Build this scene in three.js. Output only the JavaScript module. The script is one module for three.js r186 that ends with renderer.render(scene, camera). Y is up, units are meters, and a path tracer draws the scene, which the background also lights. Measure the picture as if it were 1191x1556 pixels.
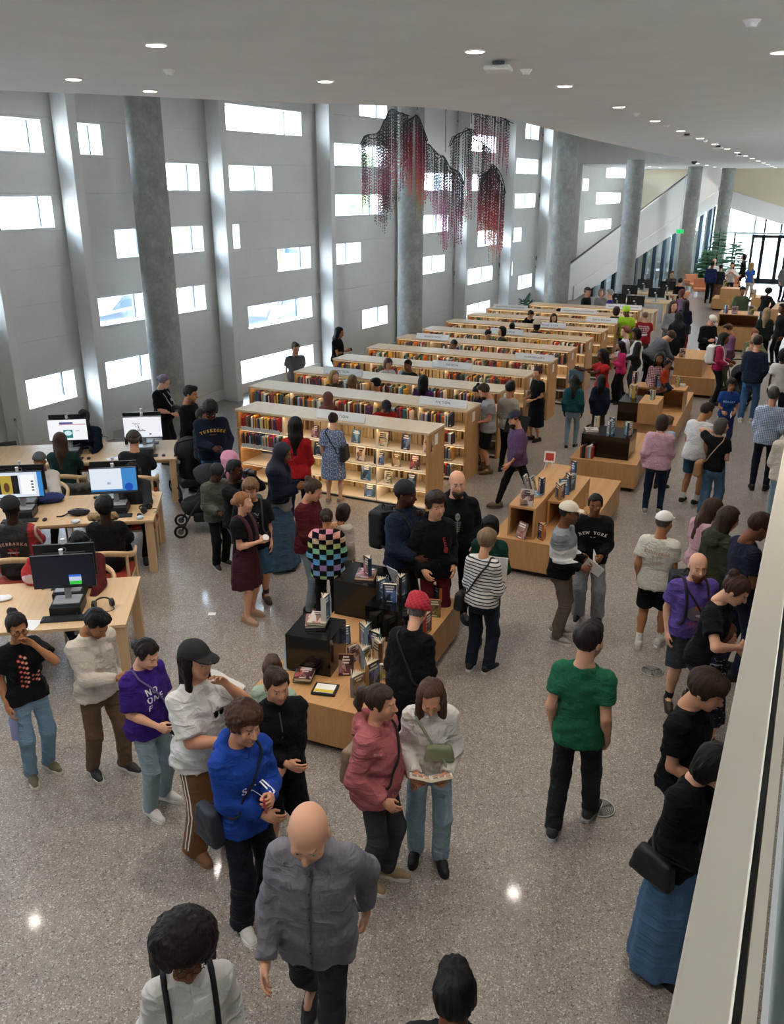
import * as THREE from 'three';
import { mergeGeometries } from 'three/addons/utils/BufferGeometryUtils.js';
import { RoundedBoxGeometry } from 'three/addons/geometries/RoundedBoxGeometry.js';
import { RectAreaLightUniformsLib } from 'three/addons/lights/RectAreaLightUniformsLib.js';

// ---------------------------------------------------------------- camera, sky, sun, exposure
const scene = new THREE.Scene();
const renderer = new THREE.WebGLRenderer({ antialias: true });
renderer.toneMapping = THREE.LinearToneMapping;
renderer.toneMappingExposure = 1.32;
renderer.shadowMap.enabled = true;
RectAreaLightUniformsLib.init();

const FOCAL = 1300, MIDX = 595.5, MIDY = 778, EYE = 4.7;
const PITCH = Math.atan2(MIDY - 290, FOCAL), YAW = Math.atan2(1270 - MIDX, Math.hypot(FOCAL, MIDY - 290));
const camera = new THREE.PerspectiveCamera(2 * Math.atan(778 / FOCAL) * 180 / Math.PI, 1191 / 1556, 0.05, 400);
camera.position.set(0, EYE, 0);
camera.rotation.set(-PITCH, YAW, 0, 'YXZ');
scene.add(camera);

// a bright hazy sky, the same all round
const SUN_DIR = new THREE.Vector3(0.42, 0.86, 0.30).normalize();
{
  const W = 64, H = 64, d = new Float32Array(W * H * 4);
  for (let y = 0; y < H; y++) { const e = Math.max(0, Math.sin(((y + 0.5) / H - 0.5) * Math.PI)), t = Math.pow(e, 0.6); for (let x = 0; x < W; x++) d.set([1.0 - 0.36 * t, 1.0 - 0.2 * t, 1.0 + 0.02 * t, 1], (y * W + x) * 4); }
  const sky = new THREE.DataTexture(d, W, H, THREE.RGBAFormat, THREE.FloatType); sky.mapping = THREE.EquirectangularReflectionMapping; sky.magFilter = THREE.LinearFilter; sky.needsUpdate = true;
  scene.background = sky; scene.backgroundIntensity = 24;
}
const sun = new THREE.DirectionalLight(0xfff3e0, 24);
sun.position.copy(SUN_DIR).multiplyScalar(80);
sun.castShadow = true;
sun.shadow.mapSize.set(4096, 4096);
Object.assign(sun.shadow.camera, { left: -70, right: 70, top: 70, bottom: -70, near: 1, far: 200 });
scene.add(sun, sun.target);

// a pixel of the photograph gives a direction; what the thing touches gives its distance
function rayOf(x, y) {
  const X = x - MIDX, Y = y - MIDY, cp = Math.cos(PITCH), sp = Math.sin(PITCH), c = Math.cos(YAW), s = Math.sin(YAW);
  const D = Y * cp + FOCAL * sp, F = FOCAL * cp - Y * sp;
  return new THREE.Vector3(X * c - F * s, -D, -X * s - F * c);
}
const LAMP_POWER = 9, LED_POWER = 11;
function onLevel(x, y, h = 0) { const r = rayOf(x, y); r.multiplyScalar((h - EYE) / r.y); r.y = h; return r; }

// ---------------------------------------------------------------- helpers
let seedState = 12345;
function rnd() { seedState = (seedState + 0x6d2b79f5) | 0; let t = Math.imul(seedState ^ (seedState >>> 15), 1 | seedState); t = (t + Math.imul(t ^ (t >>> 7), 61 | t)) ^ t; return ((t ^ (t >>> 14)) >>> 0) / 4294967296; }
const pick = (a) => a[Math.floor(rnd() * a.length) % a.length];
const V = (x, y, z) => new THREE.Vector3(x, y, z);
const taken = new Map();
function numbered(name) { const n = taken.get(name) ?? 0; taken.set(name, n + 1); return n ? `${name}_${String(n).padStart(3, '0')}` : name; }
function hash3(x, y, z) { let h = Math.imul(x, 374761393) ^ Math.imul(y, 668265263) ^ Math.imul(z, 2147483647 ^ 0x5bd1e995); h = Math.imul(h ^ (h >>> 13), 1274126177); return ((h ^ (h >>> 16)) >>> 0) / 4294967296; }
function noise3(x, y, z) {
  const X = Math.floor(x), Y = Math.floor(y), Z = Math.floor(z), f = (t) => t * t * (3 - 2 * t), u = f(x - X), v = f(y - Y), w = f(z - Z), L = (a, b, t) => a + (b - a) * t;
  return L(L(L(hash3(X, Y, Z), hash3(X + 1, Y, Z), u), L(hash3(X, Y + 1, Z), hash3(X + 1, Y + 1, Z), u), v), L(L(hash3(X, Y, Z + 1), hash3(X + 1, Y, Z + 1), u), L(hash3(X, Y + 1, Z + 1), hash3(X + 1, Y + 1, Z + 1), u), v), w) * 2 - 1;
}
const matCache = new Map();
function mat(color, roughness = 0.8, extra = {}) {
  const key = color + '|' + roughness + '|' + JSON.stringify(extra);
  if (!matCache.has(key)) matCache.set(key, new THREE.MeshPhysicalMaterial({ color, roughness, ...extra }));
  return matCache.get(key);
}
function mesh(name, geometry, material, parent) {
  const m = new THREE.Mesh(geometry, material);
  m.name = parent ? name : numbered(name);
  m.castShadow = m.receiveShadow = true;
  (parent ?? scene).add(m);
  return m;
}
function tag(o, label, category, group, kind) {
  o.userData.label = label; o.userData.category = category;
  if (group) o.userData.group = group;
  if (kind) o.userData.kind = kind;
  return o;
}
function thing(name, label, category, pos = [0, 0, 0], turn = 0, group) {
  const o = new THREE.Group();
  o.name = numbered(name); o.position.set(...pos); o.rotation.y = turn; scene.add(o);
  return tag(o, label, category, group);
}
function structure(name, geometry, material, parent) { const m = mesh(name, geometry, material, parent); m.userData.kind = 'structure'; return m; }
function structureGroup(name) { const o = new THREE.Group(); o.name = name; o.userData.kind = 'structure'; scene.add(o); return o; }
const boxCache = new Map();
function boxGeo(w, h, d, r = 0) {
  const key = [w, h, d, r].map((v) => v.toFixed(4)).join();
  if (!boxCache.has(key)) boxCache.set(key, r ? new RoundedBoxGeometry(w, h, d, 2, r) : metric(new THREE.BoxGeometry(w, h, d)));
  return boxCache.get(key);
}
// uv in metres on every face, by the face's own direction
function metric(g) {
  const p = g.attributes.position, n = g.attributes.normal, uv = new Float32Array(p.count * 2);
  for (let i = 0; i < p.count; i++) {
    const ax = Math.abs(n.getX(i)), ay = Math.abs(n.getY(i)), az = Math.abs(n.getZ(i));
    if (ay >= ax && ay >= az) { uv[2 * i] = p.getX(i); uv[2 * i + 1] = p.getZ(i); }
    else if (ax >= az) { uv[2 * i] = p.getZ(i); uv[2 * i + 1] = p.getY(i); }
    else { uv[2 * i] = p.getX(i); uv[2 * i + 1] = p.getY(i); }
  }
  g.setAttribute('uv', new THREE.BufferAttribute(uv, 2));
  return g;
}
// a box with its centre at x, z and its underside at y
function box(name, [w, h, d], [x, y, z], material, parent, turn = 0, r = 0) {
  const m = mesh(name, boxGeo(w, h, d, r), material, parent);
  m.position.set(x, y + h / 2, z); m.rotation.y = turn;
  return m;
}
function cyl(name, r0, r1, h, [x, y, z], material, parent, seg = 20) {
  const m = mesh(name, new THREE.CylinderGeometry(r1, r0, h, seg), material, parent);
  m.position.set(x, y + h / 2, z);
  return m;
}
function tube(name, points, r, material, parent, seg = 24, closed = false) {
  return mesh(name, new THREE.TubeGeometry(new THREE.CatmullRomCurve3(points.map((p) => V(...p)), closed), seg, r, 7, closed), material, parent);
}
const placed = (g, x, y, z, rx = 0, ry = 0, rz = 0) => g.applyMatrix4(new THREE.Matrix4().makeRotationFromEuler(new THREE.Euler(rx, ry, rz))).translate(x, y, z);
function canvasTexture(w, h, draw, srgb = true) {
  const c = document.createElement('canvas'); c.width = w; c.height = h;
  draw(c.getContext('2d'), w, h);
  const t = new THREE.CanvasTexture(c);
  if (srgb) t.colorSpace = THREE.SRGBColorSpace;
  t.wrapS = t.wrapT = THREE.RepeatWrapping;
  return t;
}
function dataTexture(w, h, fn, srgb = true) {
  const d = new Uint8Array(w * h * 4);
  for (let y = 0, o = 0; y < h; y++) for (let x = 0; x < w; x++, o += 4) { const c = fn(x, y); d[o] = c[0]; d[o + 1] = c[1]; d[o + 2] = c[2]; d[o + 3] = 255; }
  const t = new THREE.DataTexture(d, w, h);
  if (srgb) t.colorSpace = THREE.SRGBColorSpace;
  t.wrapS = t.wrapT = THREE.RepeatWrapping; t.magFilter = THREE.LinearFilter; t.needsUpdate = true;
  return t;
}
// noise that repeats after n cells
function tileNoise(x, y, n, seed) {
  const X = Math.floor(x), Y = Math.floor(y), f = (t) => t * t * (3 - 2 * t), u = f(x - X), v = f(y - Y), m = (a) => ((a % n) + n) % n, h = (a, b) => hash3(m(a), m(b), seed);
  return (h(X, Y) * (1 - u) + h(X + 1, Y) * u) * (1 - v) + (h(X, Y + 1) * (1 - u) + h(X + 1, Y + 1) * u) * v;
}
function withRepeat(t, k) { const c = t.clone(); c.repeat.set(k, k); c.needsUpdate = true; return c; }

// ---------------------------------------------------------------- distance fields, meshed with surface nets
class Field {
  constructor(lo, hi, cell) {
    this.lo = lo; this.c = cell;
    this.n = [0, 1, 2].map((i) => Math.max(4, Math.ceil((hi[i] - lo[i]) / cell) + 1));
    this.d = new Float32Array(this.n[0] * this.n[1] * this.n[2]).fill(1);
  }
  // join (k: softness) or cut away (k < 0) the shape f within its box
  add(p, pad = 0) {
    const { lo, c, n, d } = this, k = p.k ?? 0.02, m = Math.abs(k) + 3 * c + pad, a = [], b = [];
    for (let i = 0; i < 3; i++) { a[i] = Math.max(0, Math.floor((p.lo[i] - m - lo[i]) / c)); b[i] = Math.min(n[i] - 1, Math.ceil((p.hi[i] + m - lo[i]) / c)); }
    for (let z = a[2]; z <= b[2]; z++) for (let y = a[1]; y <= b[1]; y++) {
      let o = (z * n[1] + y) * n[0] + a[0];
      for (let x = a[0]; x <= b[0]; x++, o++) {
        const v = p.f(lo[0] + x * c, lo[1] + y * c, lo[2] + z * c), w = d[o];
        if (p.cut) { const h = Math.max(k - Math.abs(w + v), 0) / k; d[o] = Math.max(w, -v) + h * h * k * 0.25; }
        else { const h = Math.max(k - Math.abs(w - v), 0) / k; d[o] = Math.min(w, v) - h * h * k * 0.25; }
      }
    }
    return this;
  }
  each(fn) {
    const { lo, c, n, d } = this;
    for (let z = 0, o = 0; z < n[2]; z++) for (let y = 0; y < n[1]; y++) for (let x = 0; x < n[0]; x++, o++) if (d[o] < 0.035 && d[o] > -0.035) d[o] = fn(d[o], lo[0] + x * c, lo[1] + y * c, lo[2] + z * c);
    return this;
  }
  at(px, py, pz) {
    const { lo, c, n, d } = this, g = (v, i) => Math.min(Math.max((v - lo[i]) / c, 0), n[i] - 1.001), x = g(px, 0), y = g(py, 1), z = g(pz, 2), X = x | 0, Y = y | 0, Z = z | 0, u = x - X, v = y - Y, w = z - Z;
    const q = (i, j, k) => d[((Z + k) * n[1] + Y + j) * n[0] + X + i];
    return ((q(0, 0, 0) * (1 - u) + q(1, 0, 0) * u) * (1 - v) + (q(0, 1, 0) * (1 - u) + q(1, 1, 0) * u) * v) * (1 - w) + ((q(0, 0, 1) * (1 - u) + q(1, 0, 1) * u) * (1 - v) + (q(0, 1, 1) * (1 - u) + q(1, 1, 1) * u) * v) * w;
  }
  mesh() {
    const { lo, c, n, d } = this, [nx, ny, nz] = n, id = new Int32Array(d.length).fill(-1), pos = [], idx = [];
    const off = [0, 1, nx, nx + 1, nx * ny, nx * ny + 1, nx * ny + nx, nx * ny + nx + 1];
    const E = [[0, 1], [2, 3], [4, 5], [6, 7], [0, 2], [1, 3], [4, 6], [5, 7], [0, 4], [1, 5], [2, 6], [3, 7]];
    for (let z = 0; z < nz - 1; z++) for (let y = 0; y < ny - 1; y++) for (let x = 0; x < nx - 1; x++) {
      const o = (z * ny + y) * nx + x;
      let m = 0;
      for (let i = 0; i < 8; i++) if (d[o + off[i]] < 0) m |= 1 << i;
      if (m === 0 || m === 255) continue;
      let sx = 0, sy = 0, sz = 0, k = 0;
      for (const [a, b] of E) {
        if (((m >> a) & 1) === ((m >> b) & 1)) continue;
        const va = d[o + off[a]], vb = d[o + off[b]], t = va / (va - vb);
        sx += (a & 1) + ((b & 1) - (a & 1)) * t; sy += ((a >> 1) & 1) + (((b >> 1) & 1) - ((a >> 1) & 1)) * t; sz += (a >> 2) + ((b >> 2) - (a >> 2)) * t; k++;
      }
      id[o] = pos.length / 3;
      pos.push(lo[0] + (x + sx / k) * c, lo[1] + (y + sy / k) * c, lo[2] + (z + sz / k) * c);
    }
    const quad = (a, b, e, f, flip) => { if (a < 0 || b < 0 || e < 0 || f < 0) return; if (flip) idx.push(a, b, e, a, e, f); else idx.push(a, e, b, a, f, e); };
    for (let z = 1; z < nz - 1; z++) for (let y = 1; y < ny - 1; y++) for (let x = 1; x < nx - 1; x++) {
      const o = (z * ny + y) * nx + x, s = d[o] < 0;
      if (s !== d[o + 1] < 0) quad(id[o], id[o - nx], id[o - nx - nx * ny], id[o - nx * ny], s);
      if (s !== d[o + nx] < 0) quad(id[o], id[o - nx * ny], id[o - 1 - nx * ny], id[o - 1], s);
      if (s !== d[o + nx * ny] < 0) quad(id[o], id[o - 1], id[o - 1 - nx], id[o - nx], s);
    }
    const nor = new Float32Array(pos.length), e = c * 0.7;
    for (let i = 0; i < pos.length; i += 3) {
      const [x, y, z] = [pos[i], pos[i + 1], pos[i + 2]];
      const a = this.at(x + e, y, z) - this.at(x - e, y, z), b = this.at(x, y + e, z) - this.at(x, y - e, z), g = this.at(x, y, z + e) - this.at(x, y, z - e), l = Math.hypot(a, b, g) || 1;
      nor[i] = a / l; nor[i + 1] = b / l; nor[i + 2] = g / l;
    }
    const g = new THREE.BufferGeometry();
    g.setAttribute('position', new THREE.BufferAttribute(new Float32Array(pos), 3));
    g.setAttribute('normal', new THREE.BufferAttribute(nor, 3));
    g.setIndex(new THREE.BufferAttribute(new Uint32Array(idx), 1));
    return g;
  }
}
const xyz = (v) => (Array.isArray(v) ? v : [v.x, v.y, v.z]);
// a tapered round bar; ends: [start, end] true = cut flat there
function bar(A, B, ra, rb, k = 0.02, flat = false) {
  const a = xyz(A), b = xyz(B), d = [b[0] - a[0], b[1] - a[1], b[2] - a[2]], l2 = d[0] * d[0] + d[1] * d[1] + d[2] * d[2] || 1e-9, l = Math.sqrt(l2), r = Math.max(ra, rb);
  return {
    k, lo: [0, 1, 2].map((i) => Math.min(a[i], b[i]) - r), hi: [0, 1, 2].map((i) => Math.max(a[i], b[i]) + r),
    f(x, y, z) {
      const px = x - a[0], py = y - a[1], pz = z - a[2], s = (px * d[0] + py * d[1] + pz * d[2]) / l2, t = s < 0 ? 0 : s > 1 ? 1 : s;
      const qx = px - t * d[0], qy = py - t * d[1], qz = pz - t * d[2], q = Math.sqrt(qx * qx + qy * qy + qz * qz) - (ra + (rb - ra) * t);
      return flat ? Math.max(q, (s - 1) * l) : q;
    },
  };
}
function blob(C, R, k = 0.02, M = null) {
  const c = xyz(C), r = xyz(R), m = Math.max(...r), e = M && M.clone().transpose().elements;
  return {
    k, lo: c.map((v) => v - m), hi: c.map((v) => v + m),
    f(x, y, z) {
      let X = x - c[0], Y = y - c[1], Z = z - c[2];
      if (e) [X, Y, Z] = [e[0] * X + e[4] * Y + e[8] * Z, e[1] * X + e[5] * Y + e[9] * Z, e[2] * X + e[6] * Y + e[10] * Z];
      const xa = X / r[0], ya = Y / r[1], za = Z / r[2], a = Math.sqrt(xa * xa + ya * ya + za * za), xb = xa / r[0], yb = ya / r[1], zb = za / r[2], b = Math.sqrt(xb * xb + yb * yb + zb * zb);
      return a * (a - 1) / (b || 1e-9);
    },
  };
}
const cutOf = (p, k = 0.008) => ({ ...p, cut: true, k });
const slab = (f, lo, hi) => ({ f, lo, hi, cut: true, k: 0.006 });
const meshOf = (prims, cell, wrinkle) => {
  const lo = [9, 9, 9], hi = [-9, -9, -9];
  for (const p of prims) if (!p.cut) for (let i = 0; i < 3; i++) { lo[i] = Math.min(lo[i], p.lo[i]); hi[i] = Math.max(hi[i], p.hi[i]); }
  const m = 3 * cell + 0.02, F = new Field(lo.map((v) => v - m), hi.map((v) => v + m), cell);
  for (const p of prims) F.add(p);
  if (wrinkle) F.each(wrinkle);
  return F;
};
const folds = (a, s, seed) => (d, x, y, z) => d + a * (noise3(x * s + seed, y * s * 1.7 + x * s * 0.8, z * s) + 0.5 * noise3(x * s * 2.3, y * s * 3 - z * s + seed, z * s * 2.3));

// ---------------------------------------------------------------- heads, hair, hands and shoes, made once for each fineness
const LOD_HEAD = [0.0066, 0.0115, 0.0185];
function headPrims(fem) {
  const s = fem ? 0.94 : 1, jaw = fem ? 0.85 : 1;
  return [
    blob([0, 0.032, -0.014], [0.077 * s, 0.088, 0.096 * s], 0.02), blob([0, -0.028, 0.022], [0.061 * s, 0.082, 0.068], 0.03),
    blob([0, -0.072, 0.032], [0.05 * jaw, 0.036, 0.046], 0.025), blob([0, -0.1, 0.062], [0.021 * jaw, 0.016, 0.018], 0.02),
    bar([-0.028, 0.022, 0.079], [0.028, 0.022, 0.079], 0.011, 0.011, 0.012), blob([0.04, -0.03, 0.058], [0.022, 0.024, 0.022], 0.02), blob([-0.04, -0.03, 0.058], [0.022, 0.024, 0.022], 0.02),
    cutOf(blob([0.031, 0.003, 0.1], [0.019, 0.014, 0.019]), 0.012), cutOf(blob([-0.031, 0.003, 0.1], [0.019, 0.014, 0.019]), 0.012),
    blob([0.031, 0.002, 0.0725], [0.0135, 0.012, 0.0135], 0.003), blob([-0.031, 0.002, 0.0725], [0.0135, 0.012, 0.0135], 0.003),
    bar([0, 0.012, 0.084], [0, -0.03, 0.106], 0.0075, 0.0125, 0.012), blob([0.011, -0.034, 0.094], [0.0085, 0.007, 0.01], 0.006), blob([-0.011, -0.034, 0.094], [0.0085, 0.007, 0.01], 0.006),
    blob([0, -0.057, 0.086], [0.025, 0.0065, 0.011], 0.005), blob([0, -0.0685, 0.085], [0.021, 0.0075, 0.0105], 0.004),
    blob([0.079 * s, -0.004, -0.008], [0.009, 0.031, 0.019], 0.008), blob([-0.079 * s, -0.004, -0.008], [0.009, 0.031, 0.019], 0.008),
    bar([0, -0.055, -0.022], [0, -0.17, -0.04], fem ? 0.047 : 0.054, fem ? 0.05 : 0.06, 0.03),
  ];
}
const headCache = new Map();
function headGeo(fem, lod) {
  const key = fem + '|' + lod;
  if (!headCache.has(key)) headCache.set(key, meshOf(headPrims(fem), LOD_HEAD[lod]).mesh());
  return headCache.get(key);
}
// colours of the head: eyes, lips, brows and, where there is one, stubble
function headColors(g, skin, hair, o) {
  const p = g.attributes.position, c = new Float32Array(p.count * 3), lip = skin.clone().lerp(new THREE.Color(0.36, 0.10, 0.09), 0.4), white = new THREE.Color(0.5, 0.46, 0.42), iris = new THREE.Color(0.05, 0.03, 0.02), q = new THREE.Color();
  for (let i = 0; i < p.count; i++) {
    const x = p.getX(i), y = p.getY(i), z = p.getZ(i), ax = Math.abs(x);
    q.copy(skin);
    const e = Math.hypot(ax - 0.031, (y - 0.001) * 1.9);
    if (z > 0.076 && e < 0.012) q.copy(Math.hypot(ax - 0.031, y - 0.001) < 0.006 ? iris : white);
    else if (z > 0.07 && ax > 0.012 && ax < 0.05 && y > 0.02 - ax * 0.05 && y < 0.0305 - ax * 0.12) q.lerp(hair, 0.85);
    else if (z > 0.078 && ax < 0.026 && y < -0.05 && y > -0.077) q.copy(lip);
    else if (o.stubble && y < -0.045 + 0.25 * Math.max(0, 0.06 - z) && z > -0.01 && y > -0.13) q.lerp(hair, o.stubble * (0.8 + 0.3 * hash3(i, 3, 7)));
    c[3 * i] = q.r; c[3 * i + 1] = q.g; c[3 * i + 2] = q.b;
  }
  return c;
}
const below = (y0, slope = 0) => slab((x, y, z) => y - (y0 + slope * z), [-0.4, -0.8, -0.4], [0.4, y0 + 0.4 * Math.abs(slope), 0.4]);
const faceCut = (w, top, z0 = 0.03) => cutOf({ lo: [-w, -0.4, z0], hi: [w, top, 0.3], f: (x, y, z) => Math.max(Math.hypot(Math.max(Math.abs(x) - w + 0.03, 0), Math.max(y - top + 0.03, 0)) - 0.03, z0 - z) }, 0.012);
const skull = (t, up = 0) => blob([0, 0.034 + up, -0.016], [0.078 + t, 0.088 + t, 0.096 + t], 0.015);
const HAIR = {
  buzz: () => [skull(0.004), faceCut(0.068, 0.06, 0.02), below(-0.035, 0.35)],
  short: () => [skull(0.01), blob([0.01, 0.1, 0.035], [0.058, 0.036, 0.058], 0.025), blob([-0.02, 0.105, -0.02], [0.05, 0.03, 0.06], 0.02), faceCut(0.06, 0.066, 0.03), below(-0.025, 0.55), cutOf(blob([0.095, -0.02, 0.035], [0.035, 0.05, 0.035])), cutOf(blob([-0.095, -0.02, 0.035], [0.035, 0.05, 0.035])), cutOf(blob([0.1, -0.05, 0.02], [0.04, 0.05, 0.03])), cutOf(blob([-0.1, -0.05, 0.02], [0.04, 0.05, 0.03]))],
  curly: () => [skull(0.026, 0.008), blob([0, 0.1, 0.04], [0.075, 0.045, 0.06], 0.03), faceCut(0.07, 0.06, 0.03), below(-0.03, 0.5)],
  fringe: () => [skull(0.02, 0.005), blob([0, 0.085, 0.055], [0.075, 0.035, 0.045], 0.03), faceCut(0.068, 0.045, 0.04), below(-0.04, 0.4)],
  afro: () => [blob([0, 0.075, -0.03], [0.165, 0.15, 0.15], 0.03), faceCut(0.075, 0.055, 0.035), below(-0.07)],
  bob: () => [skull(0.016), blob([0, -0.03, -0.035], [0.1, 0.12, 0.085], 0.03), faceCut(0.06, 0.07, 0.02), below(-0.125)],
  long: () => [skull(0.015), bar([0, 0.02, -0.05], [0, -0.19, -0.075], 0.085, 0.075, 0.03), bar([0.06, 0.0, -0.03], [0.085, -0.2, -0.02], 0.045, 0.032, 0.03), bar([-0.06, 0.0, -0.03], [-0.085, -0.2, -0.02], 0.045, 0.032, 0.03), faceCut(0.058, 0.07, 0.012), cutOf(blob([0, -0.13, 0.03], [0.062, 0.09, 0.06])), below(-0.25)],
  verylong: () => [skull(0.016), bar([0, 0.02, -0.05], [0, -0.16, -0.085], 0.082, 0.075, 0.03), bar([0, -0.14, -0.085], [0.01, -0.36, -0.12], 0.072, 0.04, 0.04), bar([0.06, 0, -0.03], [0.085, -0.26, -0.06], 0.045, 0.025, 0.03), bar([-0.06, 0, -0.03], [-0.085, -0.29, -0.06], 0.045, 0.022, 0.03), faceCut(0.058, 0.07, 0.012), cutOf(blob([0, -0.15, 0.03], [0.062, 0.11, 0.065])), below(-0.38)],
  bun: () => [skull(0.009), blob([0, 0.1, -0.095], [0.042, 0.038, 0.04], 0.012), faceCut(0.06, 0.066, 0.03), below(-0.03, 0.5)],
  lowbun: () => [skull(0.009), blob([0, 0.0, -0.125], [0.045, 0.042, 0.036], 0.012), faceCut(0.06, 0.07, 0.03), below(-0.035, 0.45)],
  ponytail: () => [skull(0.009), blob([0, 0.055, -0.125], [0.03, 0.03, 0.03], 0.015), bar([0, 0.045, -0.14], [0, -0.05, -0.165], 0.034, 0.03, 0.02), bar([0, -0.05, -0.165], [0, -0.12, -0.15], 0.03, 0.014, 0.02), faceCut(0.06, 0.068, 0.03), below(-0.13)],
  fade: () => [skull(0.005), blob([0, 0.092, -0.005], [0.064, 0.045, 0.085], 0.02), faceCut(0.066, 0.062, 0.02), below(-0.035, 0.45)],
  undercap: () => [skull(0.008), faceCut(0.064, 0.3, 0.0), below(-0.035, 0.45), slab((x, y, z) => 0.045 - y, [-0.2, 0.045, -0.2], [0.2, 0.3, 0.2])],
  longcap: () => [skull(0.008), bar([0, -0.02, -0.055], [0, -0.2, -0.075], 0.08, 0.065, 0.03), bar([0.065, -0.02, -0.02], [0.08, -0.2, 0.005], 0.035, 0.022, 0.03), bar([-0.065, -0.02, -0.02], [-0.08, -0.2, 0.005], 0.035, 0.022, 0.03), faceCut(0.06, 0.3, 0.012), cutOf(blob([0, -0.13, 0.03], [0.062, 0.09, 0.06])), slab((x, y, z) => 0.05 - y, [-0.2, 0.05, -0.2], [0.2, 0.3, 0.2]), below(-0.25)],
};
const HEADWEAR = {
  cap: () => [skull(0.016, 0.004), cutOf({ lo: [-0.2, -0.3, -0.2], hi: [0.2, 0.06, 0.2], f: (x, y, z) => y - 0.046 - 0.1 * Math.max(0, -z) * 0 }, 0.005), { k: 0.01, lo: [-0.07, 0.035, 0.07], hi: [0.07, 0.075, 0.185], f: (x, y, z) => { const yy = 0.057 - 0.35 * (z - 0.08) * (z - 0.08) * 4 - x * x * 2.2; return Math.max(Math.abs(y - yy) - 0.005, Math.hypot(x / 0.072, (z - 0.085) / 0.098) * 0.08 - 0.08, 0.05 - z); } }],
  beanie: () => [skull(0.016, 0.006), bar([0, 0.04, -0.02], [0, 0.06, -0.02], 0.098, 0.098, 0.01), slab((x, y, z) => y - 0.035 + 0.25 * Math.min(0, z + 0.0) * -0.2, [-0.2, -0.3, -0.2], [0.2, 0.06, 0.2])],
  knit: () => [skull(0.03, 0.014), blob([0.02, 0.13, -0.03], [0.07, 0.05, 0.07], 0.04), slab((x, y, z) => y - 0.03 - 0.1 * z, [-0.2, -0.3, -0.2], [0.2, 0.06, 0.2])],
  wrap: () => [skull(0.014, 0.004), slab((x, y, z) => y - 0.045 - 0.3 * z, [-0.2, -0.3, -0.2], [0.2, 0.1, 0.2])],
  bucket: () => [skull(0.015, 0.004), bar([0, 0.05, -0.015], [0, 0.045, -0.015], 0.13, 0.135, 0.03), slab((x, y, z) => y - 0.04, [-0.2, -0.3, -0.2], [0.2, 0.05, 0.2])],
  hijab: () => [skull(0.016), bar([0, 0.02, -0.03], [0, -0.16, -0.03], 0.09, 0.085, 0.04), blob([0, -0.24, 0.0], [0.2, 0.13, 0.15], 0.08), faceCut(0.056, 0.066, 0.06)],
};
const BEARD = {
  full: () => [blob([0, -0.082, 0.045], [0.06, 0.05, 0.055], 0.02), blob([0, -0.115, 0.058], [0.036, 0.035, 0.03], 0.02), cutOf(blob([0, -0.028, 0.09], [0.05, 0.03, 0.05])), cutOf(blob([0, -0.063, 0.1], [0.021, 0.007, 0.02]), 0.003)],
  goatee: () => [blob([0, -0.1, 0.068], [0.026, 0.022, 0.02], 0.01), blob([0, -0.046, 0.092], [0.024, 0.007, 0.01], 0.006)],
};
const piece = new Map();
function shaped(table, style, lod) {
  const key = style + '|' + lod;
  if (!piece.has(key)) {
    const curly = style === 'afro' || style === 'curly', knit = style === 'knit', c = [0.0082, 0.0135, 0.02][lod] * (style === 'afro' || style === 'hijab' ? 1.25 : 1);
    const F = meshOf(table[style](), c, (d, x, y, z) => d + (curly ? 0.008 * noise3(x * 60, y * 60, z * 60) + 0.004 * noise3(x * 120, y * 120, z * 120) : knit ? 0.005 * Math.sin(x * 150 + 40 * y) * Math.sin(y * 170) : table === HAIR ? 0.0055 * noise3(Math.atan2(x, z) * 7 + y * 8, y * 16, 5) + 0.003 * noise3(x * 55, y * 22, z * 55) : 0.0015 * noise3(x * 40, y * 40, z * 40)));
    const hg = F.mesh(); if (table === HAIR || table === BEARD) { const p = hg.attributes.position, uv = new Float32Array(p.count * 2); for (let i = 0; i < p.count; i++) { const x = p.getX(i), y = p.getY(i), z = p.getZ(i) + 0.015; uv[2 * i] = Math.abs(Math.atan2(x, z)) * 0.9 + (y > 0.11 ? x * 3 : 0); uv[2 * i + 1] = y * 3 + 0.3; } hg.setAttribute('uv', new THREE.BufferAttribute(uv, 2)); }
    piece.set(key, hg);
  }
  return piece.get(key);
}
let strandMap;
function hairMaterial(hex) {
  strandMap ??= dataTexture(256, 64, (x, y) => { const v = 150 + 105 * (0.55 * tileNoise(x / 3, y / 24, 85, 2) + 0.45 * tileNoise(x / 9, y / 32, 28, 6)); return [v, v, v]; });
  const key = 'hair' + hex;
  if (!matCache.has(key)) matCache.set(key, new THREE.MeshPhysicalMaterial({ color: new THREE.Color(hex).multiplyScalar(1.35), map: strandMap, bumpMap: strandMap, bumpScale: 0.004, roughness: 0.55, specularIntensity: 0.5 }));
  return matCache.get(key);
}
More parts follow.
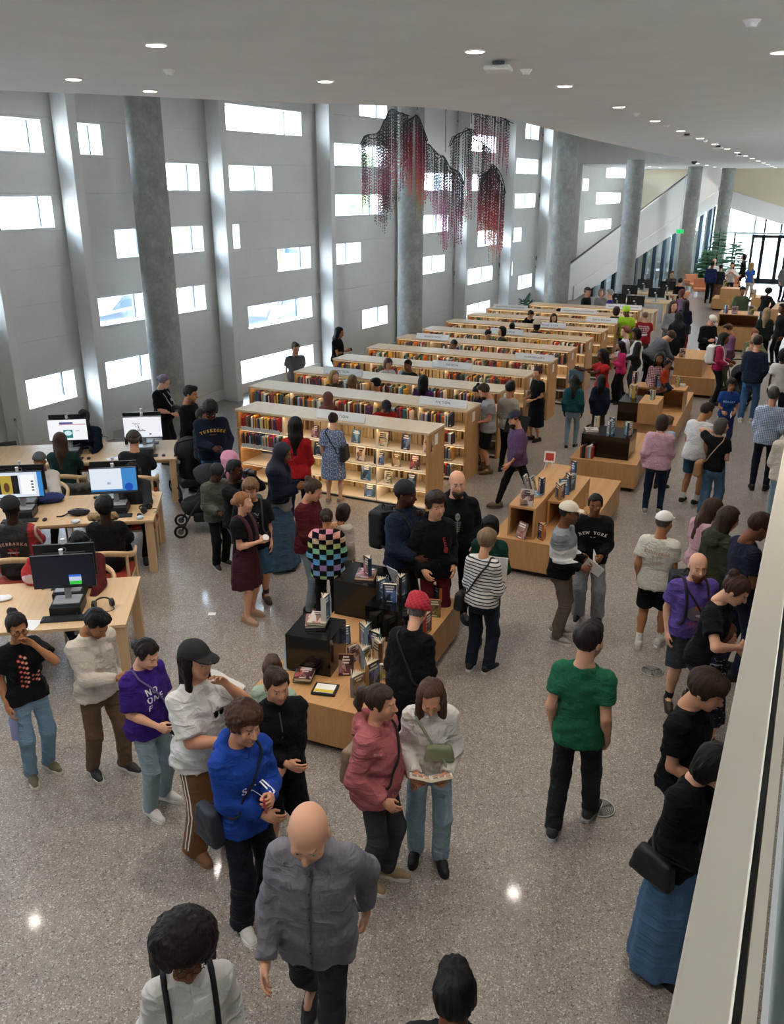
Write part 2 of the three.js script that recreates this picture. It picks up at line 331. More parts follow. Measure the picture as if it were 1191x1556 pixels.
// a hand: wrist at the origin, fingers along -y, palm towards -x (a left hand), thumb towards +z
const LOD_HAND = [0.0054, 0.008, 0.0115];
function handGeo(pose, lod) {
  const key = 'hand' + pose + lod;
  if (piece.has(key)) return piece.get(key);
  const curl = { relaxed: [0.3, 0.45, 0.3], hold: [0.75, 0.9, 0.6], flat: [0.08, 0.1, 0.05] }[pose], prims = [
    bar([0, 0.015, 0], [0, -0.03, 0], 0.026, 0.027, 0.015), blob([0.002, -0.055, 0.004], [0.0165, 0.047, 0.041], 0.015), blob([-0.006, -0.04, 0.03], [0.014, 0.028, 0.017], 0.012),
  ];
  [[0.032, 0.07, 0.0088], [0.012, 0.078, 0.0092], [-0.009, 0.073, 0.0088], [-0.029, 0.058, 0.0078]].forEach(([z, len, r], i) => {
    let p = [0.001, -0.092 + 0.006 * Math.abs(i - 1), z], a = 0;
    [0.46, 0.31, 0.23].forEach((s, j) => {
      a += curl[j] * (1 + 0.08 * i);
      const q = [p[0] - Math.sin(a) * len * s, p[1] - Math.cos(a) * len * s, p[2] + (i - 1.5) * -0.0015];
      prims.push(bar(p, q, r * (1 - 0.06 * j), r * (0.95 - 0.08 * j), 0.004));
      p = q;
    });
  });
  const t0 = [-0.004, -0.03, 0.036], o = pose === 'hold' ? 1 : 0.35, t1 = [-0.014 - 0.014 * o, -0.062, 0.052], t2 = [-0.02 - 0.03 * o, -0.09, 0.052 - 0.008 * o];
  prims.push(bar(t0, t1, 0.0125, 0.0105, 0.008), bar(t1, t2, 0.0102, 0.0085, 0.004));
  piece.set(key, meshOf(prims, LOD_HAND[lod]).mesh());
  return piece.get(key);
}
function shoeGeo(lod) {
  const key = 'shoe' + lod;
  if (!piece.has(key)) {
    const c = [0.011, 0.018, 0.028][lod];
    const up = meshOf([bar([0, 0.055, -0.055], [0, 0.045, 0.09], 0.04, 0.037, 0.03), bar([0, 0.045, 0.08], [0, 0.035, 0.165], 0.042, 0.03, 0.03), bar([0, 0.06, -0.04], [0, 0.1, -0.035], 0.04, 0.044, 0.03, true), slab((x, y) => y - 0.024, [-0.1, -0.1, -0.2], [0.1, 0.03, 0.3])], c).mesh();
    const so = new THREE.Shape(), P = [[0.0, -0.098], [0.034, -0.085], [0.037, -0.03], [0.035, 0.03], [0.046, 0.1], [0.042, 0.155], [0.02, 0.192], [-0.012, 0.195], [-0.036, 0.165], [-0.044, 0.1], [-0.036, 0.03], [-0.037, -0.03], [-0.034, -0.085]];
    so.setFromPoints(new THREE.CatmullRomCurve3(P.map(([x, z]) => V(x, z, 0)), true).getPoints(lod ? 18 : 30).map((v) => new THREE.Vector2(v.x, v.y)));
    const s = new THREE.ExtrudeGeometry(so, { depth: 0.03, bevelEnabled: false }).rotateX(-Math.PI / 2).applyMatrix4(new THREE.Matrix4().makeScale(1, 1, -1));
    const ix = s.index; if (!ix) { const p = s.attributes.position; for (let i = 0; i < p.count; i += 3) for (const a of Object.values(s.attributes)) for (let k = 0; k < a.itemSize; k++) { const t = a.array[(i + 1) * a.itemSize + k]; a.array[(i + 1) * a.itemSize + k] = a.array[(i + 2) * a.itemSize + k]; a.array[(i + 2) * a.itemSize + k] = t; } }
    s.computeVertexNormals();
    piece.set(key, [up, s]);
  }
  return piece.get(key);
}
function moved(g, M, mirror = false) {
  const c = g.clone();
  if (mirror) { c.applyMatrix4(new THREE.Matrix4().makeScale(-1, 1, 1)); const a = c.index.array; for (let i = 0; i < a.length; i += 3) { const t = a[i + 1]; a[i + 1] = a[i + 2]; a[i + 2] = t; } }
  return c.applyMatrix4(M);
}
function frame(y, zHint, at) {   // axes with +y along y and +z near zHint
  const Y = y.clone().normalize(), X = new THREE.Vector3().crossVectors(Y, zHint).normalize(), Z = new THREE.Vector3().crossVectors(X, Y);
  return new THREE.Matrix4().makeBasis(X, Y, Z).setPosition(at);
}
function bend(A, B, l1, l2, hint) {   // the joint between A and B
  const d = B.clone().sub(A), L = Math.min(d.length(), (l1 + l2) * 0.999), u = d.normalize(), x = (l1 * l1 - l2 * l2 + L * L) / (2 * L), h = Math.sqrt(Math.max(l1 * l1 - x * x, 0));
  const n = hint.clone().addScaledVector(u, -hint.dot(u)).normalize();
  return [A.clone().addScaledVector(u, x).addScaledVector(n, h), A.clone().addScaledVector(u, L)];
}

// ---------------------------------------------------------------- people
// arm poses for a body of 1.75 m: wrist [outwards, up from the hips, forwards], elbow hint [outwards, up, forwards], thumb hint, hand
const ARMS = {
  down: [[0.2, -0.05, 0.03], [0.2, 0, -1], [0, 0, 1], 'relaxed'], swingf: [[0.2, -0.01, 0.2], [0.3, -0.3, -1], [0, 0.4, 1], 'relaxed'], swingb: [[0.22, -0.02, -0.17], [0.4, 0, -1], [0, 0, 1], 'relaxed'],
  phone: [[0.07, 0.25, 0.27], [0.4, -1, -0.3], [-0.3, 1, 0.2], 'hold'], book: [[0.12, 0.2, 0.27], [0.4, -1, -0.4], [-0.2, 1, 0], 'hold'], low: [[0.12, 0.1, 0.24], [0.4, -0.6, -0.9], [-0.3, 1, 0.3], 'hold'],
  face: [[0.07, 0.55, 0.19], [0.7, -1, 0.3], [-0.5, 0.5, -0.4], 'relaxed'], chin: [[0.06, 0.47, 0.2], [0.6, -1, 0.2], [-0.4, 0.6, -0.3], 'relaxed'], clasp: [[0.0, 0.13, 0.22], [0.6, -0.6, -0.5], [-0.3, 1, 0.2], 'relaxed'],
  pocket: [[0.17, 0.03, 0.13], [0.4, 0.1, -1], [-0.4, 0.3, 1], 'relaxed'], belly: [[-0.02, 0.08, 0.19], [0.6, -0.4, -0.6], [-0.3, 1, 0.2], 'relaxed'], reach: [[0.12, 0.42, 0.5], [0.6, -1, 0], [-0.3, 1, 0], 'relaxed'],
  type: [[0.14, 0.16, 0.42], [0.7, -1, -0.2], [-1, 0.3, 0], 'flat'], strap: [[0.1, 0.36, 0.17], [1, -0.7, -0.2], [-0.4, 0.6, 0.2], 'hold'], hip: [[0.2, 0.07, 0.05], [1, 0.1, -0.6], [0, 0, 1], 'relaxed'],
  carry: [[0.2, 0.12, 0.26], [0.5, -0.6, -0.8], [-0.2, 1, 0.3], 'hold'], eye: [[0.07, 0.62, 0.23], [0.9, -1, 0.2], [-0.5, 0.6, -0.3], 'hold'], neck: [[0.12, 0.58, 0.04], [1, 0.1, 0.5], [-0.6, 0.3, -0.4], 'relaxed'], lean: [[0.3, 0.33, 0.32], [1, 0, -0.2], [-1, 0.2, 0], 'flat'], up: [[0.2, 0.62, 0.42], [0.8, -0.6, 0], [-0.3, 1, 0], 'hold'],
};
const SKIN = { pale: 0xd9a588, fair: 0xcf9878, tan: 0xb07a56, brown: 0x7d5138, dark: 0x4d3024, deep: 0x38231b };
const EYE_AT = V(0, EYE, 0);
let personCount = 0;
function person(o) {
  if (o.feet && o.head) { const f = onLevel(o.feet[0], o.feet[1], 0.02), r = rayOf(...o.head), k = Math.hypot(f.x, f.z) / Math.hypot(r.x, r.z); o = { ...o, h: Math.min(1.95, Math.max(1.0, EYE + r.y * k + (o.dh ?? 0))), head: undefined }; }
  const h = o.h ?? 1.72, s = h / 1.762, fem = !!o.fem, b = o.build ?? 1, seed = ++personCount * 3.7, sit = o.sit;
  const hipY = sit ? sit + 0.11 * s : (o.hipY ?? 0.92) * s;
  // torso frame
  const [pitch = 0, roll = 0, twist = 0] = o.lean ?? [];
  const T = new THREE.Matrix4().makeRotationFromEuler(new THREE.Euler(pitch, twist, roll, 'YXZ')).setPosition(0, hipY, o.hipZ ?? 0);
  const inT = (x, y, z) => V(x * s, y * s, z * s).applyMatrix4(T), dirT = (x, y, z) => V(x, y, z).transformDirection(T);
  const [lookYaw = 0, lookPitch = 0] = o.look ?? [];
  const neck = inT(0, 0.562, 0.0), hs = s * (o.headScale ?? (h < 1.4 ? 1.2 : 1.09));
  const headM = new THREE.Matrix4().makeRotationFromEuler(new THREE.Euler(lookPitch, lookYaw, o.tilt ?? 0, 'YXZ'));
  headM.premultiply(new THREE.Matrix4().extractRotation(T));
  const headC = neck.clone().add(V(0, 0.135 * hs, 0.028 * hs).transformDirection(headM).multiplyScalar(0.137 * hs));
  headM.scale(V(hs, hs, hs)).setPosition(headC);
  const crown = V(0, 0.12, -0.01).applyMatrix4(headM);
  // place and heading
  const at = o.head ?? o.feet ?? o.mid, ray = at ? rayOf(...at) : V(o.pos[0], 0, o.pos[1]), view = V(ray.x, 0, ray.z).normalize(), right = V(-view.z, 0, view.x), th = (o.th ?? 0) * Math.PI / 180;
  const face = view.clone().multiplyScalar(-Math.cos(th)).addScaledVector(right, Math.sin(th)), turn = Math.atan2(face.x, face.z), spin = new THREE.Matrix4().makeRotationY(turn);
  let P;
  if (o.head) { P = onLevel(o.head[0], o.head[1], crown.y + (o.base ?? 0)); P.sub(V(crown.x, 0, crown.z).applyMatrix4(spin)); }
  else if (o.feet) P = onLevel(o.feet[0], o.feet[1], 0.02);
  else P = V(o.pos[0], 0, o.pos[1]);
  P.y = o.base ?? 0;
  const dist = P.distanceTo(EYE_AT), lod = o.lod ?? (dist < 9 ? 0 : dist < 15 ? 1 : 2), cell = Math.min(Math.max(dist * 0.0019, 0.0135), 0.038);
  const root = thing('person', o.label, 'person', [P.x, P.y, P.z], turn, o.group);
  const skinHex = SKIN[o.skin ?? 'fair'], skin = new THREE.Color(skinHex), hairColor = new THREE.Color(o.hair?.[1] ?? 0x2a1c14);
  // joints
  const arm = [0, 1].map((i) => {
    const sd = i ? -1 : 1, A = o.arms?.[i] ?? 'down', [w, e, t, hand] = typeof A === 'string' ? ARMS[A] : [A[0], A[1] ?? [0.8, -1, -0.3], A[2] ?? [-0.3, 1, 0.2], A[3] ?? 'hold'];
    const S = inT(sd * (fem ? 0.144 : 0.158) * (0.7 + 0.3 * b), 0.452, -0.008), wide = Math.max(0, b - 1) * 0.1, W0 = inT(sd * (w[0] + wide * (w[0] > 0.15 ? 1 : 0.2)), w[1], w[2] + wide * (w[2] > 0.12 ? 1 : 0));
    const [E, W] = bend(S, W0, 0.285 * s, 0.255 * s, dirT(sd * e[0], e[1], e[2]));
    return { S, E, W, hand, M: frame(E.clone().sub(W), dirT(sd * t[0], t[1], t[2]), W), sd };
  });
  const leg = [0, 1].map((i) => {
    const sd = i ? -1 : 1, L = o.legs?.[i] ?? (sit ? [0.1, 0.36] : [0.1 + 0.02 * Math.max(0, b - 1) * 5, i ? 0.03 : -0.03]), H = V(sd * 0.088 * s, hipY - 0.01 * s, o.hipZ ?? 0), A = V(sd * L[0] * s, (0.085 + (L[2] ?? 0)) * s, (o.hipZ ?? 0) + L[1] * s);
    const [K, A2] = bend(H, A, 0.43 * s, 0.415 * s, V(sd * (sit ? 0.35 : 0.15), sit ? 0.6 : 0, 1));
    return { H, K, A: A2, sd, toe: L[3] ?? sd * 0.2, lift: L[4] ?? 0 };
  });
  // torso sections: height over the hips, half width, half depth, centre
  const belly = Math.max(0, b - 1), wd = (y) => 1 + belly * (0.75 + 0.35 * Math.exp(-(((y - 0.12) / 0.16) ** 2))), thin = Math.min(1, b);
  const prof = (fem ? [[-0.13, 0.12, 0.1, -0.01], [-0.05, 0.168, 0.12, -0.012], [0.03, 0.168, 0.118, -0.008], [0.16, 0.128, 0.095, 0], [0.29, 0.142, 0.116, 0.014], [0.38, 0.15, 0.105, 0.01], [0.46, 0.136, 0.08, -0.005], [0.52, 0.09, 0.062, -0.01], [0.57, 0.055, 0.05, -0.008]]
    : [[-0.13, 0.115, 0.1, -0.005], [-0.05, 0.158, 0.116, -0.008], [0.05, 0.152, 0.11, -0.004], [0.16, 0.145, 0.104, 0], [0.29, 0.163, 0.118, 0.004], [0.39, 0.172, 0.112, 0.004], [0.465, 0.152, 0.086, -0.006], [0.525, 0.1, 0.066, -0.012], [0.57, 0.06, 0.054, -0.01]])
    .map(([y, a, c, z]) => [y * s, a * 0.92 * s * thin * (y < 0.45 ? wd(y) : 1 + belly * 0.35), c * 0.93 * s * thin * (y < 0.45 ? wd(y) * (1 + belly * 0.25) : 1 + belly * 0.4), (z + (y > -0.02 && y < 0.3 ? belly * 0.07 * (1 - ((y - 0.12) / 0.2) ** 2) : 0)) * s]);
  const inv = T.clone().invert().elements;
  function torso(grow, y0, y1, rows = prof, k = 0.03) {
    const m = 0.34 * s * Math.max(1, b), lo = [9, 9, 9], hi = [-9, -9, -9];
    for (const x of [-m, m]) for (const y of [y0 - 0.02, y1 + 0.02]) for (const z of [-0.26 * b, 0.26 * b]) { const v = V(x, y, z).applyMatrix4(T).toArray(); v.forEach((q, i) => { lo[i] = Math.min(lo[i], q); hi[i] = Math.max(hi[i], q); }); }
    return {
      k, lo, hi, f(x, y, z) {
        const X = inv[0] * x + inv[4] * y + inv[8] * z + inv[12], Y = inv[1] * x + inv[5] * y + inv[9] * z + inv[13], Z = inv[2] * x + inv[6] * y + inv[10] * z + inv[14];
        let i = 0; while (i < rows.length - 2 && rows[i + 1][0] < Y) i++;
        const A = rows[i], B = rows[i + 1]; let t = (Y - A[0]) / (B[0] - A[0]); t = t < 0 ? 0 : t > 1 ? 1 : t; const u = t * t * (3 - 2 * t) * 0.6 + t * 0.4;
        const a = A[1] + (B[1] - A[1]) * u + grow, c = A[2] + (B[2] - A[2]) * u + grow, zc = A[3] + (B[3] - A[3]) * u, p = Math.abs(X / a), q = Math.abs((Z - zc) / c);
        const r = Math.sqrt(p * p + q * q) * 0.72 + Math.max(p, q) * 0.28, d = (r - 1) * Math.min(a, c) * 0.92;
        return Math.max(d, Y - y1, y0 - Y);
      },
    };
  }
  const g = Math.sqrt(b), B = [], longS = (o.top?.s ?? 1) > 0.9, longL = (o.bot?.t ?? 'pants') === 'pants' || o.bot?.t === 'skirt', ka = longS ? 0.8 : 1, kl = longL ? 0.78 : 1;
  B.push(torso(-0.008, -0.12 * s, 0.57 * s));
  B.push(bar(inT(0, 0.5, -0.012), V(0, -0.1, -0.025).applyMatrix4(headM), (fem ? 0.05 : 0.06) * s, (fem ? 0.045 : 0.052) * s, 0.03));
  for (const a of arm) { B.push(bar(a.S, a.E, 0.045 * s * g * ka, 0.04 * s * g * ka, 0.03)); const q = a.E.clone().lerp(a.W, 0.3); B.push(bar(a.E, q, 0.039 * s * g * ka, 0.041 * s * g * ka, 0.015), bar(q, a.W, 0.041 * s * g * ka, 0.0265 * s, 0.012)); }
  for (const l of leg) { B.push(bar(l.H, l.K, 0.08 * s * g * kl, 0.056 * s * g * kl, 0.03)); const q = l.K.clone().lerp(l.A, 0.32).add(V(0, 0, -0.012 * s)); B.push(bar(l.K, q, 0.054 * s * g * kl, 0.056 * s * g * kl, 0.02), bar(q, l.A, 0.055 * s * g * kl, 0.036 * s * kl, 0.02)); const toe = l.A.clone().add(V(Math.sin(l.toe) * 0.13 * s, -0.04 * s, Math.cos(l.toe) * 0.13 * s)); B.push(bar(l.A, toe, 0.034 * s, 0.028 * s, 0.02)); }
  const bg = meshOf(B, cell * (longS && longL ? 1.7 : 1.4)).mesh(), parts = [bg];
  const paint = (geo, c) => { const n = geo.attributes.position.count, a = new Float32Array(n * 3); for (let i = 0; i < n; i++) { a[3 * i] = c.r; a[3 * i + 1] = c.g; a[3 * i + 2] = c.b; } geo.setAttribute('color', new THREE.BufferAttribute(a, 3)); };
  paint(bg, skin);
  const hg = headGeo(fem, lod), hm = moved(hg, headM);
  hm.setAttribute('color', new THREE.BufferAttribute(headColors(hg, skin, hairColor, o), 3));
  parts.push(hm);
  for (const a of arm) { const x = moved(handGeo(a.hand, lod), a.M.clone().scale(V(s, s, s)), a.sd < 0); paint(x, skin); parts.push(x); }
  mesh('body', mergeGeometries(parts), mat(0xffffff, 0.55, { vertexColors: true, specularIntensity: 0.35 }), root);
  // trousers, shorts, skirts
  const bot = o.bot ?? {}, bt = bot.t ?? 'pants', bc = bot.c ?? 0x22242a, lp = [];
  const wv = (bot.wide ?? 0) * s, waist = (bot.waist ?? 0.06) * s;
  if (bt === 'pants' || bt === 'shorts') {
    lp.push(torso(0.006, -0.14 * s, waist));
    for (const l of leg) {
      const kr = (0.06 * g) * s + wv * 0.6, end = l.K.clone().lerp(l.A, 1.06);
      if (bt === 'pants') lp.push(bar(l.H, l.K, 0.082 * s * g + wv * 0.3, kr + 0.004, 0.035), bar(l.K, end, kr + 0.004, 0.05 * s + wv, 0.03, true));
      else { const e = l.H.clone().lerp(l.K, bot.len ?? 0.93); lp.push(bar(l.H, e, 0.087 * s * g + wv * 0.3, 0.08 * s * g + wv, 0.035, true)); }
    }
    const F = meshOf(lp, cell, folds(0.0045, 13 / s, seed));
    mesh(bt === 'pants' ? 'trousers' : 'shorts', uvPlanar(F.mesh(), 0, 0), fabric(bc, bot.pat), root);
    if (bot.stripe) stripeOn(F, leg, s, bot.stripe, root);
  } else {
    const hem = (bot.hem ?? 0.3) * s, fl = (bot.flare ?? 0.06) * s, top = bt === 'dress' ? hipY + 0.16 * s : hipY + waist, mx = (leg[0].A.x + leg[1].A.x) / 2, mz = (leg[0].A.z + leg[1].A.z) / 2;
    const R = (y) => { const t = (top - y) / (top - hem), i = Math.min(1, t * 2.2); return [(0.135 + 0.045 * i) * s * b + fl * t + 0.012, (0.105 + 0.03 * i) * s * b + fl * t * 0.8 + 0.012, t]; };
    lp.push({ k: 0.02, lo: [-0.4 + mx, hem - 0.02, -0.4 + mz], hi: [0.4 + mx, top + 0.02, 0.4 + mz], f(x, y, z) { const [a, c, t] = R(y), X = x - mx * Math.max(0, t), Z = z - mz * Math.max(0, t) - (o.hipZ ?? 0) * (1 - t), w = 1 + 0.045 * Math.max(0, t) * Math.sin(Math.atan2(X, Z) * 11 + seed), q = Math.hypot(X / (a * w), Z / (c * w)); return Math.max((q - 1) * c * 0.9, y - top, hem - y); } });
    mesh(bt === 'dress' ? 'dress_skirt' : 'skirt', uvPlanar(meshOf(lp, cell, folds(0.004, 11, seed)).mesh(), 0, 0), fabric(bc, bot.pat), root);
  }
  // shirt, jacket
  const tp = o.top ?? {}, sl = tp.s ?? 1, lo = (tp.loose ?? 0.02) * 0.8 + 0.002, up = [], hemT = (tp.hem ?? -0.06) * s;
  const rows = prof.map(([y, a, c, z]) => [y, a, c, z]);
  if (tp.boxy !== 0) { const cw = Math.max(...rows.filter((r) => r[0] > 0.2 * s && r[0] < 0.45 * s).map((r) => r[1])), cd = Math.max(...rows.filter((r) => r[0] > 0.2 * s && r[0] < 0.42 * s).map((r) => r[2])); for (const r of rows) if (r[0] < 0.3 * s) { r[1] = Math.max(r[1], r[1] * 0.45 + cw * 0.55); r[2] = Math.max(r[2], r[2] * 0.4 + cd * 0.6); } }
  if (!tp.tuck) for (const r of rows) if (r[0] < 0.1 * s) { r[1] = Math.max(r[1], 0.172 * s * g) + 0.006; r[2] = Math.max(r[2], 0.116 * s * g) + 0.008; }
  up.push(torso(lo, hemT, (tp.neck ?? 0.535) * s, rows));
  for (const a of arm) {
    const rr = lo + 0.006;
    up.push(blob(a.S, [0.045 * s * g + rr * 0.6, 0.045 * s * g + rr * 0.6, 0.048 * s * g + rr * 0.6], 0.05));
    if (sl > 0.9) { up.push(bar(a.S, a.E, 0.046 * s * g + rr, 0.041 * s * g + rr, 0.035)); const end = a.E.clone().lerp(a.W, sl > 1.5 ? 0.5 : 0.97); up.push(bar(a.E, end, 0.041 * s * g + rr, 0.03 * s + rr * 0.7, 0.03, true)); }
    else if (sl > 0) up.push(bar(a.S, a.S.clone().lerp(a.E, sl > 0.6 ? 0.85 : 0.62), 0.048 * s * g + rr, 0.05 * s * g + rr * 1.3, 0.035, true));
  }
  if (tp.hood) { const q = (x) => inT(Math.sin(x) * 0.1, 0.52 - 0.035 * Math.cos(x), -0.03 + Math.cos(x) * 0.085); for (let i = 0; i < 9; i++) { const t = i / 9 * 6.2832; up.push(bar(q(t), q(t + 0.7), (0.024 + 0.016 * (1 - Math.cos(t)) / 2) * s, (0.024 + 0.016 * (1 - Math.cos(t + 0.7)) / 2) * s, 0.02)); } up.push(blob(inT(0, 0.47, -0.135), [0.115 * s, 0.085 * s, 0.05 * s], 0.03)); }
  if (tp.collar) for (let i = 0; i < 8; i++) { const q = (x) => inT(Math.sin(x) * 0.07, 0.535 + 0.012 * -Math.cos(x) * -1, -0.012 + Math.cos(x) * 0.062); const t = i / 8 * 6.2832; up.push(bar(q(t), q(t + 0.786), 0.014 * s + tp.collar * 0.01, 0.014 * s + tp.collar * 0.01, 0.012)); }
  const UF = meshOf(up, cell, folds(lod ? 0.0065 : 0.009, 13 / s, seed + 9));
  if (tp.vee) UF.add(cutOf(bar(inT(0, 0.5, 0.14), inT(0, 0.36, 0.16), 0.055 * s, 0.012, 0.01), 0.008));
  const top = mesh(tp.n ?? 'shirt', uvPlanar(UF.mesh(), 0, hipY), fabric(tp.c ?? 0x444444, tp.pat), root);
  // print on the chest (or the back): a patch that lies on the cloth
  const print = (pr) => {
    const N = 22, M2 = Math.max(6, Math.round(N * pr.h / pr.w)), pos = [], uv = [], ix = [], back = pr.back ? -1 : 1;
    for (let j = 0; j <= M2; j++) for (let i = 0; i <= N; i++) {
      const u = i / N, v = j / M2, x = ((u - 0.5) * pr.w * back + (pr.x ?? 0)) * s, y = (pr.y + (v - 0.5) * pr.h) * s;
      let z = 0.36 * back, hit = null;
      for (let k = 0; k < 90; k++) { const w = V(x, y, z).applyMatrix4(T), d = UF.at(w.x, w.y, w.z); if (d < 0.0025) { hit = w; break; } z -= back * Math.max(0.001, Math.min(d * 0.7, 0.02)); }
      hit ??= V(x, y, 0.1 * back).applyMatrix4(T);
      pos.push(hit.x, hit.y, hit.z); uv.push(u, v);
    }
    for (let j = 0; j < M2; j++) for (let i = 0; i < N; i++) { const a = j * (N + 1) + i; ix.push(a, a + 1, a + N + 2, a, a + N + 2, a + N + 1); }
    const q = new THREE.BufferGeometry();
    q.setAttribute('position', new THREE.Float32BufferAttribute(pos, 3)); q.setAttribute('uv', new THREE.Float32BufferAttribute(uv, 2)); q.setIndex(ix); q.computeVertexNormals();
    mesh('print', q, new THREE.MeshPhysicalMaterial({ map: pr.map, roughness: 0.8, alphaTest: 0.5, side: THREE.DoubleSide }), top);
  };
  for (const pr of [].concat(o.print ?? [])) print(pr);
  const front = (y, off = 0.006) => { let z = 0.4; for (let k = 0; k < 120; k++) { const w = V(0, y * s, z).applyMatrix4(T), d = UF.at(w.x, w.y, w.z); if (d < off) break; z -= Math.max(0.002, Math.min(d * 0.6, 0.02)); } return V(0, y * s, z).applyMatrix4(T).toArray(); };
  if (o.buttons) { tube('placket', [-0.1, 0, 0.1, 0.2, 0.3, 0.4, 0.47].map((y) => front(y, -0.002)), 0.013, fabric(tp.c), top, 30); for (let k = 0; k < 8; k++) mesh('button', new THREE.SphereGeometry(0.0065, 8, 6), mat(0x3a3c44, 0.4), top).position.set(...front(-0.06 + k * 0.073, 0.011)); }
  if (o.zip) tube('zip', [0.3, 0.38, 0.46, 0.5].map((y) => front(y, 0.002)), 0.005, mat(0x55585c, 0.4), top, 16);
  // hair, hats, beard
  const hairM = new THREE.Matrix4().makeRotationFromEuler(new THREE.Euler(lookPitch * 0.3 - pitch * 0.7, lookYaw, o.tilt ?? 0, 'YXZ')).premultiply(new THREE.Matrix4().extractRotation(T)).scale(V(hs, hs, hs)).setPosition(headC);
  const onHead = (name, geo, m, M = headM) => { const q = mesh(name, geo, m, root); q.applyMatrix4(M); return q; };
  const hairMat = hairMaterial(hairColor.getHex());
  if (o.hair && o.hair[0] !== 'bald') onHead('hair', shaped(HAIR, o.hair[0], lod), hairMat, /long/.test(o.hair[0]) ? hairM : headM);
  if (o.beard) onHead('beard', shaped(BEARD, o.beard, lod), o.beardColor ? mat(o.beardColor, 0.7) : hairMat);
  if (o.hat) onHead(o.hat[0] === 'hijab' ? 'headscarf' : 'hat', shaped(HEADWEAR, o.hat[0], lod), mat(o.hat[1], 0.85));
  if (o.glasses) onHead('glasses', glassesGeo(), mat(0x1a1512, 0.35));
  if (o.phones) onHead('headphones', headphonesGeo(), mat(0x141416, 0.45));
  // shoes
  const sc = o.shoes ?? [0x1c1c1e, 0x1c1c1e];
  if (!o.noShoes) for (const l of leg) {
    const [ug, sg] = shoeGeo(lod), M = new THREE.Matrix4().makeRotationFromEuler(new THREE.Euler(l.lift, l.toe, 0, 'YXZ')).scale(V(s * 0.98, s, s * 0.98)).setPosition(l.A.x, l.A.y - 0.085 * s, l.A.z - 0.0 * s);
    const sh = mesh('shoe', ug, mat(sc[0], 0.65), root); sh.applyMatrix4(M);
    mesh('sole', sg, mat(sc[1], 0.7), sh);
    if (o.socks) { const q = mesh('sock', new THREE.CylinderGeometry(0.046 * s, 0.04 * s, 0.1 * s, 14), mat(o.socks, 0.9), root); const d = l.K.clone().sub(l.A).normalize(); q.applyMatrix4(frame(d, V(0, 0, 1), l.A.clone().addScaledVector(d, 0.055 * s))); }
  }
  root.updateMatrixWorld(true);
  const W = (v) => v.clone().applyMatrix4(root.matrixWorld);
  const cloth = (x, y, front = 1, off = 0.008) => { let z = 0.4 * front; for (let k = 0; k < 120; k++) { const w = V(x * s, y * s, z).applyMatrix4(T), d = UF.at(w.x, w.y, w.z); if (d < off) break; z -= front * Math.max(0.002, Math.min(d * 0.6, 0.02)); if (z * front < -0.05) break; } return V(x * s, y * s, z).applyMatrix4(T); };
  return { cloth, root, s, T, inT, headM, arm, leg, dist, lod, turn, UF, top, P, W, world: (m) => m.clone().premultiply(root.matrixWorld), hand: (i) => { const a = arm[i]; return V(-0.012 * a.sd, -0.075 * s, 0.012).applyMatrix4(a.M).applyMatrix4(root.matrixWorld); } };
}
function uvPlanar(g, x0, y0) { const p = g.attributes.position, uv = new Float32Array(p.count * 2); for (let i = 0; i < p.count; i++) { uv[2 * i] = p.getX(i) - x0; uv[2 * i + 1] = p.getY(i) - y0; } g.setAttribute('uv', new THREE.BufferAttribute(uv, 2)); return g; }
let wrinkleMap;
const wrinkles = () => (wrinkleMap ??= (() => { const rid = (x, y, n, s) => 1 - Math.abs(2 * tileNoise(x, y, n, s) - 1), t = dataTexture(512, 512, (x, y) => { const u = x + 26 * tileNoise(x / 64, y / 64, 8, 3), v = y + 30 * tileNoise(x / 64, y / 64, 8, 4), h = 0.55 * rid(u / 85.33, v / 51.2, 10, 1) ** 2 + 0.28 * rid(u / 32, v / 25.6, 20, 2) ** 2 + 0.12 * tileNoise(x / 8, y / 8, 64, 5) + 0.05 * ((x ^ y) & 2 ? 1 : 0), c = Math.max(0, Math.min(255, h * 255)); return [c, c, c]; }, false); t.repeat.set(1 / 0.5, 1 / 0.5); return t; })());
function fabric(color, pattern) {
  if (pattern) { pattern.bumpMap ??= wrinkles(); pattern.bumpScale = 0.012; return pattern; }
  const key = 'cloth' + color;
  if (!matCache.has(key)) matCache.set(key, new THREE.MeshPhysicalMaterial({ color, roughness: 0.88, sheen: 0.25, sheenColor: 0x888888, sheenRoughness: 0.6, specularIntensity: 0.3, bumpMap: wrinkles(), bumpScale: 0.012 }));
  return matCache.get(key);
}
function stripeOn(F, leg, s, color, root) {
  for (const l of leg) for (const off of [-0.016, 0.016]) {
    const pos = [], ix = [], N = 40;
    for (let i = 0; i <= N; i++) {
      const t = i / N, a = t < 0.5 ? l.H.clone().lerp(l.K, t * 2) : l.K.clone().lerp(l.A, (t * 2 - 1) * 0.9);
      for (const e of [-0.006, 0.006]) {
        let x = 0.24, hit = 0.1;
        for (let k = 0; k < 60; k++) { const d = F.at(a.x + l.sd * x, a.y, a.z + off + e); if (d < 0.003) { hit = x; break; } x -= Math.max(0.0015, Math.min(d * 0.7, 0.02)); }
        pos.push(a.x + l.sd * hit, a.y, a.z + off + e);
      }
      if (i) { const q = 2 * i; ix.push(q - 2, q - 1, q, q - 1, q + 1, q); }
    }
    const g = new THREE.BufferGeometry(); g.setAttribute('position', new THREE.Float32BufferAttribute(pos, 3)); g.setIndex(ix); g.computeVertexNormals();
    mesh('stripe', g, mat(color, 0.9, { side: THREE.DoubleSide }), root);
  }
}
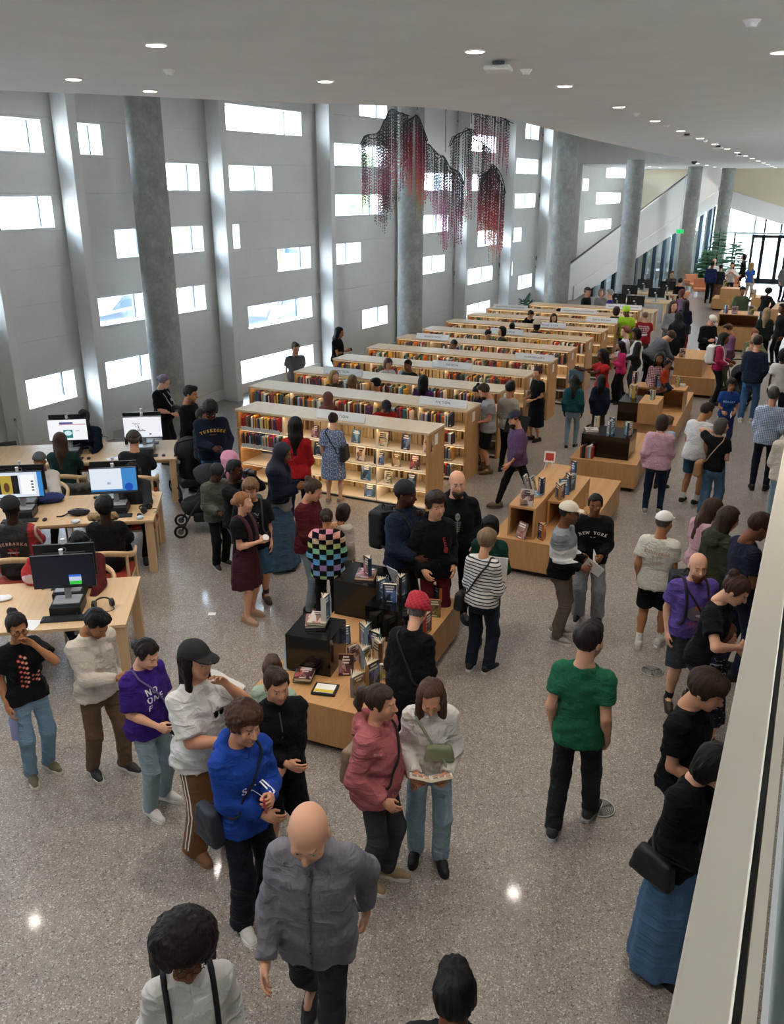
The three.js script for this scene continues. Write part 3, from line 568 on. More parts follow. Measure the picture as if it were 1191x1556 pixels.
function glassesGeo() {
  if (piece.has('glasses')) return piece.get('glasses');
  const q = [];
  for (const x of [-0.034, 0.034]) { q.push(placed(new THREE.TorusGeometry(0.021, 0.0022, 6, 20), x, 0.002, 0.1)); q.push(placed(new THREE.CylinderGeometry(0.0018, 0.0018, 0.1, 5), Math.sign(x) * 0.068, 0.006, 0.05, Math.PI / 2)); q.push(placed(new THREE.CylinderGeometry(0.002, 0.002, 0.02, 5), Math.sign(x) * 0.061, 0.005, 0.099, 0, 0, Math.PI / 2)); }
  q.push(placed(new THREE.CylinderGeometry(0.002, 0.002, 0.03, 5), 0, 0.006, 0.104, 0, 0, Math.PI / 2));
  piece.set('glasses', mergeGeometries(q.map((g) => (g.index ? g.toNonIndexed() : g))));
  return piece.get('glasses');
}
function headphonesGeo() {
  if (piece.has('headphones')) return piece.get('headphones');
  const q = [placed(new THREE.TorusGeometry(0.1, 0.0085, 8, 24, Math.PI), 0, 0.022, -0.01)];
  for (const x of [-1, 1]) { q.push(placed(new THREE.CylinderGeometry(0.041, 0.041, 0.03, 18), x * 0.1, -0.005, -0.01, 0, 0, Math.PI / 2)); q.push(placed(new THREE.TorusGeometry(0.033, 0.012, 8, 18), x * 0.086, -0.005, -0.01, 0, Math.PI / 2)); }
  piece.set('headphones', mergeGeometries(q.map((g) => (g.index ? g.toNonIndexed() : g))));
  return piece.get('headphones');
}

// ---------------------------------------------------------------- surfaces
const terrazzo = dataTexture(1024, 1024, (() => {
  const N = 1024, chips = new Float32Array(N * N), tone = new Uint8Array(N * N);
  for (let i = 0; i < 9000; i++) {
    const cx = rnd() * N, cy = rnd() * N, r = 1.8 + rnd() * rnd() * 7, kx = 0.6 + rnd() * 0.8, a = rnd() * 3.14, t = 1 + Math.floor(rnd() * 7), ca = Math.cos(a), sa = Math.sin(a);
    for (let y = -13; y <= 13; y++) for (let x = -13; x <= 13; x++) { const u = (x * ca + y * sa) / kx, v = (-x * sa + y * ca) * kx; if (Math.max(Math.abs(u) * 0.9 + Math.abs(v) * 0.4, Math.abs(v)) < r) tone[(((cy + y) & 1023) << 10) | ((cx + x) & 1023)] = t; }
  }
  const C = [[140, 131, 123], [180, 173, 165], [160, 148, 136], [114, 105, 98], [194, 189, 181], [148, 136, 124], [96, 89, 85], [170, 161, 152]];
  return (x, y) => { const c = C[tone[(y << 10) | x]], n = 14 * (tileNoise(x / 4, y / 4, 256, 5) - 0.5) + 10 * (tileNoise(x / 64, y / 64, 16, 9) - 0.5); return [c[0] + n, c[1] + n, c[2] + n]; };
})());
terrazzo.repeat.set(1 / 0.9, 1 / 0.9);
const floorMat = new THREE.MeshPhysicalMaterial({ map: terrazzo, roughness: 0.3, specularIntensity: 0.9, clearcoat: 0.25, clearcoatRoughness: 0.07 });
const woodTexture = (c0, c1, c2) => dataTexture(512, 512, (x, y) => {
  const g = tileNoise(x / 5, y / 128, 103, 3) * 0.5 + tileNoise(x / 2, y / 64, 256, 8) * 0.3 + tileNoise(x / 40, y / 256, 13, 2) * 0.4, t = Math.min(1, Math.max(0, g / 1.2));
  return [0, 1, 2].map((i) => (t < 0.5 ? c0[i] + (c1[i] - c0[i]) * t * 2 : c1[i] + (c2[i] - c1[i]) * (t * 2 - 1)));
});
const oakMap = woodTexture([176, 128, 78], [190, 143, 92], [203, 160, 108]), paleMap = woodTexture([206, 178, 140], [217, 191, 155], [225, 202, 168]), deskMap = woodTexture([203, 166, 122], [214, 180, 138], [222, 191, 151]);
const oak = new THREE.MeshPhysicalMaterial({ map: oakMap, roughness: 0.5 }), oakPale = new THREE.MeshPhysicalMaterial({ map: paleMap, roughness: 0.5 }), oakDesk = new THREE.MeshPhysicalMaterial({ map: deskMap, roughness: 0.48 });
oakMap.repeat.set(1.2, 0.8); paleMap.repeat.set(1.2, 0.8); deskMap.repeat.set(1.2, 0.8);
const concreteMap = dataTexture(512, 512, (x, y) => { const n = 26 * (tileNoise(x / 64, y / 64, 8, 1) - 0.5) + 22 * (tileNoise(x / 16, y / 20, 32, 2) - 0.5) + 16 * (tileNoise(x / 3, y / 3, 170, 3) - 0.5) - (tileNoise(x / 2, y / 2, 256, 4) > 0.96 ? 40 : 0); return [150 + n * 0.7, 150 + n * 0.7, 146 + n * 0.7]; });
concreteMap.repeat.set(0.8, 0.8);
const concrete = new THREE.MeshPhysicalMaterial({ map: concreteMap, roughness: 0.75 });
const plasterMap = dataTexture(256, 256, (x, y) => { const n = 5 * (tileNoise(x / 32, y / 32, 8, 1) - 0.5) + 4 * (tileNoise(x / 3, y / 3, 85, 2) - 0.5); return [221 + n, 219 + n, 215 + n]; });
plasterMap.repeat.set(0.4, 0.4);
const panelMat = new THREE.MeshPhysicalMaterial({ map: plasterMap, roughness: 0.55 }), ceilingMat = new THREE.MeshPhysicalMaterial({ map: plasterMap, roughness: 0.85 }), creamMat = mat(0xdccfb4, 0.8), whitePaint = mat(0xe4e2de, 0.6);
const frameMat = mat(0x3c444a, 0.45, { metalness: 0.4 }), paneMat = new THREE.MeshPhysicalMaterial({ color: 0xf4fbff, roughness: 0.02, transmission: 1, thickness: 0, ior: 1.45, specularIntensity: 0.6 });
const CEIL = 5.8, ROOF = 9.5, FARZ = -52;

// ---------------------------------------------------------------- floor, ceilings
structure('floor', metric(new THREE.BoxGeometry(24, 0.3, 62)), floorMat).position.set(-3.5, -0.15, -24);
{
  const edge = [[-12.9, -3.0], [-11.2, -5.5], [-9.0, -7.98], [-8.1, -9.0], [-7.37, -9.99], [-6.61, -10.86], [-5.95, -11.5], [-5.42, -12.1], [-5.16, -12.92], [-4.98, -14.5], [-5.1, -18.1], [-5.2, -20.4], [-5.25, -24.6], [-5.27, -29.4], [-5.1, -34.5], [-5.35, -38.4], [-6.1, -39.9], [-7.6, -40.4], [-10.95, -40.2]];
  const pts = new THREE.CatmullRomCurve3(edge.map(([x, z]) => V(x, 0, z)), false, 'catmullrom', 0.4).getPoints(70);
  const s = new THREE.Shape([...pts.map((p) => new THREE.Vector2(p.x, -p.z)), new THREE.Vector2(-11.4, -FARZ + 0.3), new THREE.Vector2(8.5, -FARZ + 0.3), new THREE.Vector2(8.5, -6.8), new THREE.Vector2(-12.9, -6.8)]);
  const g = new THREE.ExtrudeGeometry(s, { depth: ROOF - CEIL, bevelEnabled: false }).rotateX(-Math.PI / 2).translate(0, CEIL, 0);
  const p = g.attributes.position, uv = g.attributes.uv; for (let i = 0; i < p.count; i++) uv.setXY(i, p.getX(i), p.getZ(i));
  structure('ceiling', g, ceilingMat);
  structure('ceiling_upper', metric(new THREE.BoxGeometry(10.5, 0.3, 50)), ceilingMat).position.set(-9.2, ROOF + 0.15, -19);
}
// ---------------------------------------------------------------- the window wall: panels in courses between standing fins, windows let into the courses
const WALL_LINE = [[-60, -10.3], [-45, -10.6], [-26, -11.55], [-13, -12.85], [9, -12.85]];
function wallX(z) { for (let i = 0; i < WALL_LINE.length - 1; i++) { const [a, xa] = WALL_LINE[i], [b, xb] = WALL_LINE[i + 1]; if (z >= a && z <= b) return xa + (xb - xa) * (z - a) / (b - a); } return -12.85; }
const FINS = [6.8, 3, -1.5, -6, -10.5, -12.52, -16.5, -20.48, -24.4, -28.4, -32.5, -36.6, -40.8, -52.3], COURSE = 0.635, SILL = 0.89, PANE_H = 0.55, THICK = 0.42;
// [z start, z end, course]
const WINDOWS = [[-11.0, -12.22, 7], [-12.87, -13.58, 7], [-10.85, -12.24, 5], [-13.65, -14.55, 4], [-14.7, -16.18, 6], [-14.95, -16.17, 4], [-12.89, -14.3, 2], [-14.9, -16.1, 2], [-11.05, -12.24, 0], [-12.91, -14.3, 0], [-16.8, -19.91, 8], [-16.85, -18.67, 6], [-16.85, -17.39, 4], [-18.73, -20.12, 3], [-17.52, -20.1, 1], [-16.9, -20.1, -1], [-21.23, -23.92, 7], [-20.82, -23.7, 5], [-20.85, -22.48, 3], [-20.85, -21.2, 1], [-22.51, -23.9, 0], [-22.5, -23.9, 9], [-34.72, -36.2, 9], [-33.43, -36.3, 7], [-33.47, -36.19, 5], [-29.0, -31.78, 8], [-25.9, -28.1, 6], [-29.07, -30.47, 6], [-25.9, -27.93, 4], [-30.41, -32.2, 3], [-33.43, -34.8, 3], [-25.8, -27.69, 2], [-29.0, -31.92, 1], [-28.9, -31.78, -1], [-34.7, -36.3, 0], [-33.1, -34.0, 1], [-42.64, -43.7, 6], [-46.8, -51.0, 7], [-45.26, -50.2, 5], [-43.58, -48.66, 3], [-10.72, -11.0, 3], [-7, -9.2, 6], [-8.2, -10, 3], [-6.5, -8, 1], [-2, -5.5, 5], [-3, -5, 2], [1, -1, 6], [0, -1.3, 3], [4, 6, 5]];
const wallLeft = structureGroup('wall_left'), windowGlass = [];
{
  let wn = 0;
  for (let bI = 0; bI < FINS.length - 1; bI++) {
    const z0 = FINS[bI], z1 = FINS[bI + 1], P0 = V(wallX(z0), 0, z0), P1 = V(wallX(z1), 0, z1), d = P1.clone().sub(P0), L = d.length(); d.normalize();
    const M = new THREE.Matrix4().makeBasis(d, V(0, 1, 0), new THREE.Vector3().crossVectors(d, V(0, 1, 0))).setPosition(P0), toU = (z) => (z0 - z) / (z0 - z1) * L;
    const base = [0], tops = [];
    for (let k = -1; k < 14; k++) { const y = SILL + k * COURSE - 0.043; if (y > 0.05 && y < ROOF - 0.2) base.push(y); }
    base.push(ROOF);
    for (let r = 0; r < base.length - 1; r++) {
      const y0 = base[r], y1 = base[r + 1], sh = new THREE.Shape([[0.006, y0 + 0.006], [L - 0.006, y0 + 0.006], [L - 0.006, y1 - 0.006], [0.006, y1 - 0.006]].map((q) => new THREE.Vector2(...q)));
      for (const [a, b, k] of WINDOWS) {
        const ys = SILL + k * COURSE;
        if (ys < y0 || ys >= y1) continue;
        const lo = Math.min(a, b), hi = Math.max(a, b);
        if (hi < z1 + 0.1 || lo > z0 - 0.1) continue;
        const u0 = Math.max(toU(hi), 0.12), u1 = Math.min(toU(lo), L - 0.06);
        if (u1 - u0 < 0.1) continue;
        const hole = new THREE.Path([[u0, ys], [u0, ys + PANE_H], [u1, ys + PANE_H], [u1, ys]].map((q) => new THREE.Vector2(...q)));
        sh.holes.push(hole);
        const w = structureGroup('window_' + (++wn));
        w.applyMatrix4(M);
        const zo = -THICK + 0.06, pane = mesh('pane', new THREE.BoxGeometry(u1 - u0, PANE_H, 0.012), paneMat, w); pane.position.set((u0 + u1) / 2, ys + PANE_H / 2, zo);
        for (const [x, y, ww, hh] of [[(u0 + u1) / 2, ys + 0.01, u1 - u0, 0.02], [(u0 + u1) / 2, ys + PANE_H - 0.01, u1 - u0, 0.02], [u0 + 0.01, ys + PANE_H / 2, 0.02, PANE_H]]) mesh('frame', boxGeo(ww, hh, 0.05), mat(0xc4ccd0, 0.5), w).position.set(x, y, zo);
        mesh('mullion', boxGeo(0.024, PANE_H, 0.05), frameMat, w).position.set(u1 - (u1 - u0 > 1.6 ? 0.25 : 0.012), ys + PANE_H / 2, zo);
      }
      const g = new THREE.ExtrudeGeometry(sh, { depth: THICK - 0.012, bevelEnabled: true, bevelSize: 0.006, bevelThickness: 0.006, bevelSegments: 1 });
      const p = mesh('panel', g, panelMat, wallLeft); p.applyMatrix4(M.clone().multiply(new THREE.Matrix4().makeTranslation(0, 0, -THICK + 0.006)));
    }
    if (bI < FINS.length - 1) { const q = structure(numbered('baseboard_left'), boxGeo(L, 0.26, 0.05, 0.01), whitePaint); q.applyMatrix4(M.clone().multiply(new THREE.Matrix4().makeTranslation(L / 2, 0.13, 0.025))); }
    if (bI > 0 && z0 > -45) {
      const f = thing('wall_fin', z0 === -10.5 ? 'white fin standing off the panelled wall by the walking frame' : 'tall white fin standing off the panelled window wall on small steel brackets', 'fin', [P0.x, 0, P0.z], 0, 'white fins along the window wall'), n = new THREE.Vector3().crossVectors(d, V(0, 1, 0));
      f.userData.kind = 'structure'; f.rotation.y = Math.atan2(n.x, n.z);
      const H = z0 < -39.5 ? CEIL : ROOF;
      mesh('blade', boxGeo(0.2, H, 0.42, 0.012), panelMat, f).position.set(0, H / 2, 0.08 + 0.21);
      for (const y of [1.95, 4.45, 7.1]) { box('bracket', [0.05, 0.16, 0.09], [0.05, y, 0.04], mat(0x3a3c3e, 0.5, { metalness: 0.6 }), f); box('bracket', [0.05, 0.05, 0.09], [0.05, y - 0.3, 0.04], mat(0x3a3c3e, 0.5, { metalness: 0.6 }), f); }
    }
  }
}
// ---------------------------------------------------------------- other walls
// the opposite long side: low wall, unseen glazing added above as fill light
{
  const wr = structureGroup('wall_right'); wr.position.set(8.65, 0, 0);
  box('lower_wall', [0.3, 3.4, 60], [0, 0, -23.5], whitePaint, wr); box('upper_wall', [0.3, ROOF - 5.7, 60], [0, 5.7, -23.5], whitePaint, wr);
  const gw = structureGroup('added_fill_glazing'); gw.position.set(8.65, 0, 0);
  for (let k = 0; k <= 20; k++) { box('mullion', [0.14, 2.3, 0.08], [0, 3.4, 6.5 - k * 3], frameMat, gw); if (k < 20) { if (k % 8 === 1) mesh('pane', boxGeo(0.012, 2.3, 2.92), paneMat, gw).position.set(0, 4.55, 5 - k * 3); else box('infill', [0.3, 2.3, 2.92], [0, 3.4, 5 - k * 3], whitePaint, gw); } }
}
structure('wall_back', boxGeo(22, ROOF, 0.3), whitePaint).position.set(-2.2, ROOF / 2, 6.95);
// the far wall: cream above a glazed gable
const GX0 = -5.75, GY0 = 4.08, GSL = -0.292, gableY = (x) => Math.max(2.62, GY0 + GSL * (x - GX0));
{
  const sh = new THREE.Shape();
  sh.moveTo(-11, 0); sh.lineTo(-11, CEIL); sh.lineTo(8.5, CEIL); sh.lineTo(8.5, 0); sh.lineTo(4.5, 0); sh.lineTo(4.5, gableY(4.5)); sh.lineTo(-0.76, 2.62); sh.lineTo(GX0, GY0); sh.lineTo(GX0, 0); sh.lineTo(-11, 0);
  structure('wall_far', new THREE.ExtrudeGeometry(sh, { depth: 0.3, bevelEnabled: false }), creamMat).position.set(0, 0, FARZ - 0.3);
  const band = new THREE.Shape([[GX0 - 0.1, GY0], [-0.7, 2.6], [4.5, 2.6], [4.5, 3.2], [-0.5, 3.35], [GX0 - 0.1, GY0 + 0.85]].map((q) => new THREE.Vector2(...q)));
  structure('trim_1', new THREE.ExtrudeGeometry(band, { depth: 0.35, bevelEnabled: false }), whitePaint).position.set(0, 0, FARZ);
  // storefront under the gable
  const sf = structureGroup('window_storefront'); sf.position.z = FARZ + 0.02;
  const xs = [-5.75, -5.25, -4.55, -3.62, -3.1, -2.3, -1.9, -0.9, 0.1, 1.1, 2.1, 3.1, 4.45], dark = mat(0x2d363c, 0.4, { metalness: 0.5 });
  for (let i = 0; i < xs.length; i++) {
    const x = xs[i], h = gableY(x);
    box('mullion', [[0, 3].includes(i) ? 0.07 : 0.09, i === 2 ? 2.6 : h, 0.14], [x, 0, 0], i === 3 ? mat(0x9aa4aa, 0.4) : dark, sf);
    if (i < xs.length - 1) {
      const w = xs[i + 1] - x, low = 2.55;
      const pl = mesh('pane', boxGeo(w - 0.08, low, 0.012), paneMat, sf); pl.position.set(x + w / 2, low / 2, 0);
      const a = gableY(x + 0.04), b2 = gableY(x + w - 0.04);
      if (a > low + 0.1) { const s2 = new THREE.Shape([[x + 0.04, low + 0.08], [x + w - 0.04, low + 0.08], [x + w - 0.04, Math.max(b2, low + 0.09)], [x + 0.04, a]].map((q) => new THREE.Vector2(...q))); mesh('pane', new THREE.ExtrudeGeometry(s2, { depth: 0.012, bevelEnabled: false }), paneMat, sf); }
    }
  }
  box('transom', [10.2, 0.1, 0.16], [-0.65, 2.52, 0.01], mat(0xc9d2d6, 0.5), sf);
  // entrance door leaves
  [[-3.36, 0.5], [-2.7, 0.74], [-2.1, 0.36]].forEach(([x, w], k) => {
    const dgrp = structureGroup('door_' + (k + 1)); dgrp.position.set(x, 0, FARZ + 0.14);
    box('stile', [0.13, 2.5, 0.06], [-w / 2, 0, 0], dark, dgrp); box('stile', [0.13, 2.5, 0.06], [w / 2, 0, 0], dark, dgrp); box('rail', [w, 0.25, 0.06], [0, 0, 0], dark, dgrp); box('rail', [w, 0.16, 0.06], [0, 2.34, 0], dark, dgrp);
    cyl('handle', 0.015, 0.015, 0.6, [w / 2 - 0.12, 0.8, 0.08], mat(0xb8bcc0, 0.3, { metalness: 0.9 }), dgrp, 8);
  });
}
// stair along the far left: a sloping white body with glazing under it
const SA = V(-10.5, 0, -39.5), SD = V(4.75, 0, -12.5).normalize(), SL = 13.37;
{
  const M = new THREE.Matrix4().makeBasis(SD, V(0, 1, 0), new THREE.Vector3().crossVectors(SD, V(0, 1, 0))).setPosition(SA);
  const st = thing('staircase', 'white solid staircase rising along the window wall to the upper floor', 'staircase'); st.userData.kind = 'structure';
  const bot = (s) => Math.max(0, -0.17 + 0.318 * s), top = (s) => 1.5 + 0.4 * s;
  const sh = new THREE.Shape([[0, 0], [0.6, 0], [SL, bot(SL)], [SL, CEIL], [10.7, CEIL], [0, top(0)]].map((q) => new THREE.Vector2(...q)));
  mesh('stringer', new THREE.ExtrudeGeometry(sh, { depth: 0.18, bevelEnabled: false }), whitePaint, st).applyMatrix4(M);
  const lip = new THREE.Shape([[0.5, -0.02], [SL, bot(SL)], [SL, bot(SL) + 0.75], [0.5, 0.6]].map((q) => new THREE.Vector2(...q)));
  mesh('soffit_band', new THREE.ExtrudeGeometry(lip, { depth: 0.3, bevelEnabled: false }), whitePaint, st).applyMatrix4(M.clone().multiply(new THREE.Matrix4().makeTranslation(0, 0, -0.06)));
  const rail = mesh('handrail', boxGeo(11.6, 0.05, 0.05), mat(0x55575a, 0.4, { metalness: 0.6 }), st); rail.applyMatrix4(M.clone().multiply(new THREE.Matrix4().makeRotationZ(Math.atan(0.4)).setPosition(5.35, top(5.35) + 0.03, 0.09)));
  for (let k = 0; k < 26; k++) mesh('tread', boxGeo(0.42, 0.12, 1.5), whitePaint, st).applyMatrix4(M.clone().multiply(new THREE.Matrix4().makeTranslation(0.6 + k * 0.42, 0.4 + k * 0.168, -0.76)));
  const gl = structureGroup('window_underside'); gl.applyMatrix4(M);
  const dark = mat(0x46555f, 0.4, { metalness: 0.4 });
  for (let s = 2.3, k = 0; s < SL; s += 0.885, k++) {
    const h0 = bot(s), h1 = bot(Math.min(s + 0.885, SL));
    box('mullion', [0.16, Math.max(0.2, h0), 0.2], [s, 0, 0.02], dark, gl);
    const q = new THREE.Shape([[s, 0], [Math.min(s + 0.885, SL), 0], [Math.min(s + 0.885, SL), h1], [s, h0]].map((v) => new THREE.Vector2(...v)));
    mesh('pane', new THREE.ExtrudeGeometry(q, { depth: 0.012, bevelEnabled: false }), paneMat, gl);
  }
}
// ---------------------------------------------------------------- round concrete columns
function column(x, z, h, r, label) {
  const prof = []; const ring = (y) => prof.push([r, y - 0.012], [r - 0.006, y - 0.006], [r - 0.006, y + 0.006], [r, y + 0.012]);
  prof.push([r, 0]); for (let y = 1.3; y < h - 0.3; y += 1.55) ring(y); prof.push([r, h]);
  const g = new THREE.LatheGeometry(prof.map((q) => new THREE.Vector2(...q)), 40), p = g.attributes.position, uv = g.attributes.uv;
  for (let i = 0; i < p.count; i++) uv.setXY(i, uv.getX(i) * 2 * Math.PI * r + x, p.getY(i));
  const c = mesh('concrete_column', g, concrete); c.position.set(x, 0, z);
  tag(c, label, 'column', 'round concrete columns', 'structure');
}
column(-11.75, -13.65, ROOF, 0.33, 'round raw concrete column behind the computer tables');
column(-9.85, -21.4, ROOF, 0.33, 'round concrete column among the bookcases by the hanging artwork');
column(-7.72, -28.4, ROOF, 0.34, 'round concrete column just past the last bookcase');
column(-7.0, -35.6, CEIL, 0.34, 'round concrete column in front of the lower end of the staircase');
column(-6.27, -46.5, CEIL, 0.34, 'round concrete column beside the green exit sign');
column(-5.15, -50.5, CEIL, 0.34, 'round concrete column in the far glazed corner behind the fir trees');
// ---------------------------------------------------------------- upper floor and guard at the camera
{
  structure('floor_upper', boxGeo(8.4, 0.35, 36), whitePaint).position.set(4.35, 2.92, -11.2);
  const gd = thing('guard_rail', 'cream painted balcony guard with a dark round handrail behind it', 'guard rail', [0, 0, 0]); gd.userData.kind = 'structure';
  const cream = mat(0xf5e6d2, 0.55);
  const top = 4.08, z0 = -8.2;
  box('cap', [0.046, 0.03, 14], [0.004, top - 0.03, z0 + 2], cream, gd, 0, 0.003);
  box('face_panel', [0.012, 0.95, 14], [-0.0135, top - 0.985, z0 + 2], mat(0xefeae0, 0.5), gd);
  box('gasket', [0.006, 0.02, 14], [0.03, top - 0.03, z0 + 2], mat(0x101010, 0.6), gd);
  box('inner_strip', [0.011, 0.026, 14], [0.0395, top - 0.028, z0 + 2], cream, gd);
  const hr = mesh('handrail', new THREE.CylinderGeometry(0.021, 0.021, 14, 24), mat(0x5b666a, 0.35, { metalness: 0.5 }), gd); hr.rotation.x = Math.PI / 2; hr.position.set(0.079, top - 0.06, z0 + 2);
  for (let k = 0; k < 9; k++) cyl('post', 0.012, 0.012, 0.93, [0.05, 3.09, 0.2 - k * 1.6], mat(0x5b666a, 0.4, { metalness: 0.5 }), gd, 8);
}

// ---------------------------------------------------------------- recessed ceiling lights
{
  const glow = new THREE.MeshStandardMaterial({ color: 0xffffff, emissive: 0xfff2dc, emissiveIntensity: 6 }), rim = mat(0xf2f0ec, 0.5);
  const spots = [];
  const row = (x, z0, n, step = 2.82) => { for (let k = 0; k < n; k++) spots.push([x, z0 - k * step]); }, rowWord = (x, z) => (x === -2.9 ? 'in the long row over the display tables' : x === -0.6 ? 'in the row beside the balcony guard' : z < -40 ? 'in the far ceiling near the staircase' : x === -5.08 ? 'in the row over the queue' : 'near the curved ceiling edge over the computer tables');
  row(-2.9, 0.9, 19); row(-0.6, -3.1, 17); row(-5.08, -0.6, 1); row(-5.08, -3.4, 1); row(-5.08, -6.13, 2, 2.7); row(-5.5, -41.2, 4, 3.1); row(-7.36, -4.7, 2); row(-7.4, -8.75, 1); row(-9.3, -3.9, 2, 2.75); row(-8.2, -42, 3, 3);  // unseen lights at the near row ends are added to brighten foreground and guard
  const disc = new THREE.CylinderGeometry(0.075, 0.075, 0.012, 20), ring = new THREE.TorusGeometry(0.085, 0.009, 6, 24).rotateX(Math.PI / 2);
  for (const [x, z] of spots) {
    const t = thing('ceiling_light', 'small round recessed downlight ' + rowWord(x, z), 'light', [x, CEIL, z], 0, 'recessed downlights in the ceiling');
    mesh('diffuser', disc, glow, t).position.y = -0.008; mesh('rim', ring, rim, t).position.y = -0.004;
    const l = new THREE.SpotLight(0xfff5ea, LAMP_POWER, 0, 1.05, 0.7, 2); l.name = 'ceiling_light_beam'; l.position.set(0, -0.03, 0); l.target.position.set(0, -5, 0); l.castShadow = true; l.shadow.radius = 3.5; t.add(l, l.target);
  }
  // access points, smoke heads and sprinklers
  const white = mat(0xe6e4e0, 0.5), grey = mat(0x3a3b3d, 0.6);
  for (const [z, x = -2.93] of [[-8.24], [-19.9], [-25.4], [-31.2]]) { const t = thing('access_point', 'square white wireless access point on a bracket under the ceiling', 'access point', [x, CEIL, z], 0.2, 'wireless access points on the ceiling'); box('housing', [0.24, 0.045, 0.24], [0, -0.085, 0], white, t, 0, 0.02); cyl('bracket', 0.05, 0.06, 0.045, [0, -0.045, 0], grey, t, 12); }
  for (const [x, z] of [[-2.88, -8.9], [-2.89, -14.4], [-2.9, -17.2], [-2.9, -22.6], [-0.7, -7.1], [-9, -5.2], [-6, -7.4]]) { const t = thing('smoke_detector', 'small white round smoke detector on the ceiling', 'smoke detector', [x, CEIL, z], 0, 'smoke detectors on the ceiling'); cyl('base', 0.05, 0.06, 0.02, [0, -0.02, 0], white, t, 18); cyl('head', 0.032, 0.045, 0.025, [0, -0.045, 0], white, t, 18); }
  const cam = thing('security_camera', 'dark dome security camera on the ceiling past the opening', 'camera', [-5.0, CEIL, -36.5]); cyl('base', 0.13, 0.13, 0.05, [0, -0.05, 0], white, cam, 18); mesh('dome', new THREE.SphereGeometry(0.11, 18, 10, 0, 6.3, Math.PI / 2, Math.PI / 2), grey, cam).position.y = -0.05;
}
// ---------------------------------------------------------------- round floor grilles
for (const [x, z, where] of [[-3.3, -3.47, 'near the bald person in the grey shirt'], [-0.95, -5.84, 'by the person in the green tee'], [-0.96, -8.19, 'by the bald person in the purple tee']]) {
  const t = thing('floor_grille', 'round metal floor grille ' + where, 'grille', [x, 0, z], 0.6), m = mat(0xa8a6a2, 0.4, { metalness: 0.5 }), dk = mat(0x4a4946, 0.7);
  cyl('plate', 0.11, 0.11, 0.004, [0, 0, 0], dk, t, 36); mesh('rim', new THREE.TorusGeometry(0.112, 0.008, 6, 40).rotateX(Math.PI / 2), m, t).position.y = 0.004;
  for (let k = 0; k < 3; k++) for (let i = 0; i < 6; i++) { const r = 0.022 + i * 0.014; mesh('slat', new THREE.TorusGeometry(r, 0.0035, 4, 14, 1.75).rotateX(Math.PI / 2), m, t).rotation.y = k * 2.094; t.children.at(-1).position.y = 0.005; }
}
// ---------------------------------------------------------------- green exit sign
{ const t = thing('exit_sign', 'small green lit exit sign hanging by the far column', 'sign', [-6.55, 2.75, -45.6], 0.4); box('housing', [0.36, 0.2, 0.05], [0, 0, 0], mat(0xdde3dd, 0.5), t); box('lit_face', [0.34, 0.18, 0.01], [0, 0.01, 0.027], new THREE.MeshStandardMaterial({ color: 0x1c9a50, emissive: 0x1fbf60, emissiveIntensity: 0.8 }), t); tube('stem', [[0, 0.2, 0], [0, 3.05, 0]], 0.012, mat(0xcccccc, 0.4), t, 2); }

// ---------------------------------------------------------------- books
const BOOK_COLORS = [['black', 0x1d1c1e], ['dark blue', 0x22304f], ['red', 0x9c2323], ['maroon', 0x5e1e22], ['white', 0xd8d4cb], ['cream', 0xcdb98f], ['tan', 0xa87f4f], ['green', 0x39593f], ['teal', 0x2e6470], ['grey', 0x74757a], ['orange', 0xc46a26], ['yellow', 0xd2ac3c], ['light blue', 0x7c9fbd], ['purple', 0x53376a], ['brown', 0x573822]];
const pagesMat = mat(0xe5d9bf, 0.9), stickerMat = mat(0xeeebe4, 0.8);
const bookUnit = new RoundedBoxGeometry(1, 1, 1, 1, 0.06);
const coverMap = canvasTexture(1024, 1024, (c, W) => {
  const S = W / 6;
  for (let j = 0; j < 6; j++) for (let i = 0; i < 6; i++) {
    const x = i * S, y = j * S, hue = [212, 8, 36, 2, 192, 205, 100, 46, 14, 222, 22, 165][(i * 5 + j * 7) % 12], dark = (i + 2 * j) % 3;
    c.save(); c.beginPath(); c.rect(x, y, S, S); c.clip();
    c.fillStyle = `hsl(${hue},${dark === 2 ? 16 : 30}%,${[17, 38, 74][dark]}%)`; c.fillRect(x, y, S, S);
    for (let k = 0; k < 9; k++) { c.fillStyle = `hsla(${hue + rnd() * 40 - 20},${15 + rnd() * 35}%,${15 + rnd() * 60}%,0.75)`; c.beginPath(); if (rnd() < 0.55) c.ellipse(x + rnd() * S, y + (0.3 + rnd() * 0.7) * S, S * (0.05 + rnd() * 0.25), S * (0.05 + rnd() * 0.25), rnd() * 3, 0, 7); else { c.moveTo(x + rnd() * S, y + rnd() * S); c.lineTo(x + rnd() * S, y + rnd() * S); c.lineTo(x + rnd() * S, y + rnd() * S); } c.fill(); }
    c.fillStyle = dark === 2 ? 'rgba(30,26,24,.9)' : 'rgba(240,235,222,.92)';
    for (let k = 0; k < 2 + (i % 2); k++) { const w = S * (0.35 + rnd() * 0.4); c.fillRect(x + (S - w) / 2, y + S * (0.1 + k * 0.13), w, S * 0.075); }
    c.fillRect(x + S * 0.3, y + S * 0.88, S * 0.4, S * 0.045);
    c.restore();
  }
});
const coverMat = new THREE.MeshPhysicalMaterial({ map: coverMap, roughness: 0.35 });
const coverPlanes = [];
function coverPlane(k) {
  if (!coverPlanes[k]) { const g = new THREE.PlaneGeometry(1, 1), uv = g.attributes.uv, i = k % 6, j = Math.floor(k / 6) % 6; for (let n = 0; n < 4; n++) uv.setXY(n, (i + 0.02 + uv.getX(n) * 0.96) / 6, 1 - (j + 0.98 - uv.getY(n) * 0.96) / 6); coverPlanes[k] = g; }
  return coverPlanes[k];
}
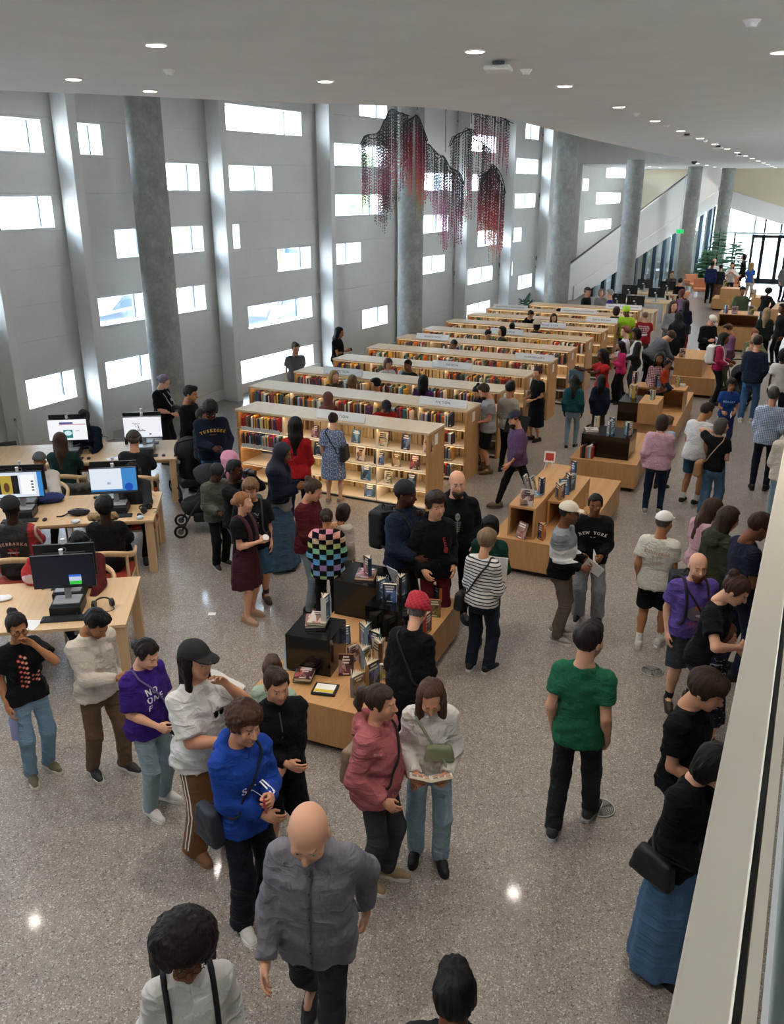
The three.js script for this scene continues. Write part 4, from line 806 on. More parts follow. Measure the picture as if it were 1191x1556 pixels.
const COVER_WORDS = ['navy', 'brick red', 'amber', 'crimson', 'teal', 'steel blue', 'green', 'gold', 'russet', 'blue', 'rust', 'sea green'];
const coverWord = (k) => { const i = k % 6, j = Math.floor(k / 6); return ['dark ', '', 'pale '][(i + 2 * j) % 3] + COVER_WORDS[(i * 5 + j * 7) % 12]; };
// a closed book, standing (front towards +z) with its foot at the group's origin, or lying
function closedBook(name, label, pos, turn, k, [w, h, t] = [0.15, 0.22, 0.025], lie = 0, tilt = 0, group) {
  const b = thing(name, label, 'book', pos, turn, group), q = new THREE.Group(); q.name = 'volume'; b.add(q);
  const board = mat(BOOK_COLORS[(k * 7) % 15][1], 0.5);
  const parts = [['back_board', [w, h, 0.003], [0, h / 2, -t / 2], board], ['spine', [0.003, h, t], [-w / 2, h / 2, 0], board], ['pages', [w - 0.008, h - 0.008, t - 0.004], [-0.001, h / 2, 0], pagesMat], ['front_board', [w, h, 0.003], [0, h / 2, t / 2], board]];
  for (const [n, s, p, m] of parts) mesh(n, boxGeo(...s), m, b).position.set(...p);
  const fr = mesh('cover_print', coverPlane(k), coverMat, b); fr.scale.set(w, h, 1); fr.position.set(0, h / 2, t / 2 + 0.0022);
  b.remove(q);
  b.rotation.set(lie ? -Math.PI / 2 : -tilt, 0, 0); b.rotation.order = 'YXZ'; b.rotation.y = turn;
  if (lie) b.position.y += t / 2 + 0.002;
  return b;
}
// a book standing half open like a fan, its spine towards +z
function openBook(label, pos, turn, k, [w, h, t] = [0.15, 0.23, 0.03], ang = 0.5, group) {
  const b = thing('open_book', label, 'book', pos, turn, group), board = mat(BOOK_COLORS[(k * 7) % 15][1], 0.5);
  for (const s of [-1, 1]) {
    const g = boxGeo(w, h, 0.003), m = mesh('board', g, board, b); m.rotation.y = s * (Math.PI / 2 - ang); m.position.set(s * Math.sin(ang) * w / 2, h / 2, -Math.cos(ang) * w / 2);
    const p = mesh('cover_print', coverPlane((k + (s > 0 ? 0 : 11)) % 36), coverMat, b); p.scale.set(w, h, 1); p.rotation.y = s * (Math.PI / 2 - ang); p.position.set(s * (Math.sin(ang) * w / 2 + Math.cos(ang) * 0.003), h / 2, -Math.cos(ang) * w / 2 + Math.sin(ang) * 0.003);
  }
  const sh = []; const N = 7;
  for (let i = 0; i < N; i++) { const a = -ang * 0.9 + (2 * ang * 0.9) * i / (N - 1), g = new THREE.BoxGeometry(w - 0.006, h - 0.01, 0.004); sh.push(placed(g, Math.sin(a) * w / 2, h / 2 + 0.001, -Math.cos(a) * w / 2, 0, Math.PI / 2 - a)); }
  mesh('pages', mergeGeometries(sh), pagesMat, b);
  mesh('spine', boxGeo(t, h, 0.004), board, b).position.set(0, h / 2, 0.001);
  return b;
}

// ---------------------------------------------------------------- bookcases in parallel rows
const ROWS = [], RANK = ['first', 'second', 'third', 'fourth', 'fifth', 'sixth', 'seventh', 'eighth', 'ninth', 'tenth', 'eleventh'], DEEP = 0.63, TIERS = [0.06, 0.335, 0.635, 0.935], CASE_H = 1.27;
const ledMat = new THREE.MeshStandardMaterial({ color: 0xffffff, emissive: 0xffd9a0, emissiveIntensity: 2.2 });
const shelfMat = mat(0xe6dccb, 0.55), deskTop = mat(0xd9cfc0, 0.45);
for (let r = 0; r < 11; r++) {
  const zf = -11.5 - 1.583 * r, x1 = -4.97 + 0.012 * r, x0 = r === 0 ? -8.5 : r === 10 ? -8.35 : -9.36 + 0.012 * r, n = r === 0 || r === 10 ? 4 : 5, zc = -DEEP / 2, W = x1 - x0, bay = (W - 0.08) / n;
  const t = thing('bookcase', `long low oak bookcase, the ${RANK[r]} row from the computer tables`, 'bookcase', [x0, 0, zf]);
  ROWS.push({ zf, x0, x1, n, bay, t });
  box('end_panel', [0.04, CASE_H - 0.035, DEEP], [0.02, 0, zc], oak, t); box('end_panel', [0.04, CASE_H - 0.035, DEEP], [W - 0.02, 0, zc], oak, t);
  box('worktop', [W + 0.02, 0.035, DEEP + 0.02], [W / 2, CASE_H - 0.035, zc], r < 4 ? oakPale : oakDesk, t);
  box('plinth', [W - 0.08, 0.05, DEEP - 0.06], [W / 2, 0, zc], mat(0x4a4640, 0.7), t);
  for (let i = 0; i <= n; i++) if (i && i < n) box('upright', [0.018, CASE_H - 0.09, DEEP - 0.04], [0.04 + i * bay, 0.05, zc], shelfMat, t);
  for (let i = 0; i < n; i++) for (let k = 0; k < 4; k++) { box('shelf', [bay - 0.02, 0.02, DEEP - 0.02], [0.04 + (i + 0.5) * bay, TIERS[k] - 0.02, zc], shelfMat, t); }
  box('centre_rail', [W - 0.08, 0.02, 0.02], [W / 2, CASE_H - 0.1, zc], shelfMat, t);
  // warm strip lights along the front edges
  for (let k = 3; k >= (r < 2 ? 0 : 2); k--) {
    const y = k === 3 ? CASE_H - 0.036 : TIERS[k + 1] - 0.021;
    box('strip_light', [W - 0.1, 0.008, 0.014], [W / 2, y - 0.008, -0.03], ledMat, t);
    const l = new THREE.RectAreaLight(0xffd7a4, LED_POWER, W - 0.12, 0.02); l.name = 'shelf_strip_light'; l.position.set(W / 2, y - 0.014, -0.035); l.lookAt(V(W / 2, y - 1, -0.5)); t.add(l); l.rotation.set(-Math.PI / 2 + 0.45, 0, 0);
  }
  const paper = box('notice', [0.001, 0.17, 0.12], [W + 0.0015, 1.02, -0.3], mat(0xf4f2ec, 0.8), t); paper.userData.label = 'white paper notice on the end panel';
}
// books on the shelves: the largest in view are things of their own, the rest are stuff
{
  const far = { m: [], c: [] }, M4 = new THREE.Matrix4(), q = new THREE.Quaternion(), tmp = new THREE.Color();
  const farBook = (x, y, z, w, h, d, col) => { far.m.push(M4.clone().compose(V(x, y + h / 2, z), q, V(w, h, d))); far.c.push(tmp.clone().setHex(col)); };
  const tierWord = ['lowest', 'third', 'second', 'top'];
  let singles = 0;
  const sticker = new THREE.PlaneGeometry(1, 1);
  const shelfBook = (x, y, z, w, h, d, ci, r, k) => {
    const [word, hex] = BOOK_COLORS[ci];
    if (singles < 232 && (r < 2 || (r === 2 && k === 3))) {
      singles++;
      const size = h > 0.225 ? 'tall' : h < 0.185 ? 'short' : 'middling';
      const b = mesh('book', bookUnit, mat(hex, 0.5)); b.scale.set(w, h, d); b.position.set(x, y + h / 2, z);
      tag(b, `${size} ${word} book standing on the ${tierWord[k]} shelf of the ${RANK[r]} bookcase`, 'book', 'books standing on the nearer bookcases');
      if (r < 3 && w > 0.02) { const st = mesh('spine_label', sticker, stickerMat, b); st.scale.set(0.8, 0.11, 1); st.position.set(0, -0.36, 0.503); }
    } else farBook(x, y, z, w, h, d, hex);
  };
  const fill = (r, i, k, near, from = 0, to = 1) => {
    const R = ROWS[r], a = R.x0 + 0.04 + i * R.bay + 0.014, b = a + R.bay - 0.028, x1 = a + (b - a) * to;
    let x = a + (b - a) * from;
    while (x < x1 - 0.02) {
      const w = 0.017 + rnd() * rnd() * 0.035, h = 0.175 + rnd() * 0.075, d = 0.13 + rnd() * 0.03;
      if (x + w > x1) break;
      if (near) shelfBook(x + w / 2, TIERS[k], R.zf - 0.045 - d / 2, w, h, d, pick([0, 0, 1, 2, 2, 3, 4, 4, 5, 6, 7, 8, 9, 10, 11, 12, 13, 14, 1]), r, k);
      else farBook(x + w / 2, TIERS[k], R.zf - DEEP + 0.045 + d / 2, w, h, d, pick([0xe0cfab, 0xd8c39a, 0xe6d8b8, 0xcfb88c, 0xdcc8a0, 0x7a5a3c]));
      x += w + 0.0015;
    }
  };
  // row 1: children's bay with label holders, then face-out displays
  for (const k of [3, 2]) fill(0, 0, k, true, 0.02, 0.92);
  for (let i = 0; i < 4; i++) for (let k = 0; k < 4; k++) if (!(i === 0 && k < 2)) fill(0, i, k, false, 0.03, i === 0 ? 0.6 : 0.95);
  const H = thing('label_holder', 'row of clear label holders along the picture books in the first bookcase', 'label holder', [ROWS[0].x0 + 0.06, 0, ROWS[0].zf - 0.012]);
  for (const y of [0.935, 0.635]) for (let i = 0; i < 6; i++) box('holder', [0.12, 0.07, 0.004], [0.07 + i * 0.132, y - 0.02, 0.004], mat(0xdfe3e6, 0.25, { transparent: true, opacity: 0.75 }), H);
  const outs = [[1.5, 3], [2.25, 3], [2.72, 3], [3.12, 3], [3.5, 3], [1.55, 2], [1.95, 2], [2.32, 2], [2.66, 2], [2.96, 2], [3.28, 2], [2.42, 1], [2.82, 1], [3.22, 1], [2.48, 0], [3.15, 0], [1.25, 2]];
  outs.forEach(([u, k], n) => { const c = (n * 5 + 3) % 36; closedBook('display_book', `${coverWord(c)} covered book shown face out on the ${tierWord[k]} shelf of the first bookcase`, [ROWS[0].x0 + u - 0.02, TIERS[k], ROWS[0].zf - 0.09], 0, c, [0.14 + 0.02 * (n % 3), 0.2 + 0.015 * (n % 4), 0.02], 0, 0.22, 'books shown face out on the first bookcase'); });
  // row 2
  for (let i = 0; i < 5; i++) { fill(1, i, 3, true, 0.01, [0.99, 0.97, 0.9, 0.85, 0.72][i]); fill(1, i, 3, false); }
  for (const k of [2, 1, 0]) { fill(1, 4, k, true, 0.2, 0.75); fill(1, 4, k, false); fill(1, 3, k, false); }
  // the others
  for (let r = 2; r < 11; r++) for (let i = 0; i < ROWS[r].n; i++) {
    const f = 0.35 + 0.6 * hash3(r, i, 4);
    fill(r, i, 3, true, r === 2 ? 0.01 : 0.02 + 0.3 * (hash3(i, r, 9) > 0.7), Math.min(0.97, f)); fill(r, i, 3, false);
    if (i === ROWS[r].n - 1) for (const k of [2, 1, 0]) { if (hash3(r, k, 2) > 0.4) fill(r, i, k, true, 0.1, 0.6); fill(r, i, k, false); }
  }
  const im = new THREE.InstancedMesh(bookUnit, mat(0xffffff, 0.55), far.m.length);
  far.m.forEach((m, i) => { im.setMatrixAt(i, m); im.setColorAt(i, far.c[i]); });
  im.name = 'shelved_books'; im.castShadow = im.receiveShadow = true; scene.add(im);
  tag(im, 'many further books packed on the shelves of all the bookcases', 'books', null, 'stuff');
}
// signs on the bookcases
{
  const sign = (text) => new THREE.MeshPhysicalMaterial({ roughness: 0.6, map: canvasTexture(512, 96, (c, w, h) => { c.fillStyle = '#f1f0ee'; c.fillRect(0, 0, w, h); c.fillStyle = '#4a4a4c'; let f = 44; c.font = `${f}px sans-serif`; while (c.measureText(text).width > w * 0.86) c.font = `${--f}px sans-serif`; c.textAlign = 'center'; c.textBaseline = 'middle'; c.fillText(text, w / 2, h / 2 + 3); }) });
  const white = mat(0xf1f0ee, 0.6), cache = {};
  for (const [r, px, py, text, w = 0.87] of [[0, 527, 627, 'FICTION'], [1, 672, 611, 'FICTION'], [2, 520, 564, 'FICTION'], [3, 684, 555, 'FICTION'], [4, 810, 543, 'AUDIOBOOKS'], [5, 657, 511, 'NONFICTION'], [6, 770, 503, 'NONFICTION'], [7, 834, 494, 'MUSIC & CDS'], [8, 915, 485, 'DVD & BLU-RAY'], [9, 879, 472, 'MAGAZINES & NEWSPAPERS', 1.1], [9, 775, 466, 'MAGAZINES & NEWSPAPERS', 1.1], [10, 952, 463, 'MAGAZINES & NEWSPAPERS', 1.1]]) {
    const R = ROWS[r], p = onLevel(px, py, CASE_H + 0.08);
    const t = thing('shelf_sign', `white ${text.toLowerCase()} sign standing on the ${RANK[r]} bookcase${r === 9 ? (px > 800 ? ' near its aisle end' : ' near the window wall') : ''}`, 'sign', [p.x, CASE_H, R.zf - 0.1], 0);
    box('board', [w, 0.14, 0.03], [0, 0, 0], white, t, 0, 0.004);
    const f = mesh('lettering', new THREE.PlaneGeometry(w * 0.98, 0.13), cache[text] ??= sign(text), t); f.position.set(0, 0.07, 0.0165);
    t.rotation.x = -0.35;
  }
}
// things lying on the bookcases
closedBook('graphic_book', 'open comic book lying on top of the second bookcase beside its sign', [onLevel(676, 613, CASE_H).x, CASE_H, ROWS[1].zf - 0.22], 0.3, 9, [0.2, 0.15, 0.012], 1);
{ const p = onLevel(875, 462, CASE_H), t = thing('black_hat', 'black crumpled hat lying on the tenth bookcase', 'hat', [p.x, CASE_H, ROWS[9].zf - 0.3]); mesh('crown', meshOf([blob([0, 0.04, 0], [0.1, 0.05, 0.08], 0.02), blob([0.07, 0.03, 0.02], [0.07, 0.02, 0.06], 0.02)], 0.012).mesh(), mat(0x16171a, 0.9), t); }

// ---------------------------------------------------------------- computer tables
const TD = V(-0.563, 0, -0.826), TL = V(-0.826, 0, 0.563), TTURN = Math.atan2(0.563, 0.826);
const screens = [
  (c, w, h) => { c.fillStyle = '#101420'; c.fillRect(0, 0, w, h); c.fillStyle = '#3a6fd8'; c.fillRect(w * 0.58, h * 0.62, w * 0.2, h * 0.07); c.fillStyle = '#b9c9dc'; c.fillRect(w * 0.58, h * 0.69, w * 0.2, h * 0.14); c.fillStyle = '#37c43f'; c.fillRect(w * 0.58, h * 0.83, w * 0.2, h * 0.11); },
  (c, w, h) => { c.fillStyle = '#3f86c6'; c.fillRect(0, 0, w, h); c.fillStyle = '#dfe8f3'; c.fillRect(0, 0, w * 0.68, h * 0.86); c.fillStyle = '#9fb2c6'; c.fillRect(w * 0.36, h * 0.56, w * 0.07, h * 0.1); c.fillStyle = '#1c4fae'; c.beginPath(); c.ellipse(w * 0.82, h * 0.78, w * 0.09, h * 0.16, 0, 0, 7); c.fill(); c.fillStyle = '#27313c'; c.fillRect(0, h * 0.93, w, h * 0.07); },
  (c, w, h) => { c.fillStyle = '#d8e2ee'; c.fillRect(0, 0, w, h); c.fillStyle = '#17191d'; c.fillRect(0, h * 0.12, w * 0.5, h * 0.75); c.fillStyle = '#b09a3f'; c.fillRect(w * 0.12, h * 0.12, w * 0.24, h * 0.75); c.fillStyle = '#5d3a24'; c.beginPath(); c.ellipse(w * 0.24, h * 0.6, w * 0.06, h * 0.2, 0, 0, 7); c.fill(); c.fillStyle = '#f7f9fb'; c.fillRect(w * 0.54, h * 0.1, w * 0.3, h * 0.8); c.fillStyle = '#3987cb'; c.fillRect(w * 0.9, 0, w * 0.1, h); c.fillStyle = '#444'; for (let i = 0; i < 4; i++) c.fillRect(w * 0.76, h * (0.35 + i * 0.12), w * 0.05, h * 0.06); },
  (c, w, h) => { c.fillStyle = '#eef1f6'; c.fillRect(0, 0, w, h); c.fillStyle = '#22252b'; for (let i = 0; i < 14; i++) { c.save(); c.translate(w * (0.28 + 0.2 * rnd()), h * (0.18 + 0.4 * rnd())); c.rotate(rnd() * 3); c.fillRect(0, 0, w * 0.05, h * 0.018); c.restore(); } c.fillRect(w * 0.3, h * 0.66, w * 0.27, h * 0.03); c.fillRect(w * 0.66, h * 0.82, w * 0.06, h * 0.06); c.fillStyle = '#dfe3ea'; c.fillRect(0, h * 0.93, w, h * 0.07); },
  (c, w, h) => { c.fillStyle = '#f4f6fa'; c.fillRect(0, 0, w, h); c.fillStyle = '#54508e'; c.fillRect(w * 0.3, h * 0.12, w * 0.35, h * 0.09); c.fillStyle = '#b9506a'; c.fillRect(w * 0.3, h * 0.22, w * 0.68, h * 0.03); c.fillStyle = '#1c7a74'; c.fillRect(w * 0.38, h * 0.5, w * 0.24, h * 0.4); c.fillStyle = '#cfe4ea'; c.beginPath(); c.ellipse(w * 0.5, h * 0.66, w * 0.1, h * 0.12, 0, 0, 7); c.fill(); c.fillStyle = '#c9d0da'; c.fillRect(w * 0.7, h * 0.52, w * 0.1, h * 0.06); },
];
const screenMats = screens.map((d) => { const t = canvasTexture(512, 288, d); return new THREE.MeshStandardMaterial({ color: 0x050505, emissive: 0xffffff, emissiveMap: t, emissiveIntensity: 0.75, roughness: 0.3 }); });
const blackPlastic = mat(0x17191c, 0.45), greyPlastic = mat(0x9a9da1, 0.4), whitePlastic = mat(0xe3e5e6, 0.4);
const tableAt = (p, along, across, y = 0) => p.clone().addScaledVector(TL, along).addScaledVector(TD, across).setY(y);
function compTable(rf, len, label) {
  const c = rf.clone().addScaledVector(TL, len / 2).addScaledVector(TD, 0.565), t = thing('computer_table', label, 'table', [c.x, 0, c.z], TTURN, 'long oak computer tables');
  box('tabletop', [len, 0.035, 1.13], [0, 0.705, 0], oakDesk, t, 0, 0.004);
  for (const sx of [-1, 1]) for (const sz of [-1, 1]) box('leg', [0.1, 0.705, 0.09], [sx * (len / 2 - 0.07), 0, sz * 0.5], oakDesk, t, 0, 0.004);
  box('apron', [len - 0.3, 0.06, 0.03], [0, 0.64, 0.42], oakDesk, t); box('apron', [len - 0.3, 0.06, 0.03], [0, 0.64, -0.42], oakDesk, t);
  box('crossbar', [0.04, 0.04, 0.9], [len / 2 - 0.5, 0.6, 0], greyPlastic, t);
  return { t, rf };
}
function monitor(p, turn, scr, label, cam = true) {
  const t = thing('computer_monitor', label, 'monitor', [p.x, p.y, p.z], turn);
  box('foot', [0.26, 0.014, 0.2], [0, 0, -0.02], greyPlastic, t, 0, 0.004); box('neck', [0.06, 0.26, 0.03], [0, 0.01, -0.06], greyPlastic, t, 0, 0.004);
  box('housing', [0.6, 0.355, 0.03], [0, 0.145, -0.015], blackPlastic, t, 0, 0.006); box('back_cover', [0.42, 0.22, 0.03], [0, 0.2, -0.045], blackPlastic, t, 0, 0.01);
  const s = mesh('screen', new THREE.PlaneGeometry(0.585, 0.33), scr == null ? mat(0x0c0e12, 0.25) : screenMats[scr], t); s.position.set(0, 0.325, 0.0012);
  if (scr != null) { const l = new THREE.RectAreaLight(0xdfe9ff, 0.5, 0.58, 0.33); l.name = 'screen_light'; l.position.set(0, 0.325, 0.01); l.rotation.y = Math.PI; t.add(l); }
  mesh('maker_badge', new THREE.TorusGeometry(0.022, 0.003, 6, 20), greyPlastic, t).position.set(0, 0.44, -0.0305);
  if (cam) { cyl('webcam', 0.018, 0.022, 0.055, [0, 0.5, -0.02], whitePlastic, t, 14); }
  return t;
}
function pc(p, turn, label) { const t = thing('desktop_computer', label, 'computer', [p.x, p.y, p.z], turn); box('case', [0.3, 0.1, 0.3], [0, 0, 0], blackPlastic, t, 0, 0.006); box('front_panel', [0.28, 0.08, 0.006], [0, 0.01, 0.15], mat(0x26292d, 0.5), t); cyl('power_button', 0.006, 0.006, 0.004, [0.11, 0.03, 0.152], greyPlastic, t, 10); return t; }
function keyboardSet(p, turn, where) {
  const t = thing('keyboard', 'black keyboard ' + where, 'keyboard', [p.x, p.y, p.z], turn); box('case', [0.44, 0.014, 0.13], [0, 0, 0], blackPlastic, t, 0, 0.004);
  for (let j = 0; j < 5; j++) for (let i = 0; i < 15; i++) mesh('key', boxGeo(0.022, 0.006, 0.018), mat(0x2a2d31, 0.6), t).position.set(-0.196 + i * 0.028, 0.016, -0.044 + j * 0.022);
  const m = thing('computer_mouse', 'small black computer mouse ' + where, 'mouse', [p.x, p.y, p.z], turn), off = V(0.31, 0, 0.02).applyAxisAngle(V(0, 1, 0), turn); m.position.add(off);
  mesh('shell', new THREE.SphereGeometry(1, 16, 10).scale(0.03, 0.02, 0.05), blackPlastic, m).position.y = 0.012; box('wheel', [0.006, 0.006, 0.014], [0, 0.029, -0.02], greyPlastic, m);
}
function headset(p, turn, label) { const t = thing('headphones', label, 'headphones', [p.x, p.y, p.z], turn); mesh('band', new THREE.TorusGeometry(0.085, 0.009, 8, 24, Math.PI), blackPlastic, t).position.set(0, 0.035, 0); t.children[0].rotation.x = -1.2; for (const s of [-1, 1]) { const c = mesh('ear_cup', new THREE.CylinderGeometry(0.042, 0.042, 0.035, 18), blackPlastic, t); c.rotation.z = Math.PI / 2; c.rotation.y = s * 0.3; c.position.set(s * 0.085, 0.043, 0.01); } tube('cable', [[0.09, 0.01, 0.04], [0.1, 0.006, 0.1], [0.02, 0.006, 0.14], [-0.06, 0.006, 0.12]], 0.004, blackPlastic, t, 14); return t; }
const tA = compTable(V(-5.58, 0, -5.55), 3.3, 'oak computer table with the dark screen nearest the waiting queue'), tB = compTable(V(-7.24, 0, -7.89), 3.3, 'oak computer table with the black pouch and blue bag on it'), tC = compTable(V(-8.72, 0, -10.16), 3.3, 'oak computer table closest to the concrete column');
const along = (rf, px, py, h = 1.06) => onLevel(px, py, h).sub(rf).dot(TL);
const TOPY = 0.741;
function station(tb, px, py, scr, who, scrH = 1.16) {
  const a = along(tb.rf, px, py, scrH), f = tableAt(tb.rf, a, 0.4, TOPY), g = tableAt(tb.rf, a + 0.04, 0.72, TOPY);
  pc(f, TTURN, `black desktop computer under the monitor ${who}`); pc(g, TTURN + Math.PI, `black desktop computer under the rear monitor ${who}`);
  monitor(f.clone().setY(TOPY + 0.1), TTURN, scr, `wide monitor with its screen showing ${who}`); monitor(g.clone().setY(TOPY + 0.1), TTURN + Math.PI, null, `black back of a monitor turned away ${who}`);
  keyboardSet(tableAt(tb.rf, a, 0.2, TOPY), TTURN, who); keyboardSet(tableAt(tb.rf, a + 0.06, 0.95, TOPY), TTURN + Math.PI, 'behind the monitor ' + who);
  return a;
}
const sA = station(tA, 108, 870, 0, 'with a mostly black screen on the nearest table', 1.02);
const sB1 = station(tB, 178, 733, 1, 'before the person in the hooded coat', 1.06), sB2 = station(tB, 33, 745, 2, 'before the man in the red and black jacket', 1.06);
const sC1 = station(tC, 219, 656, 3, 'before the person in cap and headphones', 1.06), sC2 = station(tC, 105, 662, 4, 'before the woman in the dark green jacket', 1.06);
headset(onLevel(157, 922, TOPY + 0.02), 0.8, 'black headphones lying on the table with the dark screen'); headset(onLevel(222, 777, TOPY + 0.02), 1.9, 'black headphones lying by the hooded coat'); headset(onLevel(131, 686, TOPY + 0.02), 0.3, 'black headphones lying by the dark green jacket'); headset(onLevel(151, 667, TOPY + 0.03), 2.3, 'black headphones lying at the far edge of the column side table');
{
  const soft = (name, label, cat, px, py, prims, color, parts) => { const p = onLevel(px, py, TOPY + 0.02), t = thing(name, label, cat, [p.x, TOPY, p.z], TTURN); mesh('body', meshOf(prims, 0.01, folds(0.006, 22, 3)).mesh(), mat(color, 0.85), t); return t; };
  soft('blue_bag', 'crumpled blue drawstring bag on the table by the monitors', 'bag', 80, 760, [blob([0, 0.06, 0], [0.16, 0.07, 0.11], 0.03), blob([-0.1, 0.05, 0.05], [0.08, 0.05, 0.08], 0.03)], 0x1f2f63);
  const p = soft('black_pouch', 'black zipped pouch lying on the computer table', 'pouch', 120, 780, [blob([0, 0.04, 0], [0.14, 0.045, 0.075], 0.02)], 0x15161a); tube('zip', [[-0.12, 0.07, 0.02], [0, 0.087, 0.02], [0.12, 0.07, 0.02]], 0.004, greyPlastic, p, 10); tube('strap', [[-0.13, 0.03, 0], [-0.2, 0.012, 0.05], [-0.27, 0.012, 0.06]], 0.01, blackPlastic, p, 10);
  soft('crumpled_wrapper', 'crumpled clear wrapper beside the black pouch', 'wrapper', 115, 792, [blob([0, 0.02, 0], [0.06, 0.025, 0.05], 0.02)], 0xd6dbe0); soft('clear_wrapper', 'crumpled pale wrapper at the elbow of the hooded coat', 'wrapper', 213, 786, [blob([0, 0.02, 0], [0.05, 0.025, 0.04], 0.02)], 0xb9cbd6); soft('crumpled_tissue', 'crumpled white tissue on the table with the dark screen', 'tissue', 5, 908, [blob([0, 0.015, 0], [0.09, 0.02, 0.07], 0.03)], 0xe9ebee);
  const rb = soft('red_shopping_bag', 'clear and red plastic shopping bag beside the dark screen', 'bag', 49, 885, [blob([0, 0.11, 0], [0.1, 0.13, 0.07], 0.03), blob([0.01, 0.25, 0], [0.035, 0.06, 0.03], 0.03)], 0xb92b33); mesh('bag_print', meshOf([blob([0, 0.09, 0.02], [0.09, 0.075, 0.065], 0.02)], 0.01).mesh(), mat(0xd8c3c9, 0.5), rb);
  const pad = onLevel(47, 950, TOPY); const nb = thing('paper_sheet', 'white paper sheet on the table with the dark screen', 'paper', [pad.x, TOPY, pad.z], 0.4); box('sheet', [0.15, 0.004, 0.2], [0, 0, 0], mat(0xf2f1ee, 0.8), nb); const pd2 = onLevel(172, 697, TOPY), n2 = thing('paper_sheet', 'loose white papers beside the dark green jacket', 'paper', [pd2.x, TOPY, pd2.z], 0.9); box('sheet', [0.2, 0.004, 0.14], [0, 0, 0], mat(0xf2f1ee, 0.8), n2);
}
// wooden armchairs with red seats
function armchair(p, turn, label, group) {
  const t = thing('wooden_armchair', label, 'chair', [p.x, 0, p.z], turn, group), wood = oakDesk;   // its front towards +z
  box('seat', [0.48, 0.055, 0.46], [0, 0.415, 0.02], mat(0xa83a24, 0.85), t, 0, 0.02); box('seat_frame', [0.5, 0.03, 0.46], [0, 0.385, 0.02], wood, t, 0, 0.006);
  for (const [x, z, h] of [[-0.25, 0.22, 0.66], [0.25, 0.22, 0.66], [-0.23, -0.22, 0.74], [0.23, -0.22, 0.74]]) { const l = mesh('leg', new THREE.CylinderGeometry(0.019, 0.014, h, 10), wood, t); l.position.set(x, h / 2, z); }
  const pts = [[-0.26, 0.665, 0.24], [-0.275, 0.675, 0.05], [-0.25, 0.72, -0.17], [-0.14, 0.755, -0.265], [0, 0.765, -0.285], [0.14, 0.755, -0.265], [0.25, 0.72, -0.17], [0.275, 0.675, 0.05], [0.26, 0.665, 0.24]];
  const g = new THREE.TubeGeometry(new THREE.CatmullRomCurve3(pts.map((q) => V(...q))), 40, 0.024, 8); mesh('arm_and_back_rail', g.clone().translate(0, -0.7, 0).scale(1, 1.5, 1).translate(0, 0.7, 0), wood, t);
  return t;
}

{
  const a = onLevel(118, 742, 0.7), j = thing('grey_jacket', 'grey jacket hung over a chair at the middle computer table', 'jacket', [a.x, 0, a.z], TTURN + Math.PI);
  mesh('cloth', meshOf([bar([-0.17, 0.72, 0], [0.17, 0.72, 0], 0.055, 0.055, 0.03), bar([-0.15, 0.7, 0.03], [-0.16, 0.36, 0.05], 0.07, 0.06, 0.04), bar([0.15, 0.7, 0.03], [0.16, 0.34, 0.05], 0.07, 0.06, 0.04), bar([0, 0.68, 0.04], [0, 0.42, 0.05], 0.07, 0.07, 0.05)], 0.016, folds(0.014, 14, 7)).mesh(), mat(0x4d4c4b, 0.95), j);
  const c = onLevel(6, 812, 0.72); armchair(c, TTURN + Math.PI, 'empty wooden armchair holding a black bag at the table with the dark screen', 'wooden armchairs at the computer tables');
  const b = thing('black_bag', 'slumped black bag on the empty wooden armchair', 'bag', [c.x, 0.475, c.z], 0.4); mesh('body', meshOf([blob([0, 0.1, 0], [0.17, 0.11, 0.13], 0.03), blob([0.08, 0.17, 0], [0.08, 0.07, 0.07], 0.03)], 0.014, folds(0.01, 14, 3)).mesh(), mat(0x151619, 0.8), b); tube('strap', [[-0.1, 0.18, 0], [-0.05, 0.3, 0.02], [0.06, 0.28, 0.02], [0.1, 0.2, 0]], 0.01, mat(0x151619, 0.8), b, 14);
  const s = onLevel(322, 933, 0), p = thing('paper_scrap', 'small white paper scrap dropped on the floor by the tables', 'paper', [s.x, 0.001, s.z], 0.5); box('scrap', [0.09, 0.002, 0.07], [0, 0, 0], mat(0xeceae6, 0.8), p);
}
// ---------------------------------------------------------------- low display tables
const gloss = mat(0x0b0c0e, 0.12), kick = mat(0x3a2f25, 0.7);
function plinth(label, x, z, w, d, h, turn) { const t = thing('display_table', label, 'display table', [x, 0, z], turn); box('kick_base', [w - 0.14, 0.07, d - 0.14], [0, 0, 0], kick, t); box('body', [w, h - 0.07, d], [0, 0.07, 0], oak, t, 0, 0.004); return t; }
function riser(label, x, y, z, w, h, d, turn, black = true) { const t = thing('display_riser', label, 'riser', [x, y, z], turn); box('top', [w, 0.02, d], [0, h - 0.02, 0], black ? gloss : oak, t); for (const s of [-1, 1]) box('side', [0.02, h - 0.02, d], [s * (w / 2 - 0.01), 0, 0], black ? gloss : oak, t); box('front', [w - 0.04, h - 0.02, 0.02], [0, 0, d / 2 - 0.01], black ? gloss : oak, t); box('back', [w - 0.04, h - 0.02, 0.02], [0, 0, -d / 2 + 0.01], black ? gloss : oak, t); return t; }
function cubby(label, x, y, z, w, h, d, turn) { const t = thing('display_riser', label, 'riser', [x, y, z], turn); box('top', [w, 0.03, d], [0, h - 0.03, 0], oak, t); for (const s of [-1, 1]) box('side', [0.03, h - 0.03, d], [s * (w / 2 - 0.015), 0, 0], oak, t); box('back', [w - 0.06, h - 0.03, 0.02], [0, 0, -d / 2 + 0.01], oak, t); box('floor_board', [w - 0.06, 0.02, d - 0.02], [0, 0, 0.01], oak, t); return t; }
